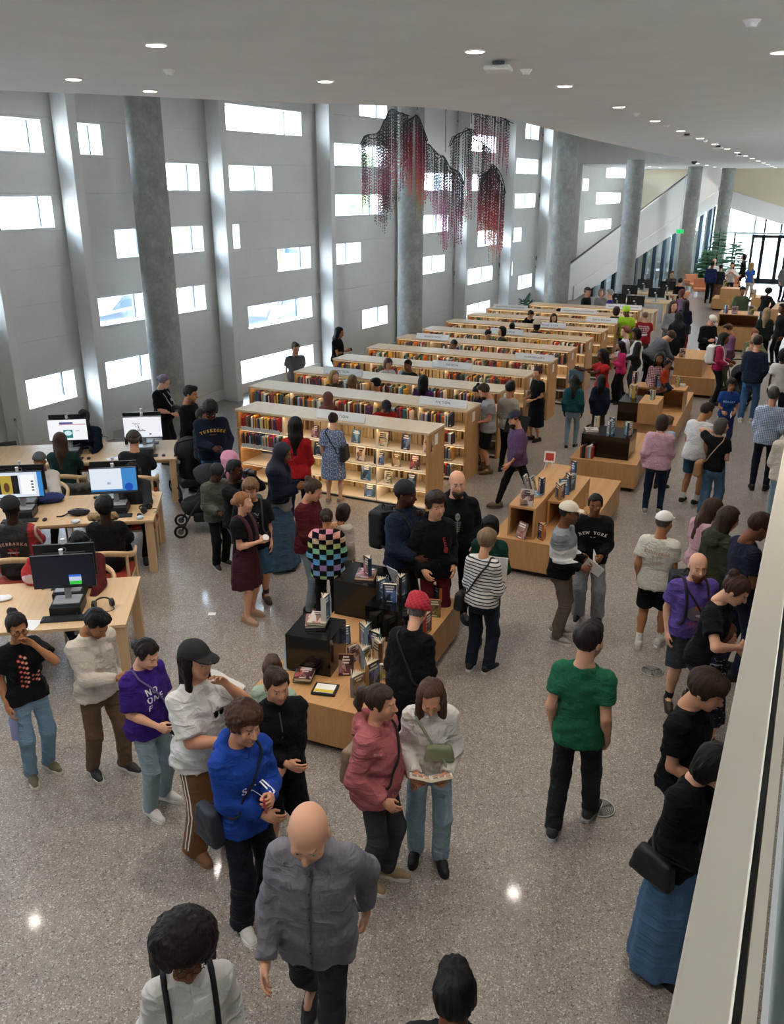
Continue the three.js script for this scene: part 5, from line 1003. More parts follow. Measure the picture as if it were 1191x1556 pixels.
plinth('low oak display table crowded with upright books and black boxes beside the waiting queue', -3.56, -6.74, 1.16, 2.46, 0.47, 0.05);
riser('glossy black display box with a pale fanned book on top', -3.78, 0.47, -6.14, 0.44, 0.38, 0.44, 0.16); riser('glossy black display box under the tablet stand', -3.86, 0.47, -7.36, 0.56, 0.4, 0.52, 0.05); riser('glossy black display box next to the woman in the red hat', -3.4, 0.47, -7.0, 0.4, 0.36, 0.44, 0.05);
plinth('low oak display table with an open cubby, before the two people with papers', -2.84, -11.4, 1.12, 3.0, 0.48, 0.02);
cubby('open fronted oak cubby box on the display table', -3.02, 0.48, -11.0, 0.36, 0.42, 2.0, 0.02); cubby('oak step box beside the open cubby', -2.68, 0.48, -11.15, 0.3, 0.36, 1.2, 0.02);
plinth('low oak display table carrying the black box with a slot of books', -2.84, -14.85, 1.1, 2.1, 0.48, 0.04);
{ const t = riser('glossy black display box with a slot of upright books', -2.84, 0.48, -14.35, 0.8, 0.38, 0.68, 0.02); for (let k = 0; k < 7; k++) { const b = mesh('book', bookUnit, mat(BOOK_COLORS[[10, 1, 0, 10, 12, 4, 2][k]][1], 0.5)); b.scale.set(0.026, 0.2 + 0.015 * (k % 3), 0.14); b.position.set(-3.19 + k * 0.031, 0.6, -13.995); tag(b, `${BOOK_COLORS[[10, 1, 0, 10, 12, 4, 2][k]][0]} book standing against the glossy black display box`, 'book', 'books against the black display box'); b.position.y = 0.48 + b.scale.y / 2; b.position.z = -13.995 + 0.09; } }
plinth('low oak display table with a taller counter at its end behind the woman in pink', -2.68, -18.3, 1.12, 3.2, 0.48, 0.03);
riser('glossy black display box holding a white fanned book', -3.0, 0.48, -17.0, 0.38, 0.38, 0.7, 0.02); riser('oak display box next to the glossy black one', -2.62, 0.48, -17.0, 0.36, 0.4, 0.8, 0.02, false); cubby('wide oak counter box at the end of the display table', -2.68, 0.48, -18.15, 1.12, 0.44, 0.5, 0.02);
plinth('low oak display table behind the plaid shirted woman with the baby', -2.45, -22.7, 1.0, 2.2, 0.48, 0.03); riser('large oak display box with black cut out handle', -2.58, 0.48, -22.4, 0.66, 0.42, 1.4, 0.02, false);
{ const t = plinth('oak display counter with an open shelf before the woman carrying the orange bag', -2.12, -29.2, 1.15, 1.0, 0.72, 0.02); const c = cubby('open oak shelf box on the display counter', -2.12, 0.72, -29.2, 1.15, 0.42, 1.0, 0.02); }
plinth('oak display table by the standing group near the fir trees', -3.45, -39.6, 1.1, 1.5, 0.48, 0.02); riser('oak display box with a black shelf by the fir trees', -3.3, 0.48, -39.3, 0.8, 0.42, 0.8, 0.02, false);
plinth('oak display table leaned on by the woman in the black top', -1.75, -36.2, 1.0, 2.0, 0.6, 0.02); riser('oak display box behind the olive shirted man', -2.0, 0.6, -36.0, 0.5, 0.35, 1.2, 0.02, false);
// books on the display tables: [pixel of the foot, level, kind, cover, turn, size]
{
  const SUPPORT = [];
  for (const o of scene.children) if (/^display_(table|riser)/.test(o.name)) { const b = new THREE.Box3().setFromObject(o); SUPPORT.push([b.min.x, b.max.x, b.min.z, b.max.z, b.max.y]); }
  SUPPORT.sort((a, b) => (a[1] - a[0]) * (a[3] - a[2]) - (b[1] - b[0]) * (b[3] - b[2]));
  const L0 = 0.472, put = (px, py, y, kind, k, turn, size, where, ang) => {
    const p = onLevel(px, py, y), gap = ([x0, x1, z0, z1, h]) => Math.max(x0 - p.x, p.x - x1, z0 - p.z, p.z - z1, 0) + 3 * Math.abs(h + 0.002 - y), S = SUPPORT.filter((s) => Math.abs(s[4] - y) < 0.07).sort((s, t) => gap(s) - gap(t))[0], m = kind === 'flat' ? 0.12 : 0.06;
    if (S) { p.x = Math.min(S[1] - m, Math.max(S[0] + m, p.x)); p.z = Math.min(S[3] - m, Math.max(S[2] + (kind === 'open' ? 0.15 : m), p.z)); }
    const pos = [p.x, y, p.z];
    if (kind === 'open') return openBook(`${coverWord(k)} book standing fanned open ${where}`, pos, turn, k, size, ang ?? 0.45, 'books on the display tables');
    if (kind === 'flat') return closedBook('display_book', `${coverWord(k)} book lying flat ${where}`, pos, turn, k, size ?? [0.16, 0.23, 0.03], 1, 0, 'books on the display tables');
    return closedBook('display_book', `${coverWord(k)} book standing face out ${where}`, pos, turn, k, size, 0, kind === 'lean' ? 0.3 : 0.05, 'books on the display tables');
  };
  const A1 = 0.852, A2 = 0.872, A3 = 0.832, near = 'on the display table by the queue', w1 = 'on the black box by the queue';
  const st1 = put(479, 955, A1, 'flat', 4, 0.5, [0.19, 0.25, 0.025], w1).position, st2 = put(479, 955, A1 + 0.03, 'flat', 16, 0.3, [0.18, 0.24, 0.025], w1).position; st2.set(st1.x + 0.01, st2.y, st1.z); put(480, 950, A1 + 0.06, 'open', 22, 0.35, [0.13, 0.24, 0.05], w1, 0.3).position.set(st1.x + 0.06, A1 + 0.06, st1.z - 0.06);
  const st3 = put(548, 886, A2, 'flat', 10, 0.3, [0.2, 0.26, 0.025], 'on the black box under the tablet stand').position; put(548, 886, A2 + 0.03, 'open', 28, 0.7, [0.12, 0.2, 0.04], 'on the black box under the tablet stand', 0.35).position.set(st3.x + 0.04, A2 + 0.03, st3.z - 0.06);
  put(574, 912, A3, 'open', 15, 0.1, [0.14, 0.21, 0.03], 'on the black box by the red hat'); put(592, 915, A3, 'stand', 7, 0.3, [0.14, 0.2, 0.03], 'on the black box by the red hat'); put(622, 895, A3, 'open', 0, 0.35, [0.13, 0.22, 0.03], 'on the black box by the red hat');
  for (const [x, y, kd, k, tn, sz] of [[556, 985, 'open', 21, 0.5, [0.14, 0.23, 0.035]], [577, 991, 'open', 14, 0.9, [0.13, 0.2, 0.03]], [578, 1012, 'open', 2, 0.6, [0.14, 0.24, 0.04]], [551, 1017, 'open', 6, 0.3, [0.13, 0.2, 0.03]], [537, 1006, 'stand', 9, 1.2, [0.12, 0.18, 0.02]], [526, 1026, 'lean', 3, 0.45, [0.14, 0.2, 0.025]], [558, 1048, 'open', 18, 0.15, [0.16, 0.25, 0.035]], [535, 1060, 'open', 12, 0.1, [0.16, 0.2, 0.03]], [586, 1032, 'stand', 20, 0.5, [0.15, 0.16, 0.03]], [525, 979, 'stand', 1, 0.9, [0.1, 0.2, 0.03]], [660, 937, 'stand', 26, 0.25, [0.13, 0.2, 0.02]], [669, 922, 'open', 25, 0.6, [0.14, 0.22, 0.03]], [639, 929, 'stand', 8, 0.4, [0.12, 0.18, 0.03]], [645, 966, 'open', 11, 0.35, [0.14, 0.22, 0.03]], [629, 981, 'open', 31, 0.5, [0.13, 0.22, 0.03]], [446, 1018, 'lean', 24, 0.25, [0.19, 0.25, 0.03]], [459, 1038, 'flat', 30, 0.4, [0.17, 0.22, 0.03]]]) put(x, y, L0, kd, k, tn, sz, near);
  put(459, 1036, L0 + 0.034, 'flat', 17, 0.3, [0.16, 0.21, 0.03], near);
  { const p = onLevel(494, 1049, L0), t = thing('display_tray', 'black tray with a yellow and white card on the display table', 'tray', [p.x, L0, p.z], 0.25); box('tray', [0.22, 0.02, 0.18], [0, 0, 0], blackPlastic, t); box('card', [0.18, 0.004, 0.14], [0, 0.02, 0], mat(0xeceae4, 0.6), t); box('yellow_band', [0.18, 0.002, 0.04], [0, 0.0245, 0.045], mat(0xd9b92b, 0.6), t); }
  { const p = onLevel(600, 893, A2), t = thing('tablet_stand', 'grey tablet leaning on a wire stand on the black box', 'tablet', [p.x, A2, p.z], 2.7); const b = box('tablet', [0.17, 0.23, 0.012], [0, 0.01, 0], greyPlastic, t, 0, 0.004); b.rotation.x = -0.4; tube('wire', [[-0.05, 0, 0.05], [-0.05, 0.02, -0.02], [-0.05, 0.15, -0.06], [-0.05, 0, -0.14]], 0.003, greyPlastic, t, 14); tube('wire', [[0.05, 0, 0.05], [0.05, 0.02, -0.02], [0.05, 0.15, -0.06], [0.05, 0, -0.14]], 0.003, greyPlastic, t, 14); }
  const C = 'on the cubby display table', c0 = 0.482, c1 = 0.902, c2 = 0.842;
  for (const [x, y, l, kd, k, tn, sz] of [[768, 842, c0, 'lean', 4, -0.5, [0.15, 0.22, 0.02]], [824, 822, c0, 'open', 10, 0.4, [0.12, 0.22, 0.03]], [797, 771, c1, 'lean', 9, 0.1, [0.17, 0.22, 0.03]], [822, 754, c1, 'open', 28, 0.3, [0.1, 0.24, 0.035]], [816, 757, c1, 'flat', 8, 0.6, [0.18, 0.22, 0.03]], [803, 745, c1, 'lean', 27, 1.6, [0.15, 0.22, 0.02]], [812, 747, c1, 'lean', 34, 1.5, [0.15, 0.22, 0.02]], [849, 761, c2, 'open', 3, 0.2, [0.14, 0.21, 0.03]], [865, 748, c2, 'open', 24, 0.2, [0.16, 0.24, 0.03]], [857, 752, c2, 'lean', 1, 0.5, [0.14, 0.22, 0.02]], [873, 728, c2, 'open', 14, 0.5, [0.1, 0.25, 0.03]], [889, 770, c0, 'open', 20, 0.9, [0.13, 0.21, 0.03]]]) put(x, y, l, kd, k, tn, sz, C);
  { const p = onLevel(834, 712, c1), t = thing('card_easel', 'red and white card on a small white wire easel', 'easel', [p.x, c1, p.z], 0.1); const b = box('card', [0.16, 0.16, 0.006], [0, 0.1, 0], mat(0xeae6e0, 0.6), t); b.rotation.x = -0.2; const r = box('red_panel', [0.12, 0.11, 0.003], [0, 0.125, 0.006], mat(0xb53525, 0.6), t); r.rotation.x = -0.2; for (const s of [-1, 1]) tube('wire_leg', [[s * 0.06, 0, 0.06], [s * 0.03, 0.15, 0.0], [s * 0.05, 0, -0.08]], 0.004, whitePlastic, t, 12); }
  const D = 'on the black box with the slot', d1 = 0.862;
  for (const [x, y, kd, k, tn, sz] of [[907, 651, 'open', 5, 0.3, [0.1, 0.2, 0.04]], [897, 660, 'flat', 2, 0.4, [0.22, 0.2, 0.04]], [926, 661, 'open', 29, 0.1, [0.14, 0.23, 0.03]], [932, 655, 'open', 14, 0.5, [0.12, 0.22, 0.03]], [953, 663, 'open', 19, 0.1, [0.15, 0.23, 0.03]]]) put(x, y, d1, kd, k, tn, sz, D);
  const Ew = 'on the display table behind the woman in pink';
  for (const [x, y, l, kd, k, tn, sz] of [[962, 605, 0.862, 'open', 23, 0.2, [0.16, 0.25, 0.05]], [991, 609, 0.882, 'open', 20, 0.2, [0.12, 0.2, 0.03]], [965, 583, 0.922, 'open', 0, 0.3, [0.13, 0.24, 0.04]], [999, 592, 0.922, 'stand', 32, 0.1, [0.17, 0.26, 0.03]], [1029, 589, 0.922, 'open', 8, 0.2, [0.1, 0.23, 0.03]], [1036, 588, 0.922, 'flat', 13, 0.2, [0.16, 0.22, 0.03]], [1036, 543, 0.902, 'stand', 9, 0.5, [0.14, 0.22, 0.03]], [1100, 480, 1.142, 'open', 4, 0.2, [0.16, 0.26, 0.03]], [1115, 478, 1.142, 'stand', 5, 0.1, [0.18, 0.24, 0.03]], [1139, 480, 1.142, 'stand', 6, 0.2, [0.18, 0.28, 0.03]], [1143, 452, 0.952, 'stand', 19, 0.1, [0.2, 0.3, 0.03]], [1103, 434, 0.902, 'stand', 6, 0.1, [0.15, 0.28, 0.03]]]) put(x, y, l, kd, k, tn, sz, y > 580 ? Ew : y > 520 ? 'beside the oak box with the handle' : 'on the farther display counters');
}

// ---------------------------------------------------------------- far desks, chairs, trees
{
  const far = (x, z, label) => { const t = thing('computer_table', label, 'table', [x, 0, z], 0, 'oak computer tables past the bookcases'); box('tabletop', [1.9, 0.035, 1.2], [0, 0.705, 0], oakDesk, t, 0, 0.004); for (const sx of [-1, 1]) for (const sz of [-1, 1]) box('leg', [0.1, 0.705, 0.1], [sx * 0.87, 0, sz * 0.52], oakDesk, t); return t; };
  far(-6.0, -31.6, 'oak computer table just behind the last bookcase'); far(-6.0, -34.6, 'oak computer table past the bookcases with two black monitors'); far(-6.1, -37.6, 'oak computer table farthest down the hall');
  [[-6.5, -32.0, 0.2], [-5.75, -31.5, 0.1], [-6.7, -35.2, 0.1], [-5.55, -34.5, 0.1], [-6.6, -37.8, 0], [-5.6, -37.4, 0.1]].forEach(([x, z, a], i) => { monitor(V(x, TOPY, z), a + Math.PI, null, `black backed monitor with a pale sticker on the far tables, ${['by the silver haired man', 'above the last bookcase', 'under the stair', 'beside the aisle', 'before the seated men', 'by the peach armchair'][i]}`, false); const t = scene.children.at(-1), m = box('sticker', [0.07, 0.05, 0.002], [0.05, 0.3, -0.062], mat(0xd8e6de, 0.6), t); });
  const peach = mat(0xc98a66, 0.85);
  const lounge = (x, z, turn, label) => { const t = thing('lounge_chair', label, 'armchair', [x, 0, z], turn, 'peach lounge chairs by the far glazing'); box('seat', [0.62, 0.14, 0.6], [0, 0.32, 0], peach, t, 0, 0.04); const b = box('backrest', [0.64, 0.45, 0.12], [0, 0.42, -0.28], peach, t, 0, 0.04); b.rotation.x = -0.15; for (const s of [-1, 1]) { box('armrest', [0.08, 0.2, 0.58], [s * 0.34, 0.42, 0], peach, t, 0, 0.03); for (const z2 of [-0.25, 0.25]) cyl('leg', 0.014, 0.018, 0.33, [s * 0.28, 0, z2], mat(0xd8d4cc, 0.4), t, 8); } };
  lounge(-5.0, -43.2, 0.15, 'peach lounge chair facing the aisle by the standing group'); lounge(-5.45, -39.9, 2.9, 'peach lounge chair with the seated man in black'); lounge(-5.6, -45.4, 0.6, 'peach lounge chair under the small fir tree'); lounge(-3.85, -45.6, 0.1, 'peach lounge chair behind the woman in the long skirt');
  // conifers: a trunk, tiers of drooping boughs with needles
  const conifer = (x, z, h, r, label, dense) => {
    const t = thing('fir_tree', label, 'tree', [x, 0, z]); cyl('pot', 0.2, 0.26, 0.4, [0, 0, 0], mat(0x3d4347, 0.6), t, 20); cyl('trunk', 0.05, 0.012, h - 0.35, [0, 0.35, 0], mat(0x4b3a2a, 0.9), t, 8);
    const m4 = [], c4 = [], q = new THREE.Quaternion(), up = V(0, 1, 0);
    const N = Math.round(h / (dense ? 0.16 : 0.26));
    for (let k = 0; k < N; k++) {
      const y = 0.6 + (h - 0.65) * k / N, rr = r * (1 - k / N) ** 0.85 + 0.08, nb = dense ? 9 : 7;
      for (let i = 0; i < nb; i++) {
        const a = i / nb * 6.283 + k * 0.7 + rnd() * 0.3, L = rr * (0.75 + 0.4 * rnd()), yb = y + (rnd() - 0.5) * 0.22;
        const g = new THREE.Group(); g.name = 'bough';
        for (let s = 0; s < 22; s++) { const u = s / 22 * L + 0.03, droop = -0.12 * (u / rr) ** 2 * rr + 0.1 * u, px = Math.cos(a) * u, pz = Math.sin(a) * u; for (const w of [-1, 0, 1]) { const dir = V(Math.cos(a + w * 0.9), 0.15 + 0.2 * rnd(), Math.sin(a + w * 0.9)).normalize(); q.setFromUnitVectors(up, dir); const len = 0.13 + 0.07 * rnd(); m4.push(new THREE.Matrix4().compose(V(px, yb + droop, pz).addScaledVector(dir, len / 2), q, V(1, len, 1))); c4.push(new THREE.Color().setHSL(0.36 + 0.05 * rnd(), 0.4, 0.17 + 0.12 * rnd())); } }
      }
    }
    const im = new THREE.InstancedMesh(new THREE.ConeGeometry(0.02, 1, 4), mat(0xffffff, 0.8), m4.length); m4.forEach((m, i) => { im.setMatrixAt(i, m); im.setColorAt(i, c4[i]); }); im.name = 'needles'; im.userData.kind = 'stuff'; im.castShadow = true; t.add(im);
  };
  conifer(-5.2, -46.4, 2.0, 0.55, 'dense dark green fir tree beside the column with the exit sign', true); conifer(-5.0, -48.6, 2.9, 0.75, 'tall airy fir tree in the glazed corner', false); conifer(-4.2, -49.6, 2.3, 0.8, 'wide airy fir tree before the entrance glazing', false);
  // leafy plant behind the bookcases
  const pl = thing('potted_plant', 'leafy green potted plant standing behind the last bookcases', 'plant', [-8.75, 0, -28.3]); cyl('pot', 0.2, 0.24, 0.75, [0, 0, 0], mat(0x55504a, 0.7), pl, 20);
  const leaf = new THREE.SphereGeometry(1, 8, 6).scale(0.035, 0.008, 0.12).translate(0, 0, 0.11);
  for (let k = 0; k < 60; k++) { const l = mesh('leaf', leaf, mat([0x2f5a35, 0x24492c, 0x3f7044][k % 3], 0.55), pl), a = k * 2.4, e = 0.2 + rnd() * 1.1; l.position.set(Math.cos(a) * 0.06, 0.8 + rnd() * 0.45, Math.sin(a) * 0.06); l.rotation.set(-e + 0.4, a, 0, 'YXZ'); l.scale.setScalar(0.9 + rnd() * 0.9); }
  const sign = new THREE.MeshPhysicalMaterial({ roughness: 0.5, alphaTest: 0.5, side: THREE.DoubleSide, map: canvasTexture(512, 160, (c, w, h) => { c.clearRect(0, 0, w, h); c.translate(w, 0); c.scale(-1, 1); c.fillStyle = '#c04a55'; c.font = 'bold 100px serif'; c.textAlign = 'center'; c.fillText('BAKER', w / 2, 100); c.fillStyle = '#8b9299'; c.font = '30px sans-serif'; c.fillText('LIBRARY', w / 2, 145); }) });
  const sg = thing('window_lettering', 'mirrored red lettering on the glass above the entrance', 'lettering', [-3.75, 3.22, FARZ + 0.06]); mesh('letters', new THREE.PlaneGeometry(1.4, 0.44), sign, sg); sg.rotation.z = -0.1;
}
// ---------------------------------------------------------------- hanging bead artwork
{
  const bead = new THREE.OctahedronGeometry(1, 0), wire = mat(0x17161a, 0.6);
  const cluster = (pts, fwd, spread, low, cols, n, label) => {   // pts: pixels along the wavy top edge
    const P3 = pts.map(([x, y]) => { const r = rayOf(x, y), k = fwd / Math.hypot(r.x, r.z); return V(r.x * k, r.y * k + EYE, r.z * k); }), mid = P3[Math.floor(P3.length / 2)];
    const t = thing('bead_chandelier', label, 'hanging artwork', [mid.x, mid.y, mid.z], 0, 'hanging bead artworks in the tall opening'), cv = new THREE.CatmullRomCurve3(P3.map((p) => p.clone().sub(mid))), side = V(-0.45, 0, -0.9).normalize();
    for (const s of [0, 1]) mesh('wire_rim', new THREE.TubeGeometry(new THREE.CatmullRomCurve3(cv.getPoints(16).map((p, i) => p.clone().addScaledVector(side, s * spread).add(V(0, s * 0.06 * Math.sin(i), 0)))), 40, 0.008, 5), wire, t);
    mesh('suspension_wire', new THREE.CylinderGeometry(0.006, 0.006, ROOF - mid.y - 0.1, 5), wire, t).position.set(0, (ROOF - mid.y) / 2 + 0.05, 0);
    const m = [], c = [], q = new THREE.Quaternion(), col = new THREE.Color();
    for (let i = 0; i < n; i++) {
      const u = rnd(), p = cv.getPoint(u).addScaledVector(side, rnd() * spread), core = Math.exp(-(((u - 0.55) / 0.28) ** 2)), L = low * (0.35 + 0.4 * core + 0.4 * rnd());
      for (let y = 0; y < L; y += 0.035 + 0.03 * rnd()) { const f = y / low, k = Math.min(cols.length - 1.001, f * (cols.length - 1) + 0.4 * (rnd() - 0.5)); const a = Math.max(0, Math.floor(k)); col.set(cols[a]).lerp(new THREE.Color(cols[a + 1]), Math.max(0, k - a)); m.push(new THREE.Matrix4().compose(V(p.x, p.y - y, p.z), q, V(0.011, 0.016 + 0.01 * rnd(), 0.011))); c.push(col.clone()); }
    }
    const im = new THREE.InstancedMesh(bead, mat(0xffffff, 0.35), m.length); m.forEach((x, i) => { im.setMatrixAt(i, x); im.setColorAt(i, c[i]); }); im.name = 'bead_strands'; im.userData.kind = 'stuff'; im.castShadow = true; t.add(im);
  };
  cluster([[547, 219], [556, 206], [573, 202], [583, 186], [594, 166], [608, 172], [622, 176]], 17.2, 0.5, 1.75, [0x141216, 0x2a1218, 0x7c1830, 0xa32038, 0x6a2030, 0x4a2a30], 150, 'wide wavy cluster of black and crimson bead strands');
  cluster([[612, 190], [624, 180], [634, 176], [642, 192], [650, 214]], 16.6, 0.5, 1.55, [0x1a1216, 0x801a34, 0xb02a40, 0xc06038, 0x9a8a3a], 85, 'dense crimson to golden bead cluster before the concrete column');
  cluster([[650, 218], [660, 228], [668, 236], [676, 240], [684, 254], [698, 262], [705, 280]], 17.6, 0.5, 1.5, [0x151317, 0x201820, 0x8a2050, 0xa83070, 0x8a2848], 110, 'black to magenta bead cluster hung lowest in the middle');
  cluster([[684, 222], [694, 205], [706, 200], [716, 196], [730, 214], [748, 230]], 18.4, 0.4, 1.6, [0x141216, 0x241a1e, 0x7a1c30, 0x9a3038, 0xa05a40], 70, 'sparse black bead cluster with a dark red core');
  cluster([[730, 268], [742, 262], [750, 252], [757, 258], [764, 274], [768, 294]], 17.0, 0.45, 1.55, [0x141216, 0x6a1422, 0xb0262c, 0xc85a34, 0xc08050], 110, 'bright red to orange bead cluster farthest along the opening');
  cluster([[722, 172], [740, 174], [760, 178], [780, 188]], 18.8, 0.5, 1.2, [0x2a1a20, 0x8a2050, 0xb04070, 0xc07890], 60, 'pale pink bead cluster high above the others');
}
// ---------------------------------------------------------------- walking frame, pushchairs
function wheel(r, parent, x, y, z) { const m = mesh('wheel', new THREE.TorusGeometry(r - 0.018, 0.018, 8, 26), mat(0x141416, 0.7), parent); m.position.set(x, y, z); m.rotation.y = Math.PI / 2; const h = mesh('hub', new THREE.CylinderGeometry(r * 0.45, r * 0.45, 0.02, 16), mat(0x55585c, 0.5), m); h.rotation.x = Math.PI / 2; }
{
  const p = onLevel(12, 722, 0), t = thing('walking_frame', 'grey metal walking frame with black grips by the wall fin', 'walking frame', [p.x, 0, p.z], 0.9), m = mat(0xb9bcc0, 0.35, { metalness: 0.7 });
  for (const s of [-1, 1]) { tube('side_frame', [[s * 0.28, 0.08, 0.25], [s * 0.27, 0.7, 0.1], [s * 0.26, 0.92, -0.05], [s * 0.26, 0.93, -0.2], [s * 0.27, 0.7, -0.27], [s * 0.29, 0.02, -0.32]], 0.014, m, t, 30); tube('grip', [[s * 0.26, 0.935, -0.04], [s * 0.26, 0.935, -0.2]], 0.021, blackPlastic, t, 4); tube('brake_lever', [[s * 0.26, 0.9, -0.02], [s * 0.26, 0.86, -0.1], [s * 0.26, 0.85, -0.2]], 0.008, blackPlastic, t, 8); wheel(0.09, t, s * 0.28, 0.09, 0.27); wheel(0.09, t, s * 0.29, 0.09, -0.32); }
  tube('crossbar', [[-0.27, 0.55, 0.14], [0.27, 0.55, 0.14]], 0.012, m, t, 4); box('seat', [0.44, 0.03, 0.24], [0, 0.54, 0], blackPlastic, t);
}
function pushchair(p, turn, label, extra) {
  const t = thing('pushchair', label, 'pushchair', [p.x, 0, p.z], turn), m = mat(0x202225, 0.5), cloth = mat(0x1b1c20, 0.9);
  for (const s of [-1, 1]) { tube('frame', [[s * 0.24, 0.12, 0.32], [s * 0.25, 0.5, 0.08], [s * 0.25, 0.9, -0.3], [s * 0.25, 1.03, -0.4]], 0.014, m, t, 20); tube('frame', [[s * 0.25, 0.14, -0.32], [s * 0.25, 0.45, -0.05], [s * 0.25, 0.6, 0.05]], 0.014, m, t, 14); wheel(0.1, t, s * 0.24, 0.1, 0.34); wheel(0.14, t, s * 0.27, 0.14, -0.32); }
  tube('handlebar', [[-0.25, 1.02, -0.4], [-0.15, 1.06, -0.43], [0.15, 1.06, -0.43], [0.25, 1.02, -0.4]], 0.017, blackPlastic, t, 14);
  mesh('seat', meshOf([bar([0, 0.42, 0.15], [0, 0.42, -0.05], 0.17, 0.17, 0.05), bar([0, 0.45, -0.08], [0, 0.8, -0.22], 0.17, 0.16, 0.06), cutOf(bar([0, 0.6, 0.2], [0, 0.75, 0.0], 0.15, 0.15), 0.03)], 0.018).mesh(), cloth, t);
  mesh('canopy', meshOf([blob([0, 0.8, -0.1], [0.24, 0.22, 0.26], 0.02), cutOf(blob([0, 0.72, 0.05], [0.21, 0.2, 0.26]), 0.01)], 0.018).mesh(), cloth, t);
  box('basket', [0.4, 0.14, 0.4], [0, 0.2, -0.05], cloth, t, 0, 0.04);
  return t;
}
{
  const a = pushchair(onLevel(291, 752, 0), -2.2, 'black pushchair with white lining beside the computer tables'); mesh('white_liner', meshOf([bar([0, 0.5, 0.18], [0, 0.75, -0.05], 0.13, 0.13, 0.05)], 0.02, folds(0.01, 15, 2)).mesh(), mat(0xe2e0dc, 0.9), a);
  const b = pushchair(onLevel(312, 806, 0), -0.9, 'black pushchair with a pink garment hung over its handle'); const pk = thing('pink_jacket', 'pink jacket hung over the pushchair handle', 'jacket', [b.position.x, 0, b.position.z], -0.9); mesh('cloth', meshOf([bar([0, 1.08, -0.42], [0, 0.75, -0.5], 0.13, 0.15, 0.06), bar([0.1, 0.95, -0.45], [0.14, 0.62, -0.5], 0.06, 0.05, 0.04)], 0.016, folds(0.014, 16, 4)).mesh(), mat(0xd592ab, 0.9), pk);
  pushchair(onLevel(1122, 622, 0), 0.4, 'black pushchair beside the man in the navy sweater');
}

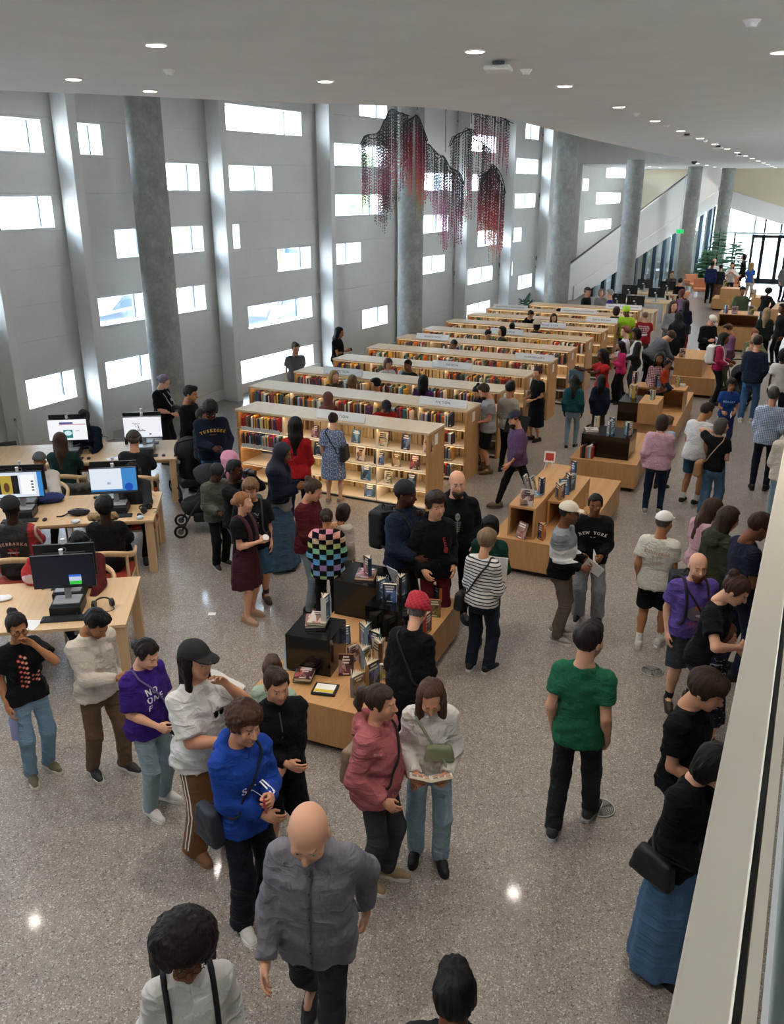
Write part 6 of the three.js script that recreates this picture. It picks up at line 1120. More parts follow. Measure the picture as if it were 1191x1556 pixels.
// ---------------------------------------------------------------- patterns and prints
const textPrint = (w, h, draw) => canvasTexture(w, h, (c) => { c.clearRect(0, 0, w, h); c.textAlign = 'center'; c.textBaseline = 'middle'; draw(c, w, h); });
function arcText(c, text, cx, cy, R, step, font, fill, stroke) { c.font = font; text.split('').forEach((ch, i) => { const a = (i - (text.length - 1) / 2) * step; c.save(); c.translate(cx + Math.sin(a) * R, cy - Math.cos(a) * R); c.rotate(a); if (stroke) { c.strokeStyle = stroke; c.lineWidth = 6; c.strokeText(ch, 0, 0); } c.fillStyle = fill; c.fillText(ch, 0, 0); c.restore(); }); }
const PRINT = {
  tuskegee: () => textPrint(512, 200, (c) => { arcText(c, 'TUSKEGEE', 256, 640, 540, 0.108, 'bold 68px serif', '#d7a92f', '#1a1710'); c.fillStyle = '#8d7130'; c.font = 'bold 22px sans-serif'; c.fillText('UNIVERSITY', 256, 170); }),
  newyork: () => textPrint(512, 200, (c) => { arcText(c, 'NEW YORK', 256, 520, 420, 0.135, 'bold 66px serif', '#e9e6de'); c.fillStyle = '#d8d5cd'; c.fillRect(215, 168, 30, 7); c.fillRect(265, 168, 30, 7); }),
  noone: () => textPrint(256, 256, (c) => { c.fillStyle = '#eceaf0'; c.font = 'bold 92px sans-serif'; c.textAlign = 'left'; c.fillText('NO', 20, 55); c.fillText('ONE', 20, 140); c.fillText('F', 20, 225); }),
  scp: () => textPrint(384, 128, (c) => { c.fillStyle = '#e8ecf4'; c.font = 'bold 104px serif'; c.fillText('S C P', 192, 66); }),
  california: () => textPrint(384, 384, (c) => { c.fillStyle = '#b58f78'; c.font = 'italic bold 74px serif'; c.fillText('California', 192, 120); c.strokeStyle = '#a9a59a'; c.lineWidth = 6; c.beginPath(); c.moveTo(70, 70); for (let i = 0; i <= 10; i++) c.lineTo(70 + i * 24, 50 + (i % 2) * 22); c.stroke(); c.fillStyle = '#b9ad97'; for (const x of [150, 215, 262]) { c.fillRect(x, 190, 7, 80); for (let k = 0; k < 6; k++) { c.save(); c.translate(x + 3, 190); c.rotate(k * 1.05); c.fillRect(0, -4, 36, 8); c.restore(); } } c.fillStyle = '#c2a68c'; c.fillRect(90, 275, 210, 12); c.fillRect(120, 300, 150, 8); }),
  nebraska: () => textPrint(512, 384, (c) => { arcText(c, 'NEBRASKA', 256, 700, 590, 0.1, 'bold 66px serif', '#c2b2a8', '#8d2a2e'); c.fillStyle = '#b22a30'; c.font = 'bold 210px serif'; c.fillText('N', 256, 270); c.fillStyle = '#d8d2cc'; c.font = 'bold 44px sans-serif'; c.fillText('HUSKERS', 256, 270); }),
  lines: () => textPrint(256, 256, (c) => { c.fillStyle = '#ece4e2'; c.font = 'bold 40px serif'; ["IT'S A DATE", 'WITH A BOOK', 'AND A FEW', 'FRIENDS'].forEach((t, i) => c.fillText(t, 128, 36 + i * 44)); c.beginPath(); c.ellipse(128, 222, 100, 24, -0.1, 0, 7); c.fill(); }),
  royals: () => textPrint(256, 128, (c) => { c.fillStyle = '#7fb0e4'; c.font = 'bold 66px sans-serif'; c.fillText('ROYALS', 128, 64); }),
  bison: () => textPrint(256, 320, (c) => { c.fillStyle = '#6d6670'; c.beginPath(); c.ellipse(128, 120, 100, 90, 0, 0, 7); c.fill(); c.fillStyle = '#c8c2c0'; c.beginPath(); c.ellipse(150, 150, 34, 16, 0.3, 0, 7); c.fill(); c.fillStyle = '#c3603a'; c.beginPath(); c.moveTo(100, 60); c.lineTo(130, 20); c.lineTo(150, 90); c.fill(); c.fillStyle = '#a04048'; c.font = 'bold 84px serif'; c.fillText('TSU', 128, 260); }),
  redmark: () => textPrint(128, 256, (c) => { c.strokeStyle = '#b63a44'; c.lineWidth = 13; for (let i = 0; i < 6; i++) { c.beginPath(); c.arc(40 + i * 9, 38 + i * 36, 15, 0.6, 5.6); c.stroke(); } c.fillStyle = '#a8323c'; c.beginPath(); c.ellipse(70, 190, 34, 40, 0, 0, 7); c.fill(); }),
  skeleton: () => textPrint(256, 256, (c) => { c.fillStyle = '#8d908c'; c.beginPath(); c.ellipse(128, 60, 34, 40, 0, 0, 7); c.fill(); for (let k = 0; k < 6; k++) c.fillRect(80 + k * 4, 110 + k * 20, 96 - k * 8, 9); c.fillRect(122, 100, 12, 140); c.fillStyle = '#15161a'; c.fillRect(110, 50, 12, 12); c.fillRect(134, 50, 12, 12); }),
  flowers: () => textPrint(256, 384, (c) => { for (let k = 0; k < 26; k++) { const x = 90 + 36 * Math.sin(k * 2.1) + (k > 18 ? 110 : 0), y = 20 + (k > 18 ? 200 + (k - 18) * 18 : k * 19); c.fillStyle = ['#d06a4c', '#e0957a', '#c94a44'][k % 3]; for (let p = 0; p < 5; p++) { c.beginPath(); c.ellipse(x + 9 * Math.cos(p * 1.26), y + 9 * Math.sin(p * 1.26), 7, 7, 0, 0, 7); c.fill(); } c.fillStyle = '#efe2c8'; c.beginPath(); c.arc(x, y, 4, 0, 7); c.fill(); c.fillStyle = '#5f7a50'; c.fillRect(x + 10, y + 8, 12, 4); } }),
  graphic: () => textPrint(256, 256, (c) => { for (let k = 0; k < 60; k++) { c.fillStyle = `rgba(${120 + rnd() * 60},${125 + rnd() * 60},${130 + rnd() * 50},1)`; c.fillRect(60 + rnd() * 136, 40 + rnd() * 170, 5 + rnd() * 16, 4 + rnd() * 10); } }),
  patch: () => textPrint(128, 96, (c) => { c.fillStyle = '#c9ced4'; c.fillRect(8, 22, 112, 52); c.fillStyle = '#4a5058'; c.fillRect(24, 36, 80, 8); c.fillRect(24, 54, 60, 8); }),
};
const patMat = (t, k) => { t.repeat.set(k, k); return new THREE.MeshPhysicalMaterial({ map: t, roughness: 0.88, specularIntensity: 0.3 }); };
const PAT = {
  stripes: patMat(dataTexture(32, 64, (x, y) => (y % 16 < 5 ? [42, 46, 56] : [214, 210, 204])), 1 / 0.14),
  checks: (() => { const t = dataTexture(256, 256, (x, y) => { const i = Math.floor(x / 32), j = Math.floor(y / 25.6), C = [[150, 120, 170], [90, 150, 200], [110, 180, 210], [140, 200, 160], [190, 205, 130], [225, 205, 170], [225, 160, 150], [215, 140, 165], [160, 190, 140], [120, 160, 200]]; return (i + j) % 2 ? [22, 22, 26] : C[j % 10]; }); return patMat(t, 1 / 0.62); })(),
  floral: patMat(dataTexture(128, 128, (x, y) => { const n = tileNoise(x / 8, y / 8, 16, 3), m = tileNoise(x / 3, y / 3, 42, 5); return n > 0.62 ? [176, 186, 200] : m > 0.7 ? [60, 76, 110] : [96, 116, 150]; }), 1 / 0.14),
  plaidBlue: patMat(dataTexture(64, 64, (x, y) => { const a = x % 16 < 5, b = y % 16 < 5; return a && b ? [92, 110, 140] : a || b ? [132, 150, 178] : [186, 196, 210]; }), 1 / 0.11),
  plaidRed: patMat(dataTexture(64, 64, (x, y) => { const a = x % 16 < 7, b = y % 16 < 7; return a && b ? [110, 46, 56] : a || b ? [150, 100, 104] : [190, 172, 168]; }), 1 / 0.13),
  camo: patMat(dataTexture(128, 128, (x, y) => { const n = tileNoise(x / 14, y / 14, 9, 3); return n > 0.6 ? [70, 66, 54] : n > 0.42 ? [96, 92, 78] : [40, 42, 40]; }), 1 / 0.5),
  navyFlower: patMat(dataTexture(128, 128, (x, y) => { const n = tileNoise(x / 4, y / 4, 32, 7); return n > 0.8 ? [150, 160, 176] : [26, 30, 44]; }), 1 / 0.35),
  colorBlock: (() => { const t = dataTexture(4, 256, (x, y) => { const v = y / 256 * 0.9 - 0.2; return v < 0.16 ? [20, 20, 23] : v < 0.3 ? [214, 214, 212] : [136, 142, 148]; }); t.repeat.set(1, 1 / 0.9); t.offset.set(0, 0.2 / 0.9); return new THREE.MeshPhysicalMaterial({ map: t, roughness: 0.88, specularIntensity: 0.3 }); })(),
  raglan: (() => { const t = dataTexture(64, 4, (x) => { const v = x / 64 - 0.5; return Math.abs(v) > 0.13 ? [18, 18, 20] : [196, 190, 178]; }); t.offset.set(0.5, 0); return new THREE.MeshPhysicalMaterial({ map: t, roughness: 0.88 }); })(),
  jacket: (() => { const t = dataTexture(128, 128, (x, y) => { const v = Math.abs(x / 128 - 0.5) * 1.2; return v > 0.17 && v < 0.3 && !(v > 0.235 && v < 0.255) ? [158, 34, 38] : v >= 0.235 && v <= 0.255 ? [206, 196, 184] : [40, 37, 37]; }); t.repeat.set(1 / 1.2, 1 / 1.2); t.offset.set(0.5, 0); return new THREE.MeshPhysicalMaterial({ map: t, roughness: 0.8 }); })(),
};
// ---------------------------------------------------------------- things carried
function held(name, label, category, P, i, build, off = [0, 0, 0], rot = [0, 0, 0]) {
  const a = P.arm[i], t = thing(name, label, category), M = P.world(a.M).multiply(new THREE.Matrix4().makeRotationFromEuler(new THREE.Euler(...rot)).setPosition(off[0] * a.sd, off[1], off[2]));
  M.decompose(t.position, t.quaternion, t.scale); build(t); return t;
}
const phone = (P, i, label, color = 0x14151a) => held('mobile_phone', label, 'phone', P, i, (t) => { box('case', [0.01, 0.15, 0.074], [0, -0.075, 0], mat(color, 0.35), t, 0, 0.003); const s = mesh('screen', new THREE.PlaneGeometry(0.068, 0.142), mat(0x20242c, 0.15), t); s.rotation.y = -Math.PI / 2; s.position.x = -0.0058 * P.arm[i].sd; s.scale.x = 1; }, [-0.034, -0.085, 0.005]);
const sheet = (P, i, label, w = 0.15, h = 0.21, color = 0xe8e6e0, name = 'paper_sheet', cat = 'paper', d = 0.004) => held(name, label, cat, P, i, (t) => { box('sheet', [d, h, w], [0, -h / 2, 0], mat(color, 0.7), t); }, [-0.03, -0.12, 0.0], [0.3, 0, 0.2]);
function inTorso(name, label, category, P, build) { const t = thing(name, label, category), M = P.world(P.T); M.decompose(t.position, t.quaternion, t.scale); build(t, P.s, (x, y, f = 1, off) => P.cloth(x, y, f, off).applyMatrix4(P.T.clone().invert())); return t; }
function backpack(P, label, color = 0x15171b) {
  return inTorso('backpack', label, 'backpack', P, (t, s, on) => {
    const b = on(0, 0.3, -1).z, m = mat(color, 0.8), c = P.lod ? 0.018 : 0.012;
    mesh('pack', meshOf([{ k: 0.01, lo: [-0.16 * s, 0.08 * s, b - 0.2], hi: [0.16 * s, 0.52 * s, b], f: (x, y, z) => { const q = [Math.abs(x) - 0.11 * s, Math.abs(y - 0.3 * s) - 0.17 * s, Math.abs(z - b + 0.09) - 0.045]; return Math.hypot(Math.max(q[0], 0), Math.max(q[1], 0), Math.max(q[2], 0)) + Math.min(Math.max(...q), 0) - 0.045; } }], c, folds(0.006, 12, 5)).mesh(), m, t);
    mesh('front_pocket', meshOf([blob([0, 0.22 * s, b - 0.175], [0.11 * s, 0.11 * s, 0.05], 0.02)], c).mesh(), m, t);
    for (const sd of [-1, 1]) tube('strap', [0.48, 0.44, 0.36, 0.28, 0.2].map((y) => on(sd * 0.11, y, 1, 0.012)).concat([on(sd * 0.14, 0.12, 1, 0.01), V(sd * 0.19 * s, 0.12 * s, 0), V(sd * 0.13 * s, 0.14 * s, b - 0.02)]).map((v) => v.toArray()).reverse().concat([[sd * 0.11 * s, 0.545 * s, -0.005], [sd * 0.1 * s, 0.5 * s, b - 0.03]]), 0.014 * s, m, t, 40);
    tube('handle', [[-0.03, 0.52 * s, b - 0.06], [0, 0.56 * s, b - 0.07], [0.03, 0.52 * s, b - 0.06]], 0.008, m, t, 8);
  });
}
// a bag on a strap across the body; side: hip it hangs at (+1 the person's left), z: how far forward
function crossBag(P, label, side, z, size, color, strap = color, name = 'shoulder_bag', y0 = -0.03, xAt) {
  return inTorso(name, label, 'bag', P, (t, s, on) => {
    const m = mat(color, 0.6), c = P.lod ? 0.016 : 0.01, X = xAt ?? side * (0.2 * s + size[0] * 0.2), C = V(X, y0 * s, z);
    mesh('bag_body', meshOf([{ k: 0.01, lo: [C.x - size[0], C.y - size[1], C.z - size[2]], hi: [C.x + size[0], C.y + size[1], C.z + size[2]], f: (x, y, zz) => { const R = Math.min(...size) * 0.32, sl = 1 - 0.25 * (y - C.y) / size[1], q = [Math.abs(x - C.x) / sl - size[0] / 2 + R, Math.abs(y - C.y) - size[1] / 2 + R, Math.abs(zz - C.z) / sl - size[2] / 2 + R]; return Math.hypot(Math.max(q[0], 0), Math.max(q[1], 0), Math.max(q[2], 0)) + Math.min(Math.max(...q), 0) - R; } }], c, folds(0.005, 16, 8)).mesh(), m, t);
    const top = C.clone().add(V(0, size[1] / 2 - 0.01, 0)), F = [0.1, 0.2, 0.3, 0.4, 0.49].map((y, i) => on(side * (0.17 - 0.3 * (i + 0.6) / 5), y, 1)), B = [0.49, 0.4, 0.3, 0.2, 0.1].map((y, i) => on(side * (-0.13 + 0.3 * (i + 0.4) / 5), y, -1));
    tube('strap', [top, ...F, V(-side * 0.1 * s, 0.545 * s, -0.005), ...B, top.clone().add(V(0, 0, -0.02))].map((v) => v.toArray()), 0.009, mat(strap, 0.7), t, 60);
  });
}
const totes = (P, i, label, size, color, drop = 0.12) => { const h = P.hand(i), t = thing('handbag', label, 'bag', [h.x, h.y - drop - size[1], h.z], P.turn), m = mat(color, 0.65); mesh('bag_body', meshOf([{ k: 0.01, lo: [-size[0] / 2, 0, -size[2] / 2], hi: [size[0] / 2, size[1], size[2] / 2], f: (x, y, z) => { const q = [Math.abs(x) - size[0] / 2 + 0.025, Math.abs(y - size[1] / 2) - size[1] / 2 + 0.025, Math.abs(z) - size[2] / 2 + 0.025]; return Math.hypot(Math.max(q[0], 0), Math.max(q[1], 0), Math.max(q[2], 0)) + Math.min(Math.max(...q), 0) - 0.025; } }], 0.014, folds(0.006, 14, 6)).mesh(), m, t); tube('handle', [[0, size[1] - 0.02, -size[2] * 0.3], [0, size[1] + drop, -0.02], [0, size[1] + drop, 0.02], [0, size[1] - 0.02, size[2] * 0.3]], 0.009, m, t, 20); return t; };

// ---------------------------------------------------------------- the people
const K = 0x17181b, NAVY = 0x1b2233, JEAN = 0x4c6c8c, LJEAN = 0x8fa9bd, DJEAN = 0x202a3a, GREY = 0x77797d, WHITE = 0xdedcd8, BR = 0x3b2619, DBR = 0x1f1511, BLK = 0x110e0d, BLOND = 0xa98050;
// the queue along the tables
{
  const p = person({ label: 'person in a black flower embroidered top, jeans and glasses with a hand to the cheek', feet: [62, 1172], head: [16, 930], th: 18, fem: 1, skin: 'tan', hair: ['bun', DBR], glasses: 1, top: { c: K, s: 0.5 }, print: { map: PRINT.flowers(), w: 0.24, h: 0.34, y: 0.28, x: 0.0 }, bot: { c: 0x7795ab, wide: 0.012 }, shoes: [0x5f5a44, 0xd8d2c2], arms: ['face', 'down'], look: [-0.1, 0.15] });
  const h = p.hand(1), b = thing('water_bottle', 'lavender blue water bottle in the hand of the woman with embroidered flowers', 'bottle', [h.x, h.y - 0.24, h.z]); cyl('flask', 0.035, 0.037, 0.2, [0, 0, 0], mat(0x8f97c4, 0.4), b, 20); cyl('lid', 0.03, 0.026, 0.04, [0, 0.2, 0], mat(0xa7b4bd, 0.5), b, 16);
}
{ const p = person({ label: 'person in a cream henley and brown chinos reading a phone', feet: [166, 1172], head: [124, 916], th: 28, skin: 'tan', build: 1.1, hair: ['short', BLK], stubble: 0.5, top: { c: 0xcfc6b8, loose: 0.02 }, bot: { c: 0x6d5642, wide: 0.012 }, shoes: [0x2b2c30, 0xd4d2cc], arms: ['down', [[-0.03, 0.2, 0.3], [0.9, -0.8, -0.3]]], legs: [[0.14, 0.06], [0.1, -0.1]], look: [0.15, 0.6] }); phone(p, 1, 'white phone held by the person in the cream henley', 0xdedede); }
{ const p = person({ label: 'person in a purple tee with large white letters and pale jeans', feet: [240, 1222], head: [222, 963], th: 40, fem: 1, build: 1.12, skin: 'pale', hair: ['lowbun', DBR], top: { c: 0x3b2379, s: 0.8, hem: -0.1 }, print: { map: PRINT.noone(), w: 0.22, h: 0.22, y: 0.3, x: -0.01 }, bot: { c: 0x8ea3ad, wide: 0.015 }, shoes: [0xd9d6d0, 0xe8e6e2], socks: 0x465064, arms: ['low', 'low'], look: [0, 0.4] }); crossBag(p, 'small purple crossbody bag at the hip of the purple tee', 1, 0.05, [0.07, 0.2, 0.2], 0x3c2360, 0x6d5a8e, 'crossbody_bag', -0.08); phone(p, 1, 'dark phone held by the person in the purple tee'); }
{
  const p = person({ label: 'person in a white shirt, brown side striped trousers and black cap', feet: [320, 1288], head: [287, 976], th: 42, fem: 1, build: 1.3, skin: 'fair', hair: ['longcap', DBR], hat: ['cap', K], top: { c: 0xdad9d6, s: 0.8, hem: -0.1, vee: 1, loose: 0.024 }, bot: { c: 0x7c5638, wide: 0.045, stripe: 0xe2ddd4 }, shoes: [0x8d6440, 0x8d6440], arms: ['face', [[0.04, 0.2, 0.3], [0.9, -0.9, -0.3]]], legs: [[0.13, 0.1], [0.1, -0.05]] });
  held('wallet', 'black wallet held by the person in the black cap', 'wallet', p, 1, (t) => box('wallet', [0.025, 0.12, 0.09], [0, -0.06, 0], mat(0x1b1b1d, 0.6), t, 0, 0.006), [-0.035, -0.06, 0.02]);
  inTorso('sunglasses', 'black sunglasses hung on the neck of the white shirt', 'sunglasses', p, (t, s, on) => { const q = on(0.02, 0.34); for (const d of [-1, 1]) mesh('lens', new THREE.SphereGeometry(1, 14, 8).scale(0.022, 0.028, 0.008), mat(0x101012, 0.1), t).position.set(q.x + d * 0.026, q.y, q.z + 0.012); tube('frame', [[q.x - 0.05, q.y + 0.02, q.z + 0.01], [q.x, q.y + 0.022, q.z + 0.02], [q.x + 0.05, q.y + 0.02, q.z + 0.01]], 0.004, mat(0x101012, 0.4), t, 8); });
}
person({ label: 'brown haired child mostly hidden behind the blue hoodie', head: [345, 1058], h: 1.06, th: 150, skin: 'fair', hair: ['fringe', 0x5d3d24], top: { c: 0x2a2e3a }, bot: { c: 0x2d3442 } });
{ const p = person({ label: 'person with curly hair in a bright blue hoodie holding a red phone', feet: [384, 1392], head: [360, 1068], th: 30, skin: 'fair', build: 0.92, hair: ['curly', 0x4c3120], top: { c: 0x2347a0, hood: 1, n: 'hoodie', loose: 0.026, hem: -0.1 }, print: { map: PRINT.scp(), w: 0.26, h: 0.087, y: 0.27 }, bot: { c: 0x171c28, wide: 0.035 }, shoes: [0xdcdad4, 0xeceae4], arms: [[[0.04, 0.25, 0.26], [0.4, -0.9, -0.4]], 'belly'], look: [0.05, 0.15], tilt: -0.08 }); phone(p, 0, 'red cased phone held by the boy in the blue hoodie', 0x9c2430); crossBag(p, 'navy sling bag hanging beside the blue hoodie', -1, -0.08, [0.1, 0.26, 0.24], 0x1a2130, 0x14161c, 'sling_bag', -0.02); }
person({ label: 'person in a black zip fleece and black shorts with folded hands', feet: [432, 1296], head: [428, 1012], th: 14, skin: 'fair', build: 1.05, hair: ['short', 0x3d2a1d], zip: 1, top: { c: K, n: 'fleece', collar: 1.2, loose: 0.03, hem: -0.08 }, bot: { t: 'shorts', c: K, wide: 0.02, len: 1.0 }, socks: K, shoes: [0xb9bcc0, 0xdddddd], arms: ['belly', 'clasp'], look: [0.05, 0.12] });
person({ label: 'brown haired person in a mint top behind the black fleece', head: [413, 1001], h: 1.3, th: 165, skin: 'fair', hair: ['short', 0x4f3523], top: { c: 0x9db3a0 }, bot: { c: 0x30343c } });
{ const p = person({ label: 'person with a ponytail in a pink hoodie and dark grey trousers', feet: [574, 1335], head: [566, 1041], th: 62, fem: 1, skin: 'fair', build: 1.18, hair: ['ponytail', 0x46352b], top: { c: 0xb4686c, hood: 1, n: 'hoodie', loose: 0.03, hem: -0.09 }, bot: { c: 0x3d3f42, wide: 0.012 }, shoes: [0x9c8460, 0xe2ded4], arms: ['pocket', 'pocket'], legs: [[0.08, 0.04], [0.08, -0.06]], look: [0.1, 0.05] }); crossBag(p, 'tan striped sling bag on the back of the pink hoodie', -1, -0.17, [0.2, 0.26, 0.11], 0x8a7860, 0x17171a, 'sling_bag', 0.16, -0.04); }
{
  const p = person({ label: 'person with a brown bob in a white sweater reading a comic book', feet: [650, 1300], head: [646, 1021], th: 2, fem: 1, skin: 'fair', build: 0.95, hair: ['long', 0x54382a], top: { c: 0xdcd8d2, n: 'sweater', loose: 0.026 }, bot: { c: 0x93adba, wide: 0.022 }, shoes: [0x151517, 0x151517], arms: ['low', 'low'], look: [0, 0.5], legs: [[0.1, 0.05], [0.1, -0.04]] });
  const c = p.hand(0).clone().add(p.hand(1)).multiplyScalar(0.5), t = thing('comic_book', 'open colour comic book held by the girl in the white sweater', 'book', [c.x, c.y + 0.02, c.z], p.turn + Math.PI);
  const pg = canvasTexture(256, 192, (x, w, h) => { x.fillStyle = '#ece6dc'; x.fillRect(0, 0, w, h); for (let k = 0; k < 14; k++) { x.fillStyle = ['#9c4a3c', '#b98c6a', '#5d6f58', '#c9a37c', '#7c3434'][k % 5]; x.fillRect(14 + (k % 3) * 76 + rnd() * 8, 14 + Math.floor(k / 3) * 36, 60, 28); } });
  for (const s of [-1, 1]) { const m = mesh('page_block', boxGeo(0.15, 0.012, 0.22), pagesMat, t); m.position.set(s * 0.073, 0.012, 0); m.rotation.z = s * 0.2; const q = mesh('printed_page', new THREE.PlaneGeometry(0.145, 0.21), new THREE.MeshPhysicalMaterial({ map: pg, roughness: 0.6 }), m); q.rotation.x = -Math.PI / 2; q.position.y = 0.0075; const cv = mesh('cover', boxGeo(0.155, 0.003, 0.225), mat(0x9c8a80, 0.5), m); cv.position.y = -0.008; }
  t.rotation.order = 'YXZ'; t.rotation.x = 0.5;
  crossBag(p, 'sage green belt bag worn across the white sweater', 1, 0.155, [0.2, 0.12, 0.07], 0x7d8468, 0x8b927a, 'belt_bag', 0.24, 0.06);
}
{ const p = person({ label: 'person in a red knitted hat and long black coat leaning to the display books', feet: [618, 1165], head: [606, 944], dh: 0.16, th: 150, fem: 1, skin: 'pale', hat: ['knit', 0xa81f33], hair: ['buzz', 0x777270], top: { c: 0x131316, n: 'coat', hem: -0.3, collar: 1.4, loose: 0.035 }, bot: { c: K }, arms: ['low', 'low'], lean: [0.18, 0, 0], look: [0.2, 0.35] }); crossBag(p, 'black shoulder bag on the long black coat', -1, 0.02, [0.12, 0.28, 0.28], 0x131316, 0x131316, 'shoulder_bag', -0.1); }
// walking and standing nearest the guard rail
person({ label: 'bald bearded person in a grey button shirt striding across the floor', head: [464, 1243], h: 1.83, th: -12, skin: 'pale', build: 1.2, headScale: 1.24, buttons: 1, hair: ['bald', 0x6d5b50], stubble: 0.45, top: { c: 0x7a7983, collar: 1.1, n: 'button_shirt', hem: -0.13, loose: 0.028 }, bot: { c: 0x2a2c31 }, arms: ['swingb', 'swingf'], legs: [[0.1, 0.3, 0, 0.1], [0.1, -0.32, 0.06, -0.1, 0.5]], look: [0.0, 0.45] });
{ const p = person({ label: 'person with a large black afro and glasses in a white top with black straps', head: [279, 1422], h: 1.68, th: 4, fem: 1, skin: 'brown', hair: ['afro', 0x1d1412], glasses: 1, top: { c: 0xd5d3d0 }, bot: { c: DJEAN }, look: [0, 0.1], headScale: 0.98 }); backpack(p, 'black backpack worn over the white top below the afro'); }
person({ label: 'black haired person seen only as the back of a dark head', head: [692, 1480], h: 1.72, th: 175, skin: 'brown', hair: ['short', 0x14110f], top: { c: 0x23252a }, bot: { c: DJEAN } });
{ const p = person({ label: 'person in a plain green tee and black trousers seen from behind', feet: [866, 1256], head: [903, 951], th: 168, skin: 'pale', build: 1.02, hair: ['short', 0x231a17], stubble: 0.4, top: { c: 0x246549, s: 0.5, hem: -0.1, loose: 0.014 }, bot: { c: 0x26282c, wide: 0.016 }, shoes: [0x2b2d31, 0xb8bac0], arms: ['down', 'down'], legs: [[0.1, -0.12, 0, 0.1], [0.1, 0.2, 0, -0.2]], look: [-0.5, 0] }); held('tablet', 'thin grey tablet carried in the hand of the person in the green tee', 'tablet', p, 0, (t) => box('slab', [0.01, 0.2, 0.15], [0, -0.2, 0], mat(0x8d8f94, 0.35), t, 0, 0.003), [-0.012, -0.07, 0.02]); }
{ const p = person({ label: 'person in a black sweater and long denim skirt with a red bow in the hair', feet: [1008, 1455], head: [1058, 1113], th: 62, fem: 1, skin: 'pale', build: 1.08, hair: ['bob', 0x14100f], glasses: 1, top: { c: 0x121317, loose: 0.03, n: 'sweater', hem: -0.12 }, bot: { t: 'skirt', c: 0x4f7396, hem: 0.05, flare: 0.07 }, arms: ['low', 'low'], lean: [0.1, 0, 0], look: [0.2, 0.35] }); crossBag(p, 'black leather handbag hanging from the black sweater', -1, -0.03, [0.09, 0.2, 0.27], 0x17181c, 0x17181c, 'handbag', -0.04); const b = thing('hair_bow', 'small red bow in the black bob', 'bow'); p.world(p.headM).decompose(b.position, b.quaternion, b.scale); for (const s of [-1, 1]) mesh('loop', new THREE.SphereGeometry(1, 12, 8).scale(0.03, 0.02, 0.012), mat(0xb8202c, 0.6), b).position.set(-0.06 + s * 0.026, 0.09, 0.02); mesh('knot', new THREE.SphereGeometry(0.012, 10, 8), mat(0xb8202c, 0.6), b).position.set(-0.06, 0.09, 0.026); }
person({ label: 'brown haired person in a black tee looking down beside the guard rail', head: [1086, 1026], h: 1.8, th: 68, skin: 'fair', hair: ['fringe', 0x3d2a1f], top: { c: 0x121316, s: 0.5, loose: 0.024 }, bot: { c: DJEAN }, arms: ['low', 'low'], look: [0.1, 0.35] });
person({ label: 'person in a black tee with clipped up hair bending by the guard rail', head: [1132, 880], h: 1.76, th: 75, fem: 1, skin: 'pale', build: 1.1, hair: ['bun', 0x4a2f22], top: { c: 0x131418, s: 0.5 }, bot: { c: 0x1a1f2a }, arms: ['low', [[0.1, 0.25, 0.25], [0.9, 0.2, -0.5]]], lean: [0.14, 0, 0], look: [0.1, 0.4] });
person({ label: 'long haired child in a navy flowered dress by the bent person', head: [1108, 948], h: 1.25, th: 100, fem: 1, skin: 'pale', hair: ['verylong', 0x5d3c28], top: { pat: PAT.navyFlower, s: 0.5 }, bot: { t: 'skirt', pat: PAT.navyFlower, hem: 0.45 }, look: [0, 0.2] });
{ const p = person({ label: 'bald person with a ginger beard in a purple tee and dark shorts', feet: [1030, 1066], head: [1058, 838], th: 22, skin: 'pale', build: 1.2, hair: ['bald', 0x8a4a2a], beard: 'full', top: { c: 0x5b4790, s: 0.5, loose: 0.024 }, print: { map: PRINT.bison(), w: 0.25, h: 0.3, y: 0.2 }, bot: { t: 'shorts', c: 0x34383e, wide: 0.022, len: 0.95 }, socks: 0x1d1e20, shoes: [0x3a3028, 0x2a2420], arms: ['down', 'down'], look: [-0.05, 0.1] }); backpack(p, 'black backpack on the bald person in the purple tee'); crossBag(p, 'small black camera bag at the waist of the purple tee', 1, 0.1, [0.1, 0.16, 0.12], 0x17181c, 0x17181c, 'camera_bag', -0.06); }
person({ label: 'person in a white cap and cream tee with a beach picture on the back', feet: [984, 980], head: [1005, 779], th: 168, skin: 'tan', build: 1.12, hair: ['buzz', 0x5c5450], hat: ['cap', 0xe2dfd8], top: { c: 0xd6d2c6, s: 0.5, hem: -0.1, loose: 0.024 }, print: { map: PRINT.california(), w: 0.3, h: 0.3, y: 0.33, back: 1 }, bot: { t: 'shorts', c: 0x17181b, wide: 0.02, len: 0.92 }, socks: 0xe0ded8, shoes: [0xd8d4cc, 0xe8e6e0], arms: ['down', 'low'], look: [-0.3, 0.1], legs: [[0.1, -0.06], [0.11, 0.1]] });
person({ label: 'long haired person in an olive jacket seen from behind', head: [1115, 772], h: 1.68, th: 135, fem: 1, skin: 'fair', hair: ['verylong', 0x3f2c20], top: { c: 0x3c4030, n: 'jacket', loose: 0.03, hem: -0.16, hood: 1 }, bot: { c: 0x353a40 }, arms: ['low', 'low'], look: [-0.3, 0.35] });
person({ label: 'long haired person in a pale pink top and light jeans beside the olive jacket', head: [1092, 760], h: 1.58, th: 125, fem: 1, skin: 'fair', hair: ['verylong', 0x47301f], top: { c: 0xc59aa2, s: 0.8 }, bot: { c: LJEAN }, arms: ['low', 'low'], look: [-0.3, 0.45] });
person({ label: 'person in a dark navy tee leaning on the guard side with auburn hair', head: [1164, 782], h: 1.82, th: 120, skin: 'brown', hair: ['short', 0x3a1e16], top: { c: 0x1a2030, s: 0.5, loose: 0.024 }, bot: { c: DJEAN }, arms: ['low', 'low'], look: [-0.2, 0.4] });
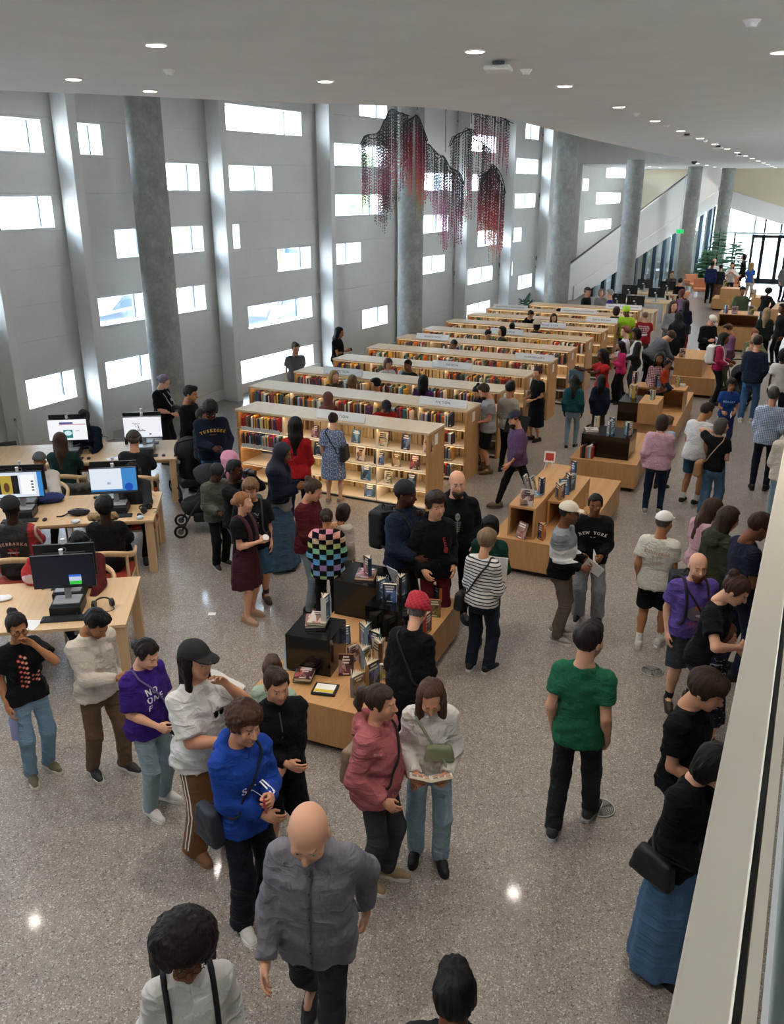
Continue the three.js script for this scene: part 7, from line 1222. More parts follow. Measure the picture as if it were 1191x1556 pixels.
// along the aisle
{ const p = person({ label: 'grey haired person in a black tee and flared jeans with a tan bag', feet: [1075, 784], head: [1096, 636], th: 165, fem: 1, skin: 'fair', hair: ['bob', 0x57504b], top: { c: 0x121316, s: 0.5, tuck: 1 }, bot: { c: 0x4a6a86, wide: 0.035 }, arms: ['neck', 'low'], look: [-0.9, 0] }); crossBag(p, 'tan leather shoulder bag on the person in flared jeans', 1, -0.06, [0.12, 0.24, 0.26], 0x9c7148, 0xa8805a, 'shoulder_bag', -0.04); }
person({ label: 'person in a white tee and teal shorts stooping to talk', feet: [1046, 764], head: [1084, 620], dh: 0.06, th: 150, skin: 'tan', build: 1.08, hair: ['short', 0x2c201a], top: { c: 0xcfcdca, s: 0.5, hem: -0.12, loose: 0.024 }, bot: { t: 'shorts', c: 0x2f4f60, wide: 0.02, len: 0.85 }, socks: 0xe0ded8, shoes: [0x17181b, 0xd8d6d0], arms: ['low', 'down'], lean: [0.16, 0, 0], look: [-0.4, 0.2] });
person({ label: 'person in a blue checked shirt and dark jeans seen from behind', feet: [1152, 742], head: [1187, 590], th: 178, skin: 'fair', build: 1.05, hair: ['short', 0x565049], top: { pat: PAT.plaidBlue, collar: 1, hem: -0.1, loose: 0.022 }, bot: { c: 0x1e2430 }, arms: ['low', 'pocket'], look: [-0.2, 0] });
person({ label: 'person in a cream jacket half hidden behind the guard rail', head: [1205, 640], h: 1.68, th: 170, fem: 1, skin: 'fair', hair: ['bob', 0x6a5a4c], top: { c: 0xc9bfb0, n: 'jacket', loose: 0.03 }, bot: { c: 0x7e97a2 }, arms: ['low', 'low'] });
{ const p = person({ label: 'short haired person in a pale pink fleece carrying a black bag', feet: [990, 778], head: [1005, 631], th: 176, fem: 1, skin: 'fair', build: 1.2, hair: ['bob', 0x35221b], top: { c: 0xc19aa6, n: 'fleece', collar: 1, loose: 0.034, hem: -0.08 }, bot: { c: 0x1d2a3e }, shoes: [0x8f8a84, 0xd8d6d0], arms: ['down', 'low'], look: [-0.1, 0.2] }); totes(p, 1, 'black handbag carried by the person in the pink fleece', [0.13, 0.26, 0.3], 0x131316, 0.1); }
person({ label: 'child with brown hair and a pale blue top beside the pink fleece', head: [1016, 633], h: 1.22, th: 160, skin: 'fair', hair: ['fringe', 0x6a5038], top: { c: 0x9db2c4 }, bot: { c: DJEAN }, look: [-0.4, 0] });
{ const p = person({ label: 'curly black haired person in a blue lettered tee and blue jeans', feet: [1096, 686], head: [1102, 574], th: 8, fem: 1, skin: 'tan', hair: ['curly', 0x15100e], top: { c: 0x1e3a78, s: 0.5, loose: 0.02 }, print: { map: PRINT.royals(), w: 0.28, h: 0.14, y: 0.32 }, bot: { c: 0x22305a }, arms: ['low', 'low'], look: [0, 0.2] }); phone(p, 0, 'pale phone held by the person in the blue lettered tee', 0xd8d8d8); }
person({ label: 'tall person in a navy sweater and blue jeans with back turned', feet: [1133, 640], head: [1163, 511], th: 172, skin: 'fair', build: 1.05, hair: ['short', 0x2a201b], top: { c: 0x1d2537, n: 'sweater', loose: 0.028, hem: -0.1 }, bot: { c: 0x41648c, wide: 0.01 }, shoes: [0xcfccc6, 0xe0ded8], arms: ['low', 'pocket'], look: [0.1, 0.1] });
{ const p = person({ label: 'red haired person in olive holding a baby to the shoulder', head: [1148, 501], h: 1.66, th: 5, fem: 1, skin: 'pale', hair: ['bun', 0x8a5236], top: { c: 0x6f7050, loose: 0.024 }, bot: { c: 0x343a34 }, arms: ['strap', 'phone'], look: [0.1, 0.1] }); const b = p.inT(-0.05, 0.3, 0.2), w = p.W(b); person({ label: 'baby carried against the olive top', pos: [w.x, w.z], base: w.y - 0.4, h: 0.7, th: 180, headScale: 1.7, hipY: 0.75, skin: 'pale', hair: ['buzz', 0x8a6a50], top: { c: 0xb9a79a }, bot: { c: 0x8c7a84 }, noShoes: 1, lod: 2 }); }
{ const p = person({ label: 'black haired person in a magenta top with a white backpack', head: [1103, 506], h: 1.68, th: 82, fem: 1, skin: 'brown', hair: ['long', BLK], top: { c: 0xa0264c, loose: 0.018 }, bot: { c: K }, arms: ['carry', 'low'], look: [0, 0.2] }); backpack(p, 'white leather backpack on the magenta top', 0xd8d4cc); }
person({ label: 'brown haired person in mauve stooping behind the magenta top', head: [1104, 493], h: 1.68, th: -70, fem: 1, skin: 'fair', hair: ['short', 0x50352a], top: { c: 0x6d4a63 }, bot: { c: 0x45453c }, arms: ['low', 'low'], look: [0, 0.5] });
{ const p = person({ label: 'person in a cream cap and black sweater looking at a book', head: [1085, 481], h: 1.78, th: 35, skin: 'fair', hair: ['undercap', 0x8a7a6a], hat: ['cap', 0xd8cfbe], top: { c: 0x131417, loose: 0.026 }, bot: { c: K }, arms: ['book', 'book'], look: [0, 0.6] }); sheet(p, 0, 'pale book held by the person in the cream cap', 0.14, 0.2, 0xc8ccd4, 'book', 'book', 0.02); }
{ const p = person({ label: 'black haired person in a red checked shirt holding a small child', head: [1003, 536], h: 1.62, th: 6, fem: 1, skin: 'brown', hair: ['long', BLK], top: { pat: PAT.plaidRed, loose: 0.02 }, bot: { c: DJEAN }, arms: ['low', 'low'], look: [-0.1, 0.1] }); const w = p.W(p.inT(0.14, 0.05, 0.2)); person({ label: 'toddler in a navy and orange jacket in the arms of the checked shirt', pos: [w.x, w.z], base: w.y - 0.12, h: 0.82, th: 70, headScale: 1.5, hipY: 0.6, skin: 'brown', hair: ['short', BLK], top: { c: 0xa83c1c }, bot: { c: NAVY }, noShoes: 1, lod: 2 }); }
person({ label: 'person in a grey pullover bending low over the aisle', head: [1024, 506], h: 1.78, th: 125, skin: 'fair', hair: ['fringe', 0x4a3426], top: { c: 0x5d6066, loose: 0.026 }, bot: { c: K }, arms: ['reach', 'reach'], lean: [0.85, 0, 0], hipZ: -0.1, look: [0, 0.1] });
{ const p = person({ label: 'dark haired person in a navy coat over red trousers with a grey bag', head: [1043, 456], h: 1.66, th: 165, fem: 1, skin: 'brown', hair: ['long', 0x2a1a1c], top: { c: 0x1a1e2c, n: 'coat', hem: -0.22, loose: 0.03 }, bot: { c: 0x8a1f26 }, arms: ['low', 'low'] }); totes(p, 1, 'grey handbag carried by the person in red trousers', [0.1, 0.26, 0.3], 0x3a3e46, 0.08); }
person({ label: 'red haired person in a mauve jacket looking down the hall', head: [1037, 440], h: 1.68, th: 120, fem: 1, skin: 'fair', hair: ['bob', 0x6a3a2a], top: { c: 0x7a5a72, n: 'jacket', loose: 0.024 }, bot: { c: DJEAN } });
person({ label: 'brown haired person in a long grey cardigan and blue jeans', feet: [1012, 560], head: [1022, 457], th: 25, fem: 1, skin: 'fair', hair: ['long', 0x4a3024], top: { c: 0x8b8b8a, n: 'cardigan', hem: -0.3, loose: 0.03 }, bot: { c: DJEAN }, arms: ['low', 'low'], look: [-0.1, 0] });
person({ label: 'person in a black hooded coat between the cardigan and the navy coat', head: [1032, 474], h: 1.74, th: 170, fem: 1, skin: 'brown', hat: ['hijab', 0x141418], top: { c: 0x17171b, n: 'coat', hem: -0.3, loose: 0.03 }, bot: { c: 0x4a3a40 } });
person({ label: 'bald person in a red tee with white lines of text on the back', feet: [972, 562], head: [976, 477], dh: 0.06, th: 172, skin: 'pale', build: 1.15, hair: ['buzz', 0x8a6a55], top: { c: 0x8f1c24, s: 0.5, loose: 0.026, hem: -0.1 }, print: { map: PRINT.lines(), w: 0.34, h: 0.34, y: 0.3, back: 1 }, bot: { c: 0x5c594e }, arms: ['low', 'low'] });
person({ label: 'black haired person in a black and cream raglan top', feet: [960, 604], head: [966, 498], th: -85, fem: 1, skin: 'brown', build: 1.1, hair: ['bob', BLK], top: { pat: PAT.raglan, loose: 0.024 }, bot: { c: 0x2c3038 }, arms: ['low', 'low'], look: [0.2, 0.2] });
person({ label: 'ginger haired person in a white top beside the raglan top', head: [951, 496], h: 1.66, th: -80, skin: 'pale', hair: ['short', 0x8a4a34], top: { c: 0xcfc6cb }, bot: { c: 0x3a3a40 }, arms: ['low', 'low'] });
{ const p = person({ label: 'long black haired person in a hot pink top and wide black trousers', feet: [938, 612], head: [944, 521], dh: 0.05, th: -75, fem: 1, skin: 'tan', hair: ['verylong', BLK], top: { c: 0xbc2a5e, s: 1, loose: 0.014 }, bot: { c: K, wide: 0.05 }, arms: ['phone', 'phone'], look: [0, 0.3] }); phone(p, 0, 'phone in the hands of the person in hot pink'); }
{ const p = person({ label: 'black haired person in a red top reaching to the bookcase end', feet: [908, 650], head: [914, 526], dh: -0.05, th: -65, fem: 1, skin: 'dark', hair: ['verylong', BLK], top: { c: 0xa81f20, s: 0.5 }, bot: { c: 0xb9b2aa }, arms: ['reach', 'reach'], look: [0, 0.1] }); totes(p, 1, 'blue and black tote bag held out by the person in the red top', [0.06, 0.28, 0.34], 0x5f7886, 0.04); }
person({ label: 'long black haired person in a teal jacket and pale jeans walking away', feet: [866, 680], head: [875, 570], th: 172, fem: 1, skin: 'dark', hair: ['verylong', BLK], top: { c: 0x16494c, n: 'jacket', loose: 0.028, hem: -0.02 }, bot: { c: 0x7f95a0 }, shoes: [0x17181b, 0xd0d0d0], arms: ['down', 'down'], legs: [[0.09, -0.06], [0.09, 0.1]] });
{ const p = person({ label: 'long black haired person in a navy coat beside the teal jacket', feet: [906, 668], head: [908, 577], dh: 0.08, th: 175, fem: 1, skin: 'dark', hair: ['verylong', BLK], top: { c: 0x171d2e, n: 'coat', loose: 0.034, hem: -0.2 }, bot: { c: 0x4a4038 } }); }
{ const p = person({ label: 'person in a black dress with a large tan tote turned to the shelves', feet: [812, 668], head: [805, 557], th: -55, fem: 1, skin: 'fair', hair: ['bun', 0x3a281f], top: { c: 0x141518, s: 0.5, hem: -0.2 }, bot: { t: 'dress', c: 0x141518, hem: 0.35, flare: 0.04 }, arms: ['low', 'low'], look: [0.3, 0.1] }); const h = p.W(p.inT(-0.22, 0.08, -0.06)), t = thing('tote_bag', 'large tan canvas tote bag on the shoulder of the black dress', 'bag', [h.x, h.y - 0.18, h.z], p.turn); mesh('bag_body', boxGeo(0.1, 0.34, 0.38, 0.03), mat(0x9b8a72, 0.8), t).position.y = 0.17; tube('strap', [[0, 0.33, -0.12], [0.06, 0.62, -0.02], [0.06, 0.62, 0.04], [0, 0.33, 0.12]], 0.012, mat(0x6d5a48, 0.8), t, 16); }
{ const p = person({ label: 'bearded person in a two tone grey tee, black shorts and tan boots', feet: [738, 716], head: [743, 581], th: -78, skin: 'fair', build: 1.08, hair: ['short', 0x3d2a1f], beard: 'full', top: { c: 0x9c9d9f, s: 0.5, loose: 0.024, hem: -0.1 }, bot: { t: 'shorts', c: K, wide: 0.02, len: 0.95 }, shoes: [0x6d5638, 0x4f3c28], socks: 0x6d5638, arms: ['low', 'low'], look: [0, 0.5] }); phone(p, 0, 'phone read by the bearded person in black shorts'); }
person({ label: 'black haired person in a dark top stooping behind the bearded reader', head: [722, 588], h: 1.5, th: -60, fem: 1, skin: 'fair', hair: ['bun', BLK], top: { c: 0x1b1c20, loose: 0.024 }, bot: { c: 0x1b1c20 }, arms: ['low', 'low'], look: [0.2, 0.6] });
{ const p = person({ label: 'black haired person in cream behind a wide blue grey board', head: [776, 580], h: 1.62, th: 150, fem: 1, skin: 'tan', hair: ['short', BLK], top: { c: 0xa99f90 }, bot: { c: K }, arms: ['low', 'low'] }); const w = p.W(p.inT(-0.2, 0.16, -0.1)), t = thing('art_folder', 'wide blue grey folder with a dark border carried under an arm', 'folder', [w.x, w.y - 0.25, w.z], p.turn + 0.9); box('border', [0.42, 0.34, 0.03], [0, 0, 0], mat(0x23262a, 0.7), t, 0, 0.006); box('face', [0.36, 0.28, 0.004], [0, 0.03, 0.017], mat(0x8fa0a8, 0.6), t); t.rotation.z = 0.25; }
person({ label: 'bearded person in a purple sweatshirt and navy cap walking past the shelves', feet: [782, 772], head: [804, 620], dh: -0.04, th: -72, skin: 'fair', build: 1.12, hair: ['undercap', 0x3d2a20], hat: ['cap', 0x232a3a], beard: 'full', top: { c: 0x5f4766, s: 1.6, loose: 0.03, hem: -0.08, n: 'sweatshirt' }, bot: { c: K }, shoes: [0x6b5a48, 0x4b3d30], arms: ['swingf', 'swingb'], legs: [[0.08, -0.38, 0.05, 0, 0.5], [0.08, 0.3]], lean: [0.06, 0, 0], look: [0.2, 0.1] });
// among the display tables
person({ label: 'bald person with a full dark beard in a black hoodie', head: [695, 716], h: 1.84, th: 8, skin: 'pale', build: 1.15, hair: ['bald', 0x54443a], beard: 'full', top: { c: 0x131316, hood: 1, n: 'hoodie', loose: 0.032 }, print: { map: PRINT.skeleton(), w: 0.2, h: 0.26, y: 0.3 }, bot: { c: K }, arms: ['pocket', 'pocket'], look: [0.05, 0.05] });
person({ label: 'curly haired teenager in a black hoodie with red markings', head: [663, 750], h: 1.76, th: 22, skin: 'fair', build: 0.98, hair: ['curly', 0x2e1f18], top: { c: 0x141417, hood: 1, n: 'hoodie', loose: 0.03, hem: -0.1 }, print: { map: PRINT.redmark(), w: 0.11, h: 0.22, y: 0.28, x: 0.08 }, bot: { c: 0x5c1c22 }, arms: ['pocket', 'pocket'], look: [0, 0.05] });
{ const p = person({ label: 'person in a navy padded jacket and black beanie with a hand at the chin', head: [616, 734], h: 1.8, th: 62, skin: 'dark', build: 1.2, hair: ['buzz', BLK], hat: ['beanie', 0x17181b], stubble: 0.5, top: { c: 0x1a2438, n: 'jacket', loose: 0.04, collar: 1.5 }, bot: { c: 0x3a3a38 }, arms: ['chin', 'carry'], look: [0.1, 0.05] }); backpack(p, 'bulky black backpack on the navy padded jacket', 0x121317); }
{ const p = person({ label: 'smiling person in dark green holding a white board with a round picture', head: [744, 786], h: 1.54, th: -12, fem: 1, skin: 'dark', hair: ['bob', BLK], top: { c: 0x173a2e, loose: 0.02 }, bot: { c: 0x27485c }, arms: ['book', 'book'], look: [-0.1, 0.1] }); const w = p.W(p.inT(0.08, 0.26, 0.3)), t = thing('picture_board', 'white board with a round brown picture held at the waist', 'board', [w.x, w.y - 0.1, w.z], p.turn + 0.15); box('board', [0.34, 0.25, 0.02], [0, 0, 0], mat(0xd9d6d0, 0.6), t); const d = mesh('round_picture', new THREE.CylinderGeometry(0.07, 0.07, 0.004, 28), mat(0x7a5238, 0.6), t); d.rotation.x = Math.PI / 2; d.position.set(0, 0.12, 0.011); t.rotation.x = -0.15; }
{ const p = person({ label: 'short grey haired person in a striped shirt and dark jeans', feet: [728, 1016], head: [720, 806], th: 150, fem: 1, skin: 'fair', hair: ['fringe', 0x8a7258], top: { pat: PAT.stripes, loose: 0.022, hem: -0.04 }, bot: { c: 0x1d2634, wide: 0.02 }, shoes: [0x1c1c1e, 0xd0d0d0], arms: ['low', 'low'], look: [0.1, 0.25] }); crossBag(p, 'black shoulder bag worn over the striped shirt', 1, -0.04, [0.1, 0.2, 0.24], 0x141518, 0x141518, 'shoulder_bag', -0.03); }
{ const p = person({ label: 'person in a cream cap and grey, white and black banded sweater', feet: [845, 966], head: [855, 762], th: 78, skin: 'brown', build: 1.12, hair: ['buzz', 0x2a2220], hat: ['cap', 0xd8cfba], stubble: 0.4, top: { pat: PAT.colorBlock, n: 'sweater', loose: 0.03 }, bot: { c: 0x6b5f57, wide: 0.012 }, shoes: [0x9a938a, 0xd8d4cc], arms: ['low', 'low'], look: [0.1, 0.1] }); sheet(p, 0, 'folded white leaflet held by the person in the banded sweater'); }
{ const p = person({ label: 'person in a black sweatshirt lettered NEW YORK and grey sweatpants', feet: [889, 938], head: [893, 749], th: 2, skin: 'brown', build: 1.08, hair: ['lowbun', BLK], top: { c: 0x141416, n: 'sweatshirt', loose: 0.034, hem: -0.08 }, print: { map: PRINT.newyork(), w: 0.42, h: 0.164, y: 0.37 }, bot: { c: 0x8b8d92, wide: 0.04 }, shoes: [0x17181b, 0xd0d0d0], arms: ['low', 'low'], look: [0, 0.05], legs: [[0.15, 0.02], [0.1, 0]] }); sheet(p, 0, 'large white leaflet held low by the NEW YORK sweatshirt', 0.18, 0.24); }
// by the first bookcase and the tables
person({ label: 'black curly haired person in a red top facing the first bookcase', feet: [455, 802], head: [455, 634], th: 172, fem: 1, skin: 'dark', build: 1.2, hair: ['verylong', BLK], top: { c: 0x9c1a20, s: 1.6, loose: 0.02 }, bot: { c: 0x1a2232 }, arms: ['low', 'low'], legs: [[0.14, 0], [0.1, 0.1]] });
{ const p = person({ label: 'person with a top knot in a blue patterned dress with a black bag', feet: [508, 762], head: [496, 630], dh: 0.02, th: 160, fem: 1, skin: 'pale', build: 1.1, hair: ['bun', 0x3a2a24], top: { pat: PAT.floral, s: 0.8, hem: -0.25 }, bot: { t: 'dress', pat: PAT.floral, hem: 0.5, flare: 0.03 }, shoes: [0x8a7a70, 0xb0a89e], arms: ['down', 'low'], look: [0, 0.2] }); crossBag(p, 'black bag hung on the patterned dress', -1, 0.0, [0.1, 0.26, 0.24], 0x141518, 0x141518, 'shoulder_bag', 0.1); }
{ const p = person({ label: 'person in a long navy headscarf and denim skirt checking a phone', feet: [430, 858], head: [414, 672], th: 72, fem: 1, skin: 'brown', hat: ['hijab', 0x151a2a], top: { c: 0x151a2a, loose: 0.05, hem: 0.05 }, bot: { t: 'skirt', c: 0x3d556a, hem: 0.05, flare: 0.12 }, arms: ['phone', 'phone'], look: [0, 0.3] }); phone(p, 1, 'phone in the hand of the person in the headscarf', 0x3a3438); inTorso('grey_undershirt', 'grey shirt tail showing below the navy headscarf', 'shirt', p, (t, s) => { mesh('cloth', meshOf([bar([0, 0.12 * s, 0], [0, -0.08 * s, 0], 0.155 * s, 0.165 * s, 0.02, true)], 0.018, folds(0.006, 12, 1)).mesh(), mat(0x8d8a85, 0.9), t); }); }
{ const p = person({ label: 'person in a navy TUSKEGEE sweatshirt and jeans looking at a phone', head: [319, 614], h: 1.84, th: 8, skin: 'dark', build: 1.18, hair: ['curly', BLK], beard: 'goatee', top: { c: 0x161e2e, n: 'sweatshirt', loose: 0.034 }, print: { map: PRINT.tuskegee(), w: 0.42, h: 0.164, y: 0.39 }, bot: { c: 0x33527a, wide: 0.012 }, arms: ['pocket', [[0.03, 0.17, 0.3], [0.5, -0.9, -0.4]]], look: [-0.1, 0.6] }); phone(p, 1, 'phone held before the TUSKEGEE lettering'); }
person({ label: 'person in a dark grey jacket stooping behind the TUSKEGEE sweatshirt', head: [306, 622], h: 1.52, th: 60, skin: 'brown', hair: ['short', BLK], top: { c: 0x2a3038, n: 'jacket', loose: 0.03 }, bot: { c: K }, arms: ['low', 'low'] });
{ const p = person({ label: 'black haired person in black writing on a small pad', head: [290, 587], h: 1.76, th: 58, skin: 'tan', hair: ['short', BLK], stubble: 0.4, top: { c: 0x121316, loose: 0.026 }, bot: { c: K }, arms: ['low', 'phone'], look: [0.2, 0.2] }); sheet(p, 0, 'small white note pad of the person in black', 0.1, 0.14); held('pencil', 'yellow pencil in the hand of the person in black', 'pencil', p, 1, (t) => { cyl('pencil', 0.004, 0.004, 0.17, [0, -0.06, 0], mat(0xd8b84a, 0.5), t, 8); }, [-0.03, -0.06, 0.03], [0.8, 0, 0]); }
{ const p = person({ label: 'purple grey haired person in a black tee with a camera strap by the column', head: [252, 570], h: 1.66, th: 62, fem: 1, skin: 'pale', build: 1.35, hair: ['lowbun', 0x8a7a8e], glasses: 1, top: { c: 0x121316, s: 0.8, loose: 0.026 }, print: { map: PRINT.patch(), w: 0.12, h: 0.09, y: 0.34, x: 0.06 }, bot: { c: K, wide: 0.02 }, arms: ['low', 'low'], look: [0.1, 0.4] }); inTorso('camera', 'black camera hung on a striped strap on the black tee', 'camera', p, (t, s, on) => { const q = on(0, 0.2); box('camera_body', [0.13, 0.09, 0.07], [q.x, q.y - 0.05, q.z + 0.04], blackPlastic, t, 0, 0.01); const l = cyl('lens', 0.035, 0.04, 0.08, [q.x, q.y - 0.045, q.z + 0.1], blackPlastic, t, 18); l.rotation.x = Math.PI / 2; tube('strap', [[q.x - 0.06, q.y + 0.03, q.z + 0.03], ...[0.32, 0.45].map((y) => on(-0.09, y).toArray()), [-0.07 * s, 0.55 * s, -0.02], [0.07 * s, 0.55 * s, -0.02], ...[0.45, 0.32].map((y) => on(0.09, y).toArray()), [q.x + 0.06, q.y + 0.03, q.z + 0.03]], 0.009, mat(0xb8bcc2, 0.7), t, 40); }); }
{ const p = person({ label: 'person in a grey sweatshirt and dark cap with a pushchair', feet: [336, 858], head: [338, 702], th: 30, skin: 'dark', hair: ['undercap', BLK], hat: ['beanie', 0x1f2024], top: { c: 0x55574f, n: 'sweatshirt', loose: 0.032, hem: -0.1 }, bot: { c: K, wide: 0.018 }, shoes: [0x1c1c1e, 0xb8b8a8], arms: ['low', 'low'], look: [0, 0.4] }); held('photo_camera', 'black camera held by the person in the grey sweatshirt', 'camera', p, 0, (t) => { box('camera_body', [0.07, 0.09, 0.12], [0, -0.05, 0], blackPlastic, t, 0, 0.01); const l = cyl('lens', 0.03, 0.034, 0.06, [-0.06, -0.03, 0], blackPlastic, t, 16); l.rotation.z = Math.PI / 2; }, [-0.05, -0.08, 0.02]); }
{ const p = person({ label: 'person in a black top holding a camera up to the eye', head: [356, 700], h: 1.64, th: 62, skin: 'dark', hair: ['fade', BLK], top: { c: 0x121315, loose: 0.024 }, bot: { c: 0x5d6b84 }, shoes: [0x1c1c1e, 0xd8d8d8], arms: ['eye', 'eye'], look: [0, 0.05] }); const w = p.world(p.headM), c = V(0.0, -0.005, 0.15).applyMatrix4(w), t = thing('photo_camera', 'black camera raised to the eye by the person in the black top', 'camera', [c.x, c.y - 0.05, c.z], p.turn); box('camera_body', [0.14, 0.09, 0.06], [0, 0, 0], blackPlastic, t, 0, 0.01); const l = cyl('lens', 0.036, 0.04, 0.09, [0, 0.0, 0.07], blackPlastic, t, 18); l.rotation.x = Math.PI / 2; l.position.y = 0.045; }
{ const p = person({ label: 'curly fair haired person in a black graphic tee, denim shorts and brown boots', feet: [392, 912], head: [392, 726], th: 4, skin: 'fair', build: 1.12, hair: ['curly', 0x7d5c3c], beard: 'goatee', top: { c: 0x151618, s: 0.8, loose: 0.024, hem: -0.1 }, print: { map: PRINT.graphic(), w: 0.22, h: 0.22, y: 0.34 }, bot: { t: 'shorts', c: 0x35546c, wide: 0.03, len: 1.05 }, socks: 0x4a3a30, shoes: [0x4f3626, 0x3a281c], arms: ['down', 'down'], look: [-0.2, 0.2] }); backpack(p, 'dark grey backpack of the curly fair haired person', 0x2e3033); }
{ const p = person({ label: 'person with a strawberry blond bun in a burgundy pinafore dress', feet: [379, 938], head: [365, 748], th: 55, fem: 1, skin: 'pale', hair: ['lowbun', 0xa06a40], top: { c: 0x141417, s: 0.5, tuck: 1 }, bot: { t: 'dress', c: 0x45202a, hem: 0.5, flare: 0.05 }, shoes: [0xb08d70, 0xa8896e], arms: ['phone', 'phone'], look: [0.2, -0.05] }); inTorso('pinafore_bib', 'burgundy bib of the pinafore dress', 'dress', p, (t, s, on) => { for (const sd of [-1, 1]) tube('shoulder_strap', [0.16, 0.26, 0.36, 0.46].map((y) => on(sd * 0.07, y, 1, 0.012).toArray()).concat([[sd * 0.08 * s, 0.54 * s, -0.01]], [0.46, 0.36, 0.26, 0.16].map((y) => on(sd * 0.07, y, -1, 0.012).toArray())), 0.026, mat(0x45202a, 0.9), t, 40); }); held('paper_cup', 'small white cup held by the person in the pinafore', 'cup', p, 0, (t) => { cyl('cup', 0.028, 0.036, 0.09, [0, -0.05, 0], mat(0xe8e6e2, 0.6), t, 18); }, [-0.045, -0.08, 0.01], [2.6, 0, 0]); }
person({ label: 'person in a burgundy cardigan with sunglasses pushed up on the hair', head: [480, 730], h: 1.68, th: 62, fem: 1, skin: 'fair', build: 1.15, hair: ['bun', 0x4a3528], top: { c: 0x52191f, n: 'cardigan', loose: 0.03 }, bot: { c: 0x7e8c96 }, arms: ['phone', 'phone'], look: [0.1, 0.35] });
person({ label: 'person in a rainbow and black checkerboard hoodie seen from behind', feet: [500, 946], head: [492, 775], th: 176, fem: 1, skin: 'tan', build: 1.08, hair: ['lowbun', 0x33241c], top: { pat: PAT.checks, n: 'hoodie', hood: 1, loose: 0.045, hem: -0.14 }, bot: { c: K, wide: 0.02 }, arms: ['low', 'low'], look: [0, 0.3] });
person({ label: 'brown haired girl in cream facing the checkerboard hoodie', head: [524, 766], h: 1.25, th: 150, fem: 1, skin: 'tan', hair: ['bob', 0x2b1d18], top: { c: 0xb9b0a4, loose: 0.03 }, bot: { c: 0x7e8790 }, look: [0, 0.4] });
// seated at the computers
function seated(o, away, seatAt) {
  const p = person({ ...o, sit: 0.46 }), f = V(Math.sin(p.turn), 0, Math.cos(p.turn));
  armchair(V(p.P.x - f.x * 0.02, 0, p.P.z - f.z * 0.02), p.turn, 'wooden armchair with a red seat under the ' + seatAt, 'wooden armchairs at the computer tables');
  return p;
}
const facingTable = (px, py, away) => { const r = rayOf(px, py), v = V(r.x, 0, r.z).normalize(), rt = V(-v.z, 0, v.x), d = TD.clone().multiplyScalar(away ? 1 : -1); return Math.atan2(d.dot(rt), -d.dot(v)) * 180 / Math.PI; };
const seat = (px, py, away, h, o, s) => seated({ head: [px, py], th: facingTable(px, py, away), h, arms: ['type', 'type'], ...o }, away, s);
seat(14, 757, true, 1.8, { label: 'seated person in a black and red lettered jacket at the computer', skin: 'deep', build: 1.15, hair: ['buzz', BLK], hat: ['beanie', 0x1c1d20], top: { pat: PAT.jacket, n: 'jacket', loose: 0.035, hem: -0.03, collar: 1.2 }, print: { map: PRINT.nebraska(), w: 0.34, h: 0.26, y: 0.3, back: 1 }, bot: { c: 0x2a2a2c } }, 'black and red lettered jacket');
seat(157, 757, true, 1.68, { label: 'seated person in a dark coat with a fur trimmed hood at the computer', skin: 'deep', hair: ['curly', BLK], top: { c: 0x1d1a1c, n: 'coat', loose: 0.04, hem: -0.03 }, bot: { c: 0x2a2a2c } }, 'fur hooded coat');
{ const h = onLevel(157, 790, 1.0), t = thing('fur_hood', 'tan fur lined hood lying on the dark coat', 'hood', [h.x, 0.98, h.z], 0.5); mesh('fur', meshOf([0, 1, 2, 3, 4, 5].map((i) => { const a = i / 6 * 6.283, b = (i + 1) / 6 * 6.283; return bar([Math.sin(a) * 0.13, 0.06 + 0.03 * Math.cos(a), Math.cos(a) * 0.1], [Math.sin(b) * 0.13, 0.06 + 0.03 * Math.cos(b), Math.cos(b) * 0.1], 0.045, 0.045, 0.03); }), 0.012, folds(0.012, 30, 2)).mesh(), mat(0x8d7350, 0.95), t); }
seat(118, 812, false, 1.66, { label: 'seated person with braids and headphones behind the near monitor', skin: 'deep', hair: ['short', BLK], phones: 1, top: { c: 0x5a2226 }, bot: { c: DJEAN }, look: [0, 0.35] }, 'person with braids and headphones');
seat(58, 690, false, 1.66, { label: 'seated person in a white jacket and patterned grey head wrap', fem: 1, skin: 'brown', hat: ['wrap', 0x4a4c50], top: { c: 0xcfc9c2, n: 'jacket', loose: 0.034 }, bot: { c: 0x3a3a36 }, look: [0, 0.3] }, 'white jacket and head wrap');
seat(90, 658, true, 1.68, { label: 'seated person with long brown hair in a dark green jacket', fem: 1, skin: 'fair', build: 1.15, hair: ['verylong', 0x4b3427], top: { c: 0x17322f, n: 'jacket', loose: 0.034 }, bot: { c: 0x6a6152 } }, 'dark green jacket');
seat(202, 655, true, 1.76, { label: 'seated person in a camouflage cap, headphones and charcoal jacket', skin: 'fair', build: 1.12, hair: ['undercap', 0x6a5a50], hat: ['cap', 0x3a372c], phones: 1, top: { c: 0x23262b, n: 'jacket', loose: 0.036 }, bot: { c: K } }, 'charcoal jacket and cap');
seat(126, 625, false, 1.72, { label: 'seated person in navy behind the monitors near the wall', skin: 'deep', hair: ['short', BLK], top: { c: 0x171f30, loose: 0.026 }, bot: { c: K }, look: [0, 0.3] }, 'navy top near the wall');
seat(199, 704, false, 1.62, { label: 'seated person in headphones hidden behind the middle monitor', skin: 'deep', hair: ['buzz', BLK], phones: 1, top: { c: 0x33353a }, bot: { c: K }, look: [0, 0.3] }, 'headphone wearer at the middle table');
// between the bookcases
const between = (px, py, h, o) => person({ head: [px, py], h, arms: ['low', 'low'], ...o });
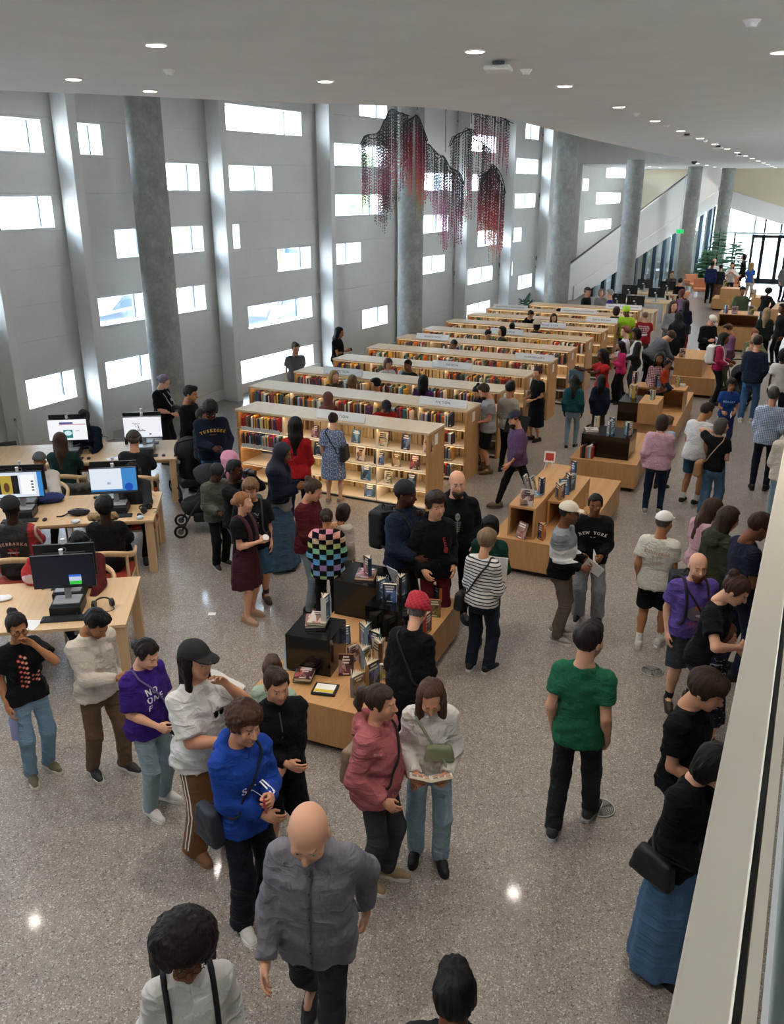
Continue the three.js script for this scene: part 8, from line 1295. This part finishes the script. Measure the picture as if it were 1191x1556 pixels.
// in the aisle behind bookcase row r: where the line of sight crosses the middle of the aisle
const aisle = (px, py, r, o) => { const ray = rayOf(px, py), z = ROWS[r].zf - DEEP - 0.47, k = z / ray.z; return person({ pos: [ray.x * k, z], h: EYE + ray.y * k, arms: ['low', 'low'], ...o }); };
aisle(498, 596, 0, { label: 'person in a brown headscarf and burgundy top behind the first bookcase', th: 170, fem: 1, skin: 'tan', hat: ['hijab', 0x6b3a30], top: { c: 0x5a1c26 } });
aisle(583, 602, 0, { label: 'person in a red tee and black cap bent over behind the first bookcase', th: 15, skin: 'brown', build: 1.2, hair: ['undercap', BLK], hat: ['cap', 0x141417], top: { c: 0xa81f1d, s: 0.5, loose: 0.03 }, lean: [0.12, 0, 0], look: [0, 0.55] });
aisle(506, 562, 1, { label: 'blond person between the second and third bookcases', th: 30, fem: 1, skin: 'pale', hair: ['long', BLOND], top: { c: 0x4a3c36 }, look: [0, 0.2] });
aisle(535, 572, 1, { label: 'light brown haired person with back turned by the second bookcase', th: 172, fem: 1, skin: 'fair', hair: ['bob', 0x7a5a3c], top: { c: 0x55402f } });
aisle(572, 575, 1, { label: 'black haired person in profile by the second bookcase', th: -80, skin: 'tan', hair: ['fringe', BLK], top: { c: 0xb8b0a6 } });
aisle(643, 570, 1, { label: 'person with long black curls in purple by the second bookcase', th: 165, fem: 1, skin: 'dark', hair: ['verylong', BLK], top: { c: 0x4c2354 } });
aisle(588, 543, 2, { label: 'person in a white sweater by the third bookcase', th: 25, fem: 1, skin: 'pale', hair: ['bob', 0x5d3a28], top: { c: 0xd6d2cc }, look: [0, 0.3] });
aisle(622, 546, 2, { label: 'black haired person in a black tee by the third bookcase', th: -40, skin: 'brown', hair: ['fade', BLK], top: { c: 0x1c1d1f, s: 0.5 }, look: [0, 0.2] });
aisle(684, 513, 4, { label: 'bearded person in grey green browsing by the fifth bookcase', th: 40, skin: 'brown', hair: ['fade', BLK], beard: 'full', top: { c: 0x6f6a5c }, lean: [0.1, 0, 0], look: [0, 0.5] });
aisle(739, 500, 5, { label: 'dark haired person in olive leaning both arms on the seventh bookcase', th: 20, skin: 'fair', hair: ['short', BLK], top: { c: 0x2f3328, s: 0.5 }, arms: [[[0.34, 0.42, 0.25], [1, 0, -0.2], [-1, 0.2, 0], 'flat'], [[0.2, 0.42, 0.3], [1, 0, -0.2], [-1, 0.2, 0], 'flat']], lean: [0.1, 0, 0], look: [0.2, 0.2] });
aisle(764, 496, 5, { label: 'black haired person in olive beside the leaning reader', th: -70, fem: 1, skin: 'fair', hair: ['bob', BLK], top: { c: 0x34382c }, arms: ['reach', 'low'] });
aisle(805, 470, 7, { label: 'dark haired person in a black hoodie by the eighth bookcase', th: 20, skin: 'fair', hair: ['short', 0x2a1d17], top: { c: 0x141518, hood: 1 }, look: [0, 0.45] });
aisle(841, 475, 7, { label: 'auburn haired person in black by the eighth bookcase', th: 10, fem: 1, skin: 'pale', hair: ['long', 0x54271c], top: { c: 0x1a1b1f }, look: [0, 0.4] });
aisle(778, 491, 6, { label: 'person of whom only a black head top shows over the sixth bookcase', th: 160, skin: 'brown', hair: ['short', BLK], top: { c: 0x2a2a2e } });
aisle(816, 488, 6, { label: 'person in a cream bucket hat behind the seventh bookcase', th: 160, fem: 1, skin: 'brown', hair: ['bob', BLK], hat: ['bucket', 0xcbbfa4], top: { c: 0x2a2a2e } });
{ const p = between(518, 498, 1.66, { label: 'black haired person in black with a phone standing by the window wall', th: 70, fem: 1, skin: 'tan', build: 1.15, hair: ['verylong', BLK], top: { c: 0x121315, s: 0.5, loose: 0.024 }, bot: { c: JEAN }, arms: ['phone', 'phone'], look: [0, 0.35] }); phone(p, 0, 'phone held by the person at the window wall'); }
between(449, 521, 1.68, { label: 'brown haired person in a grey tee walking along the window wall', th: 15, skin: 'fair', hair: ['short', 0x4a3323], top: { c: 0x66676a, s: 0.5, loose: 0.022 }, bot: { c: 0x4c6a88 }, arms: ['down', 'down'], look: [0, 0.25] });
between(854, 437, 1.66, { label: 'person in a brown sweater by the column past the bookcases', th: 40, skin: 'brown', hair: ['fade', BLK], top: { c: 0x7a513c } });
between(893, 437, 1.78, { label: 'person in a black jacket and dark cap under the stair', th: 60, skin: 'fair', hair: ['undercap', 0x4a3a30], hat: ['cap', 0x2a2b30], top: { c: 0x23262a, n: 'jacket' } });
between(914, 439, 1.66, { label: 'grey haired person in pale grey under the stair', th: 0, fem: 1, skin: 'pale', hair: ['bob', 0x8a7a6a], top: { c: 0x9a948e } });
between(927, 440, 1.78, { label: 'silver haired person in a purple shirt by the far monitors', th: -90, skin: 'pale', hair: ['short', 0xa8a49e], top: { c: 0x452a78, s: 0.5 } });
aisle(937, 466, 8, { label: 'brown haired person bent behind the ninth bookcase', th: 150, fem: 1, skin: 'fair', hair: ['bob', 0x3a2820], top: { c: 0x35373c } });
between(951, 467, 1.74, { label: 'person in a neon yellow beanie and vest at the aisle end', th: -20, skin: 'brown', hat: ['beanie', 0xa8d028], hair: ['buzz', BLK], top: { c: 0xa3cf2c, s: 0.5, n: 'vest', loose: 0.03 }, look: [0, 0.4] });
// far end of the hall
{ const sat = (px, py, th, o) => person({ head: [px, py], h: 1.76, th, sit: 0.42, arms: ['low', 'low'], ...o }); sat(1021, 412, 10, { label: 'seated person in a camouflage jacket by the far glazing', skin: 'fair', hair: ['short', BLK], top: { pat: PAT.camo }, bot: { c: 0x44463c } }); sat(1034, 423, 165, { label: 'seated person in black in a peach lounge chair', skin: 'fair', hair: ['short', 0x2a201b], top: { c: 0x141518 } }); }
const farP = (px, py, h, th, o) => person({ head: [px, py], h, th, ...o });
farP(1083, 397, 1.8, 172, { label: 'person in a navy shirt and black trousers standing in the far group', skin: 'brown', hair: ['short', BLK], top: { c: 0x1d2a52 }, bot: { c: K } });
farP(1096, 402, 1.66, 175, { label: 'person in a long brown pleated skirt in the far group', fem: 1, skin: 'fair', hair: ['bun', 0x2a1d17], top: { c: 0x23262c }, bot: { t: 'skirt', c: 0x6a4a3c, hem: 0.1, flare: 0.14 } });
farP(1113, 399, 1.7, 0, { label: 'person in a white top with folded arms facing the far group', fem: 1, skin: 'fair', hair: ['short', 0x3a2418], top: { c: 0xd8d4ce }, bot: { c: 0x1d2433 }, arms: ['strap', 'strap'] });
farP(1086, 393, 1.8, 5, { label: 'bald person in a white shirt behind the navy shirt', skin: 'pale', hair: ['bald', 0x7a6a5a], top: { c: 0xd8d8d6 }, bot: { c: 0x33363c } });
farP(1131, 386, 1.86, -95, { label: 'tall dark haired person in a black suit by the entrance doors', skin: 'fair', hair: ['bob', 0x1d1613], top: { c: 0x15161b, hem: -0.2, n: 'jacket' }, bot: { c: 0x15161b } });
farP(1143, 399, 1.7, 150, { label: 'blond person in a bright blue top and cream shorts', fem: 1, skin: 'fair', hair: ['long', 0xb08a58], top: { c: 0x2f5aa6, s: 0.5 }, bot: { t: 'shorts', c: 0xcfc6b8 } });
farP(1129, 436, 1.78, 10, { label: 'dark haired person in an olive green sweatshirt between the far counters', skin: 'tan', hair: ['short', BLK], top: { c: 0x4a5a40, loose: 0.03 }, bot: { c: 0x2a2f36 }, look: [0, 0.2] });
farP(1168, 440, 1.66, 160, { label: 'curly black haired person in a black top and jeans leaning on the far counter', fem: 1, skin: 'brown', hair: ['afro', BLK], headScale: 0.8, top: { c: 0x151519 }, bot: { c: 0x3f5f74 }, lean: [0.35, 0, 0], arms: ['reach', 'hip'] });
{ const p = farP(1166, 468, 1.7, 175, { label: 'long blond haired person in a dark green jacket with an orange bag', fem: 1, skin: 'fair', hair: ['verylong', 0xa88a62], top: { c: 0x1c2622, n: 'jacket', loose: 0.03 }, bot: { c: K }, arms: ['down', 'low'] }); totes(p, 1, 'bright orange tote bag carried by the long blond haired person', [0.1, 0.34, 0.34], 0xb8401f, 0.1); }
farP(1190, 462, 1.74, -60, { label: 'person in black walking near the far counters', fem: 1, skin: 'brown', hair: ['short', BLK], top: { c: 0x15161a }, bot: { c: K } });
farP(1195, 398, 1.74, 30, { label: 'person in a grey coat and dark trousers past the entrance', skin: 'fair', hair: ['short', 0x3a2d25], top: { c: 0x6a6c70, n: 'coat', hem: -0.25 }, bot: { c: 0x1d2433 } });
farP(1192, 530, 1.7, 178, { label: 'brown skinned person in a white tee near the navy sweater', fem: 1, skin: 'dark', hair: ['bob', BLK], top: { c: 0xc9c4be, s: 0.5 }, bot: { c: DJEAN } });

// ---------------------------------------------------------------- outside
{
  const gt = dataTexture(512, 512, (x, y) => { const n = 30 * (tileNoise(x / 24, y / 24, 21, 3) - 0.5) + 22 * (tileNoise(x / 3, y / 3, 170, 6) - 0.5); return [176 + n, 160 + n, 130 + n]; }); gt.repeat.set(0.25, 0.25);
  const mk = (name, w, d, x, y, z, m) => { const q = structure(name, metric(new THREE.BoxGeometry(w, 0.2, d)), m); q.position.set(x, y - 0.1, z); return q; };
  mk('ground', 160, 220, -92.9, -0.15, -30, new THREE.MeshPhysicalMaterial({ map: gt, roughness: 0.95 })); mk('ground_entrance', 60, 60, 0, -0.12, -82.5, mat(0x7d7c7a, 0.9));
  mk('road', 4.6, 160, -17.8, -0.1, -30, mat(0x7d8189, 0.9)); mk('pavement', 1.3, 160, -14.6, -0.06, -30, mat(0xc2bfb8, 0.9)); mk('road_parking', 24, 160, -36, -0.1, -40, mat(0x9a9da2, 0.9));
  const car = (x, z, turn, color, label, suv) => {
    const t = thing('car', label, 'car', [x, -0.1, z], turn), paint = mat(color, 0.25, { clearcoat: 1, clearcoatRoughness: 0.05, metalness: 0.3 }), L = suv ? 4.6 : 4.5, H = suv ? 1.68 : 1.42;
    const side = new THREE.Shape([[-L / 2, 0.35], [-L / 2 + 0.05, 0.85], [-L / 2 + 0.9, 0.95], [L / 2 - 0.25, suv ? 1.0 : 0.92], [L / 2, 0.8], [L / 2, 0.35]].map((p) => new THREE.Vector2(...p)));
    const ex = (s, w, bev) => new THREE.ExtrudeGeometry(s, { depth: w - 2 * bev, bevelEnabled: true, bevelSize: bev, bevelThickness: bev, bevelSegments: 3 }).translate(0, 0, -w / 2 + bev);
    mesh('body', ex(side, 1.8, 0.08), paint, t);
    const cab = new THREE.Shape((suv ? [[-L / 2 + 0.1, 0.95], [-L / 2 + 0.35, H - 0.06], [0.5, H], [1.25, 0.95]] : [[-L / 2 + 0.45, 0.9], [-L / 2 + 1.25, H - 0.04], [0.35, H], [1.3, 0.9]]).map((p) => new THREE.Vector2(...p)));
    mesh('cabin', ex(cab, 1.6, 0.1), paint, t);
    const glass = mat(0x2c3a44, 0.08);
    for (const s of [-1, 1]) { const w1 = new THREE.Shape((suv ? [[-L / 2 + 0.5, 1.02], [-L / 2 + 0.62, H - 0.16], [-0.35, H - 0.12], [-0.35, 1.02]] : [[-L / 2 + 0.9, 0.97], [-L / 2 + 1.4, H - 0.14], [-0.35, H - 0.11], [-0.35, 0.97]]).map((p) => new THREE.Vector2(...p))), w2 = new THREE.Shape([[-0.25, 1.0], [-0.25, H - 0.11], [0.4, H - 0.13], [1.0, 1.0]].map((p) => new THREE.Vector2(...p))); for (const w of [w1, w2]) { const g = mesh('side_window', new THREE.ExtrudeGeometry(w, { depth: 0.02, bevelEnabled: false }), glass, t); g.position.z = s * 0.8 - (s < 0 ? 0.02 : 0); } for (const x of [-L / 2 + 0.85, L / 2 - 0.85]) { const w = mesh('tyre', new THREE.CylinderGeometry(0.34, 0.34, 0.22, 24), mat(0x1b1c1e, 0.8), t); w.rotation.x = Math.PI / 2; w.position.set(x, 0.34, s * 0.82); const h = mesh('wheel_hub', new THREE.CylinderGeometry(0.2, 0.2, 0.02, 16), mat(0xc9ccd0, 0.3, { metalness: 0.8 }), w); h.position.y = s * 0.11; } }
    box('tail_light', [0.04, 0.14, 0.3], [-L / 2 - 0.01, 0.72, 0.6], mat(0xa01818, 0.3), t); box('tail_light', [0.04, 0.14, 0.3], [-L / 2 - 0.01, 0.72, -0.6], mat(0xa01818, 0.3), t);
    return t;
  };
  const along = (px, py, y = 0) => onLevel(px, py, y);
  const c1 = along(172, 500, 0.1); car(c1.x, c1.z, 0.15 + Math.PI / 2 + Math.PI, 0x39424f, 'dark blue grey saloon car parked outside behind the column', false);
  const c2 = along(415, 500, -0.05); car(c2.x, c2.z, Math.PI / 2 + 0.15 + Math.PI, 0x31363c, 'dark grey sport utility car parked outside the window wall', true);
  const c3 = along(285, 385, 0); car(c3.x, c3.z, 0.6, 0xa6222a, 'bright red saloon car far off in the car park', false); const c4 = along(202, 452, 0); car(c4.x, c4.z, 0.4, 0xd8dadc, 'white saloon car parked outside farther from the wall', false); const c5 = along(440, 405, 0); car(c5.x, c5.z, 0.5, 0xc9ccd0, 'silver saloon car far off in the car park', false);
  const c6 = along(190, 392, 0); { const t = thing('charging_post', 'teal vehicle charging post outside the window wall', 'charging post', [c6.x, -0.1, c6.z]); box('cabinet', [0.7, 2.0, 0.5], [0, 0, 0], mat(0x4c8f9a, 0.5), t, 0, 0.04); tube('cable', [[0.35, 1.4, 0], [0.8, 1.0, 0.1], [0.4, 0.4, 0.2]], 0.03, mat(0x222222, 0.7), t, 14); }
  { const t6 = along(270, 365, 0), t = thing('red_trailer', 'red and white trailer in the car park', 'trailer', [t6.x, -0.1, t6.z], 0.6); box('box_body', [7, 2.4, 2.4], [0, 1, 0], mat(0xb32733, 0.5), t, 0, 0.05); box('white_band', [7.02, 0.5, 2.42], [0, 1.4, 0], mat(0xe6e6e6, 0.6), t); for (const x of [-2, -1, 2]) for (const s of [-1, 1]) { const w = mesh('tyre', new THREE.CylinderGeometry(0.48, 0.48, 0.25, 20), mat(0x1b1c1e, 0.8), t); w.rotation.x = Math.PI / 2; w.position.set(x, 0.48, s * 1.05); } }
  const building = (x, z, w, h, d, color, label, turn = 0, floors = 3) => {
    const t = thing('building', label, 'building', [x, -0.15, z], turn); box('walls', [w, h, d], [0, 0, 0], mat(color, 0.85), t); box('roof_edge', [w + 0.3, 0.3, d + 0.3], [0, h, 0], mat(0x8b8f94, 0.8), t);
    const n = Math.floor(w / 3.2); for (let f = 0; f < floors; f++) for (let i = 0; i < n; i++) { const g = box('window_unit', [1.5, 1.5, 0.1], [-w / 2 + (i + 0.5) * w / n, 0.9 + f * h / floors, d / 2 + 0.02], mat(0x5d6b78, 0.2), t); }
  };
  building(-72, -32, 30, 9, 14, 0xd9d6cf, 'white long building across the car park', 1.2); building(-80, -66, 34, 12, 16, 0x8d9bb0, 'blue grey block of flats behind the car park', 1.1, 4); building(-70, 8, 26, 8, 14, 0xb97a52, 'orange brick building across the car park', 1.4); building(-48, -95, 30, 8, 14, 0xe2e0db, 'white low building beyond the trees', 0.5, 2);
  building(2, -92, 40, 9, 14, 0xcfc8bb, 'pale building opposite the entrance', 0, 3);
  { const q = [], lf = []; const tree = (x, z, h, label) => { const t = thing('tree', label, 'tree', [x, -0.15, z]); cyl('trunk', 0.16, 0.1, h * 0.5, [0, 0, 0], mat(0x5b4a3a, 0.9), t, 8); mesh('crown', meshOf([blob([0, h * 0.62, 0], [h * 0.28, h * 0.34, h * 0.28], 0.4), blob([h * 0.15, h * 0.5, 0.2], [h * 0.18, h * 0.2, h * 0.2], 0.4), blob([-h * 0.14, h * 0.55, -0.2], [h * 0.18, h * 0.22, h * 0.18], 0.4)], 0.22, (d, x2, y2, z2) => d + 0.5 * noise3(x2 * 1.6, y2 * 1.6, z2 * 1.6) + 0.3 * noise3(x2 * 4, y2 * 4, z2 * 4)).mesh(), mat(0x52673f, 0.9), t); };
    [[-24, -30.5, 5.5, 'leafy street tree outside the middle of the window wall'], [-30, -46, 7, 'leafy tree by the car park beyond the artwork'], [-27, -56, 7, 'leafy tree outside past the bookcases'], [-34, -64, 8, 'leafy tree behind the far end of the car park'], [-22, -68, 6, 'leafy tree outside the stair end'], [-9, -70, 6, 'leafy tree in front of the entrance corner'], [4, -74, 6, 'leafy tree across from the entrance doors']].forEach((a) => tree(...a)); }
}
scene.traverse((o) => { if (o.isMesh) { o.castShadow = true; o.receiveShadow = true; } });
renderer.render(scene, camera);
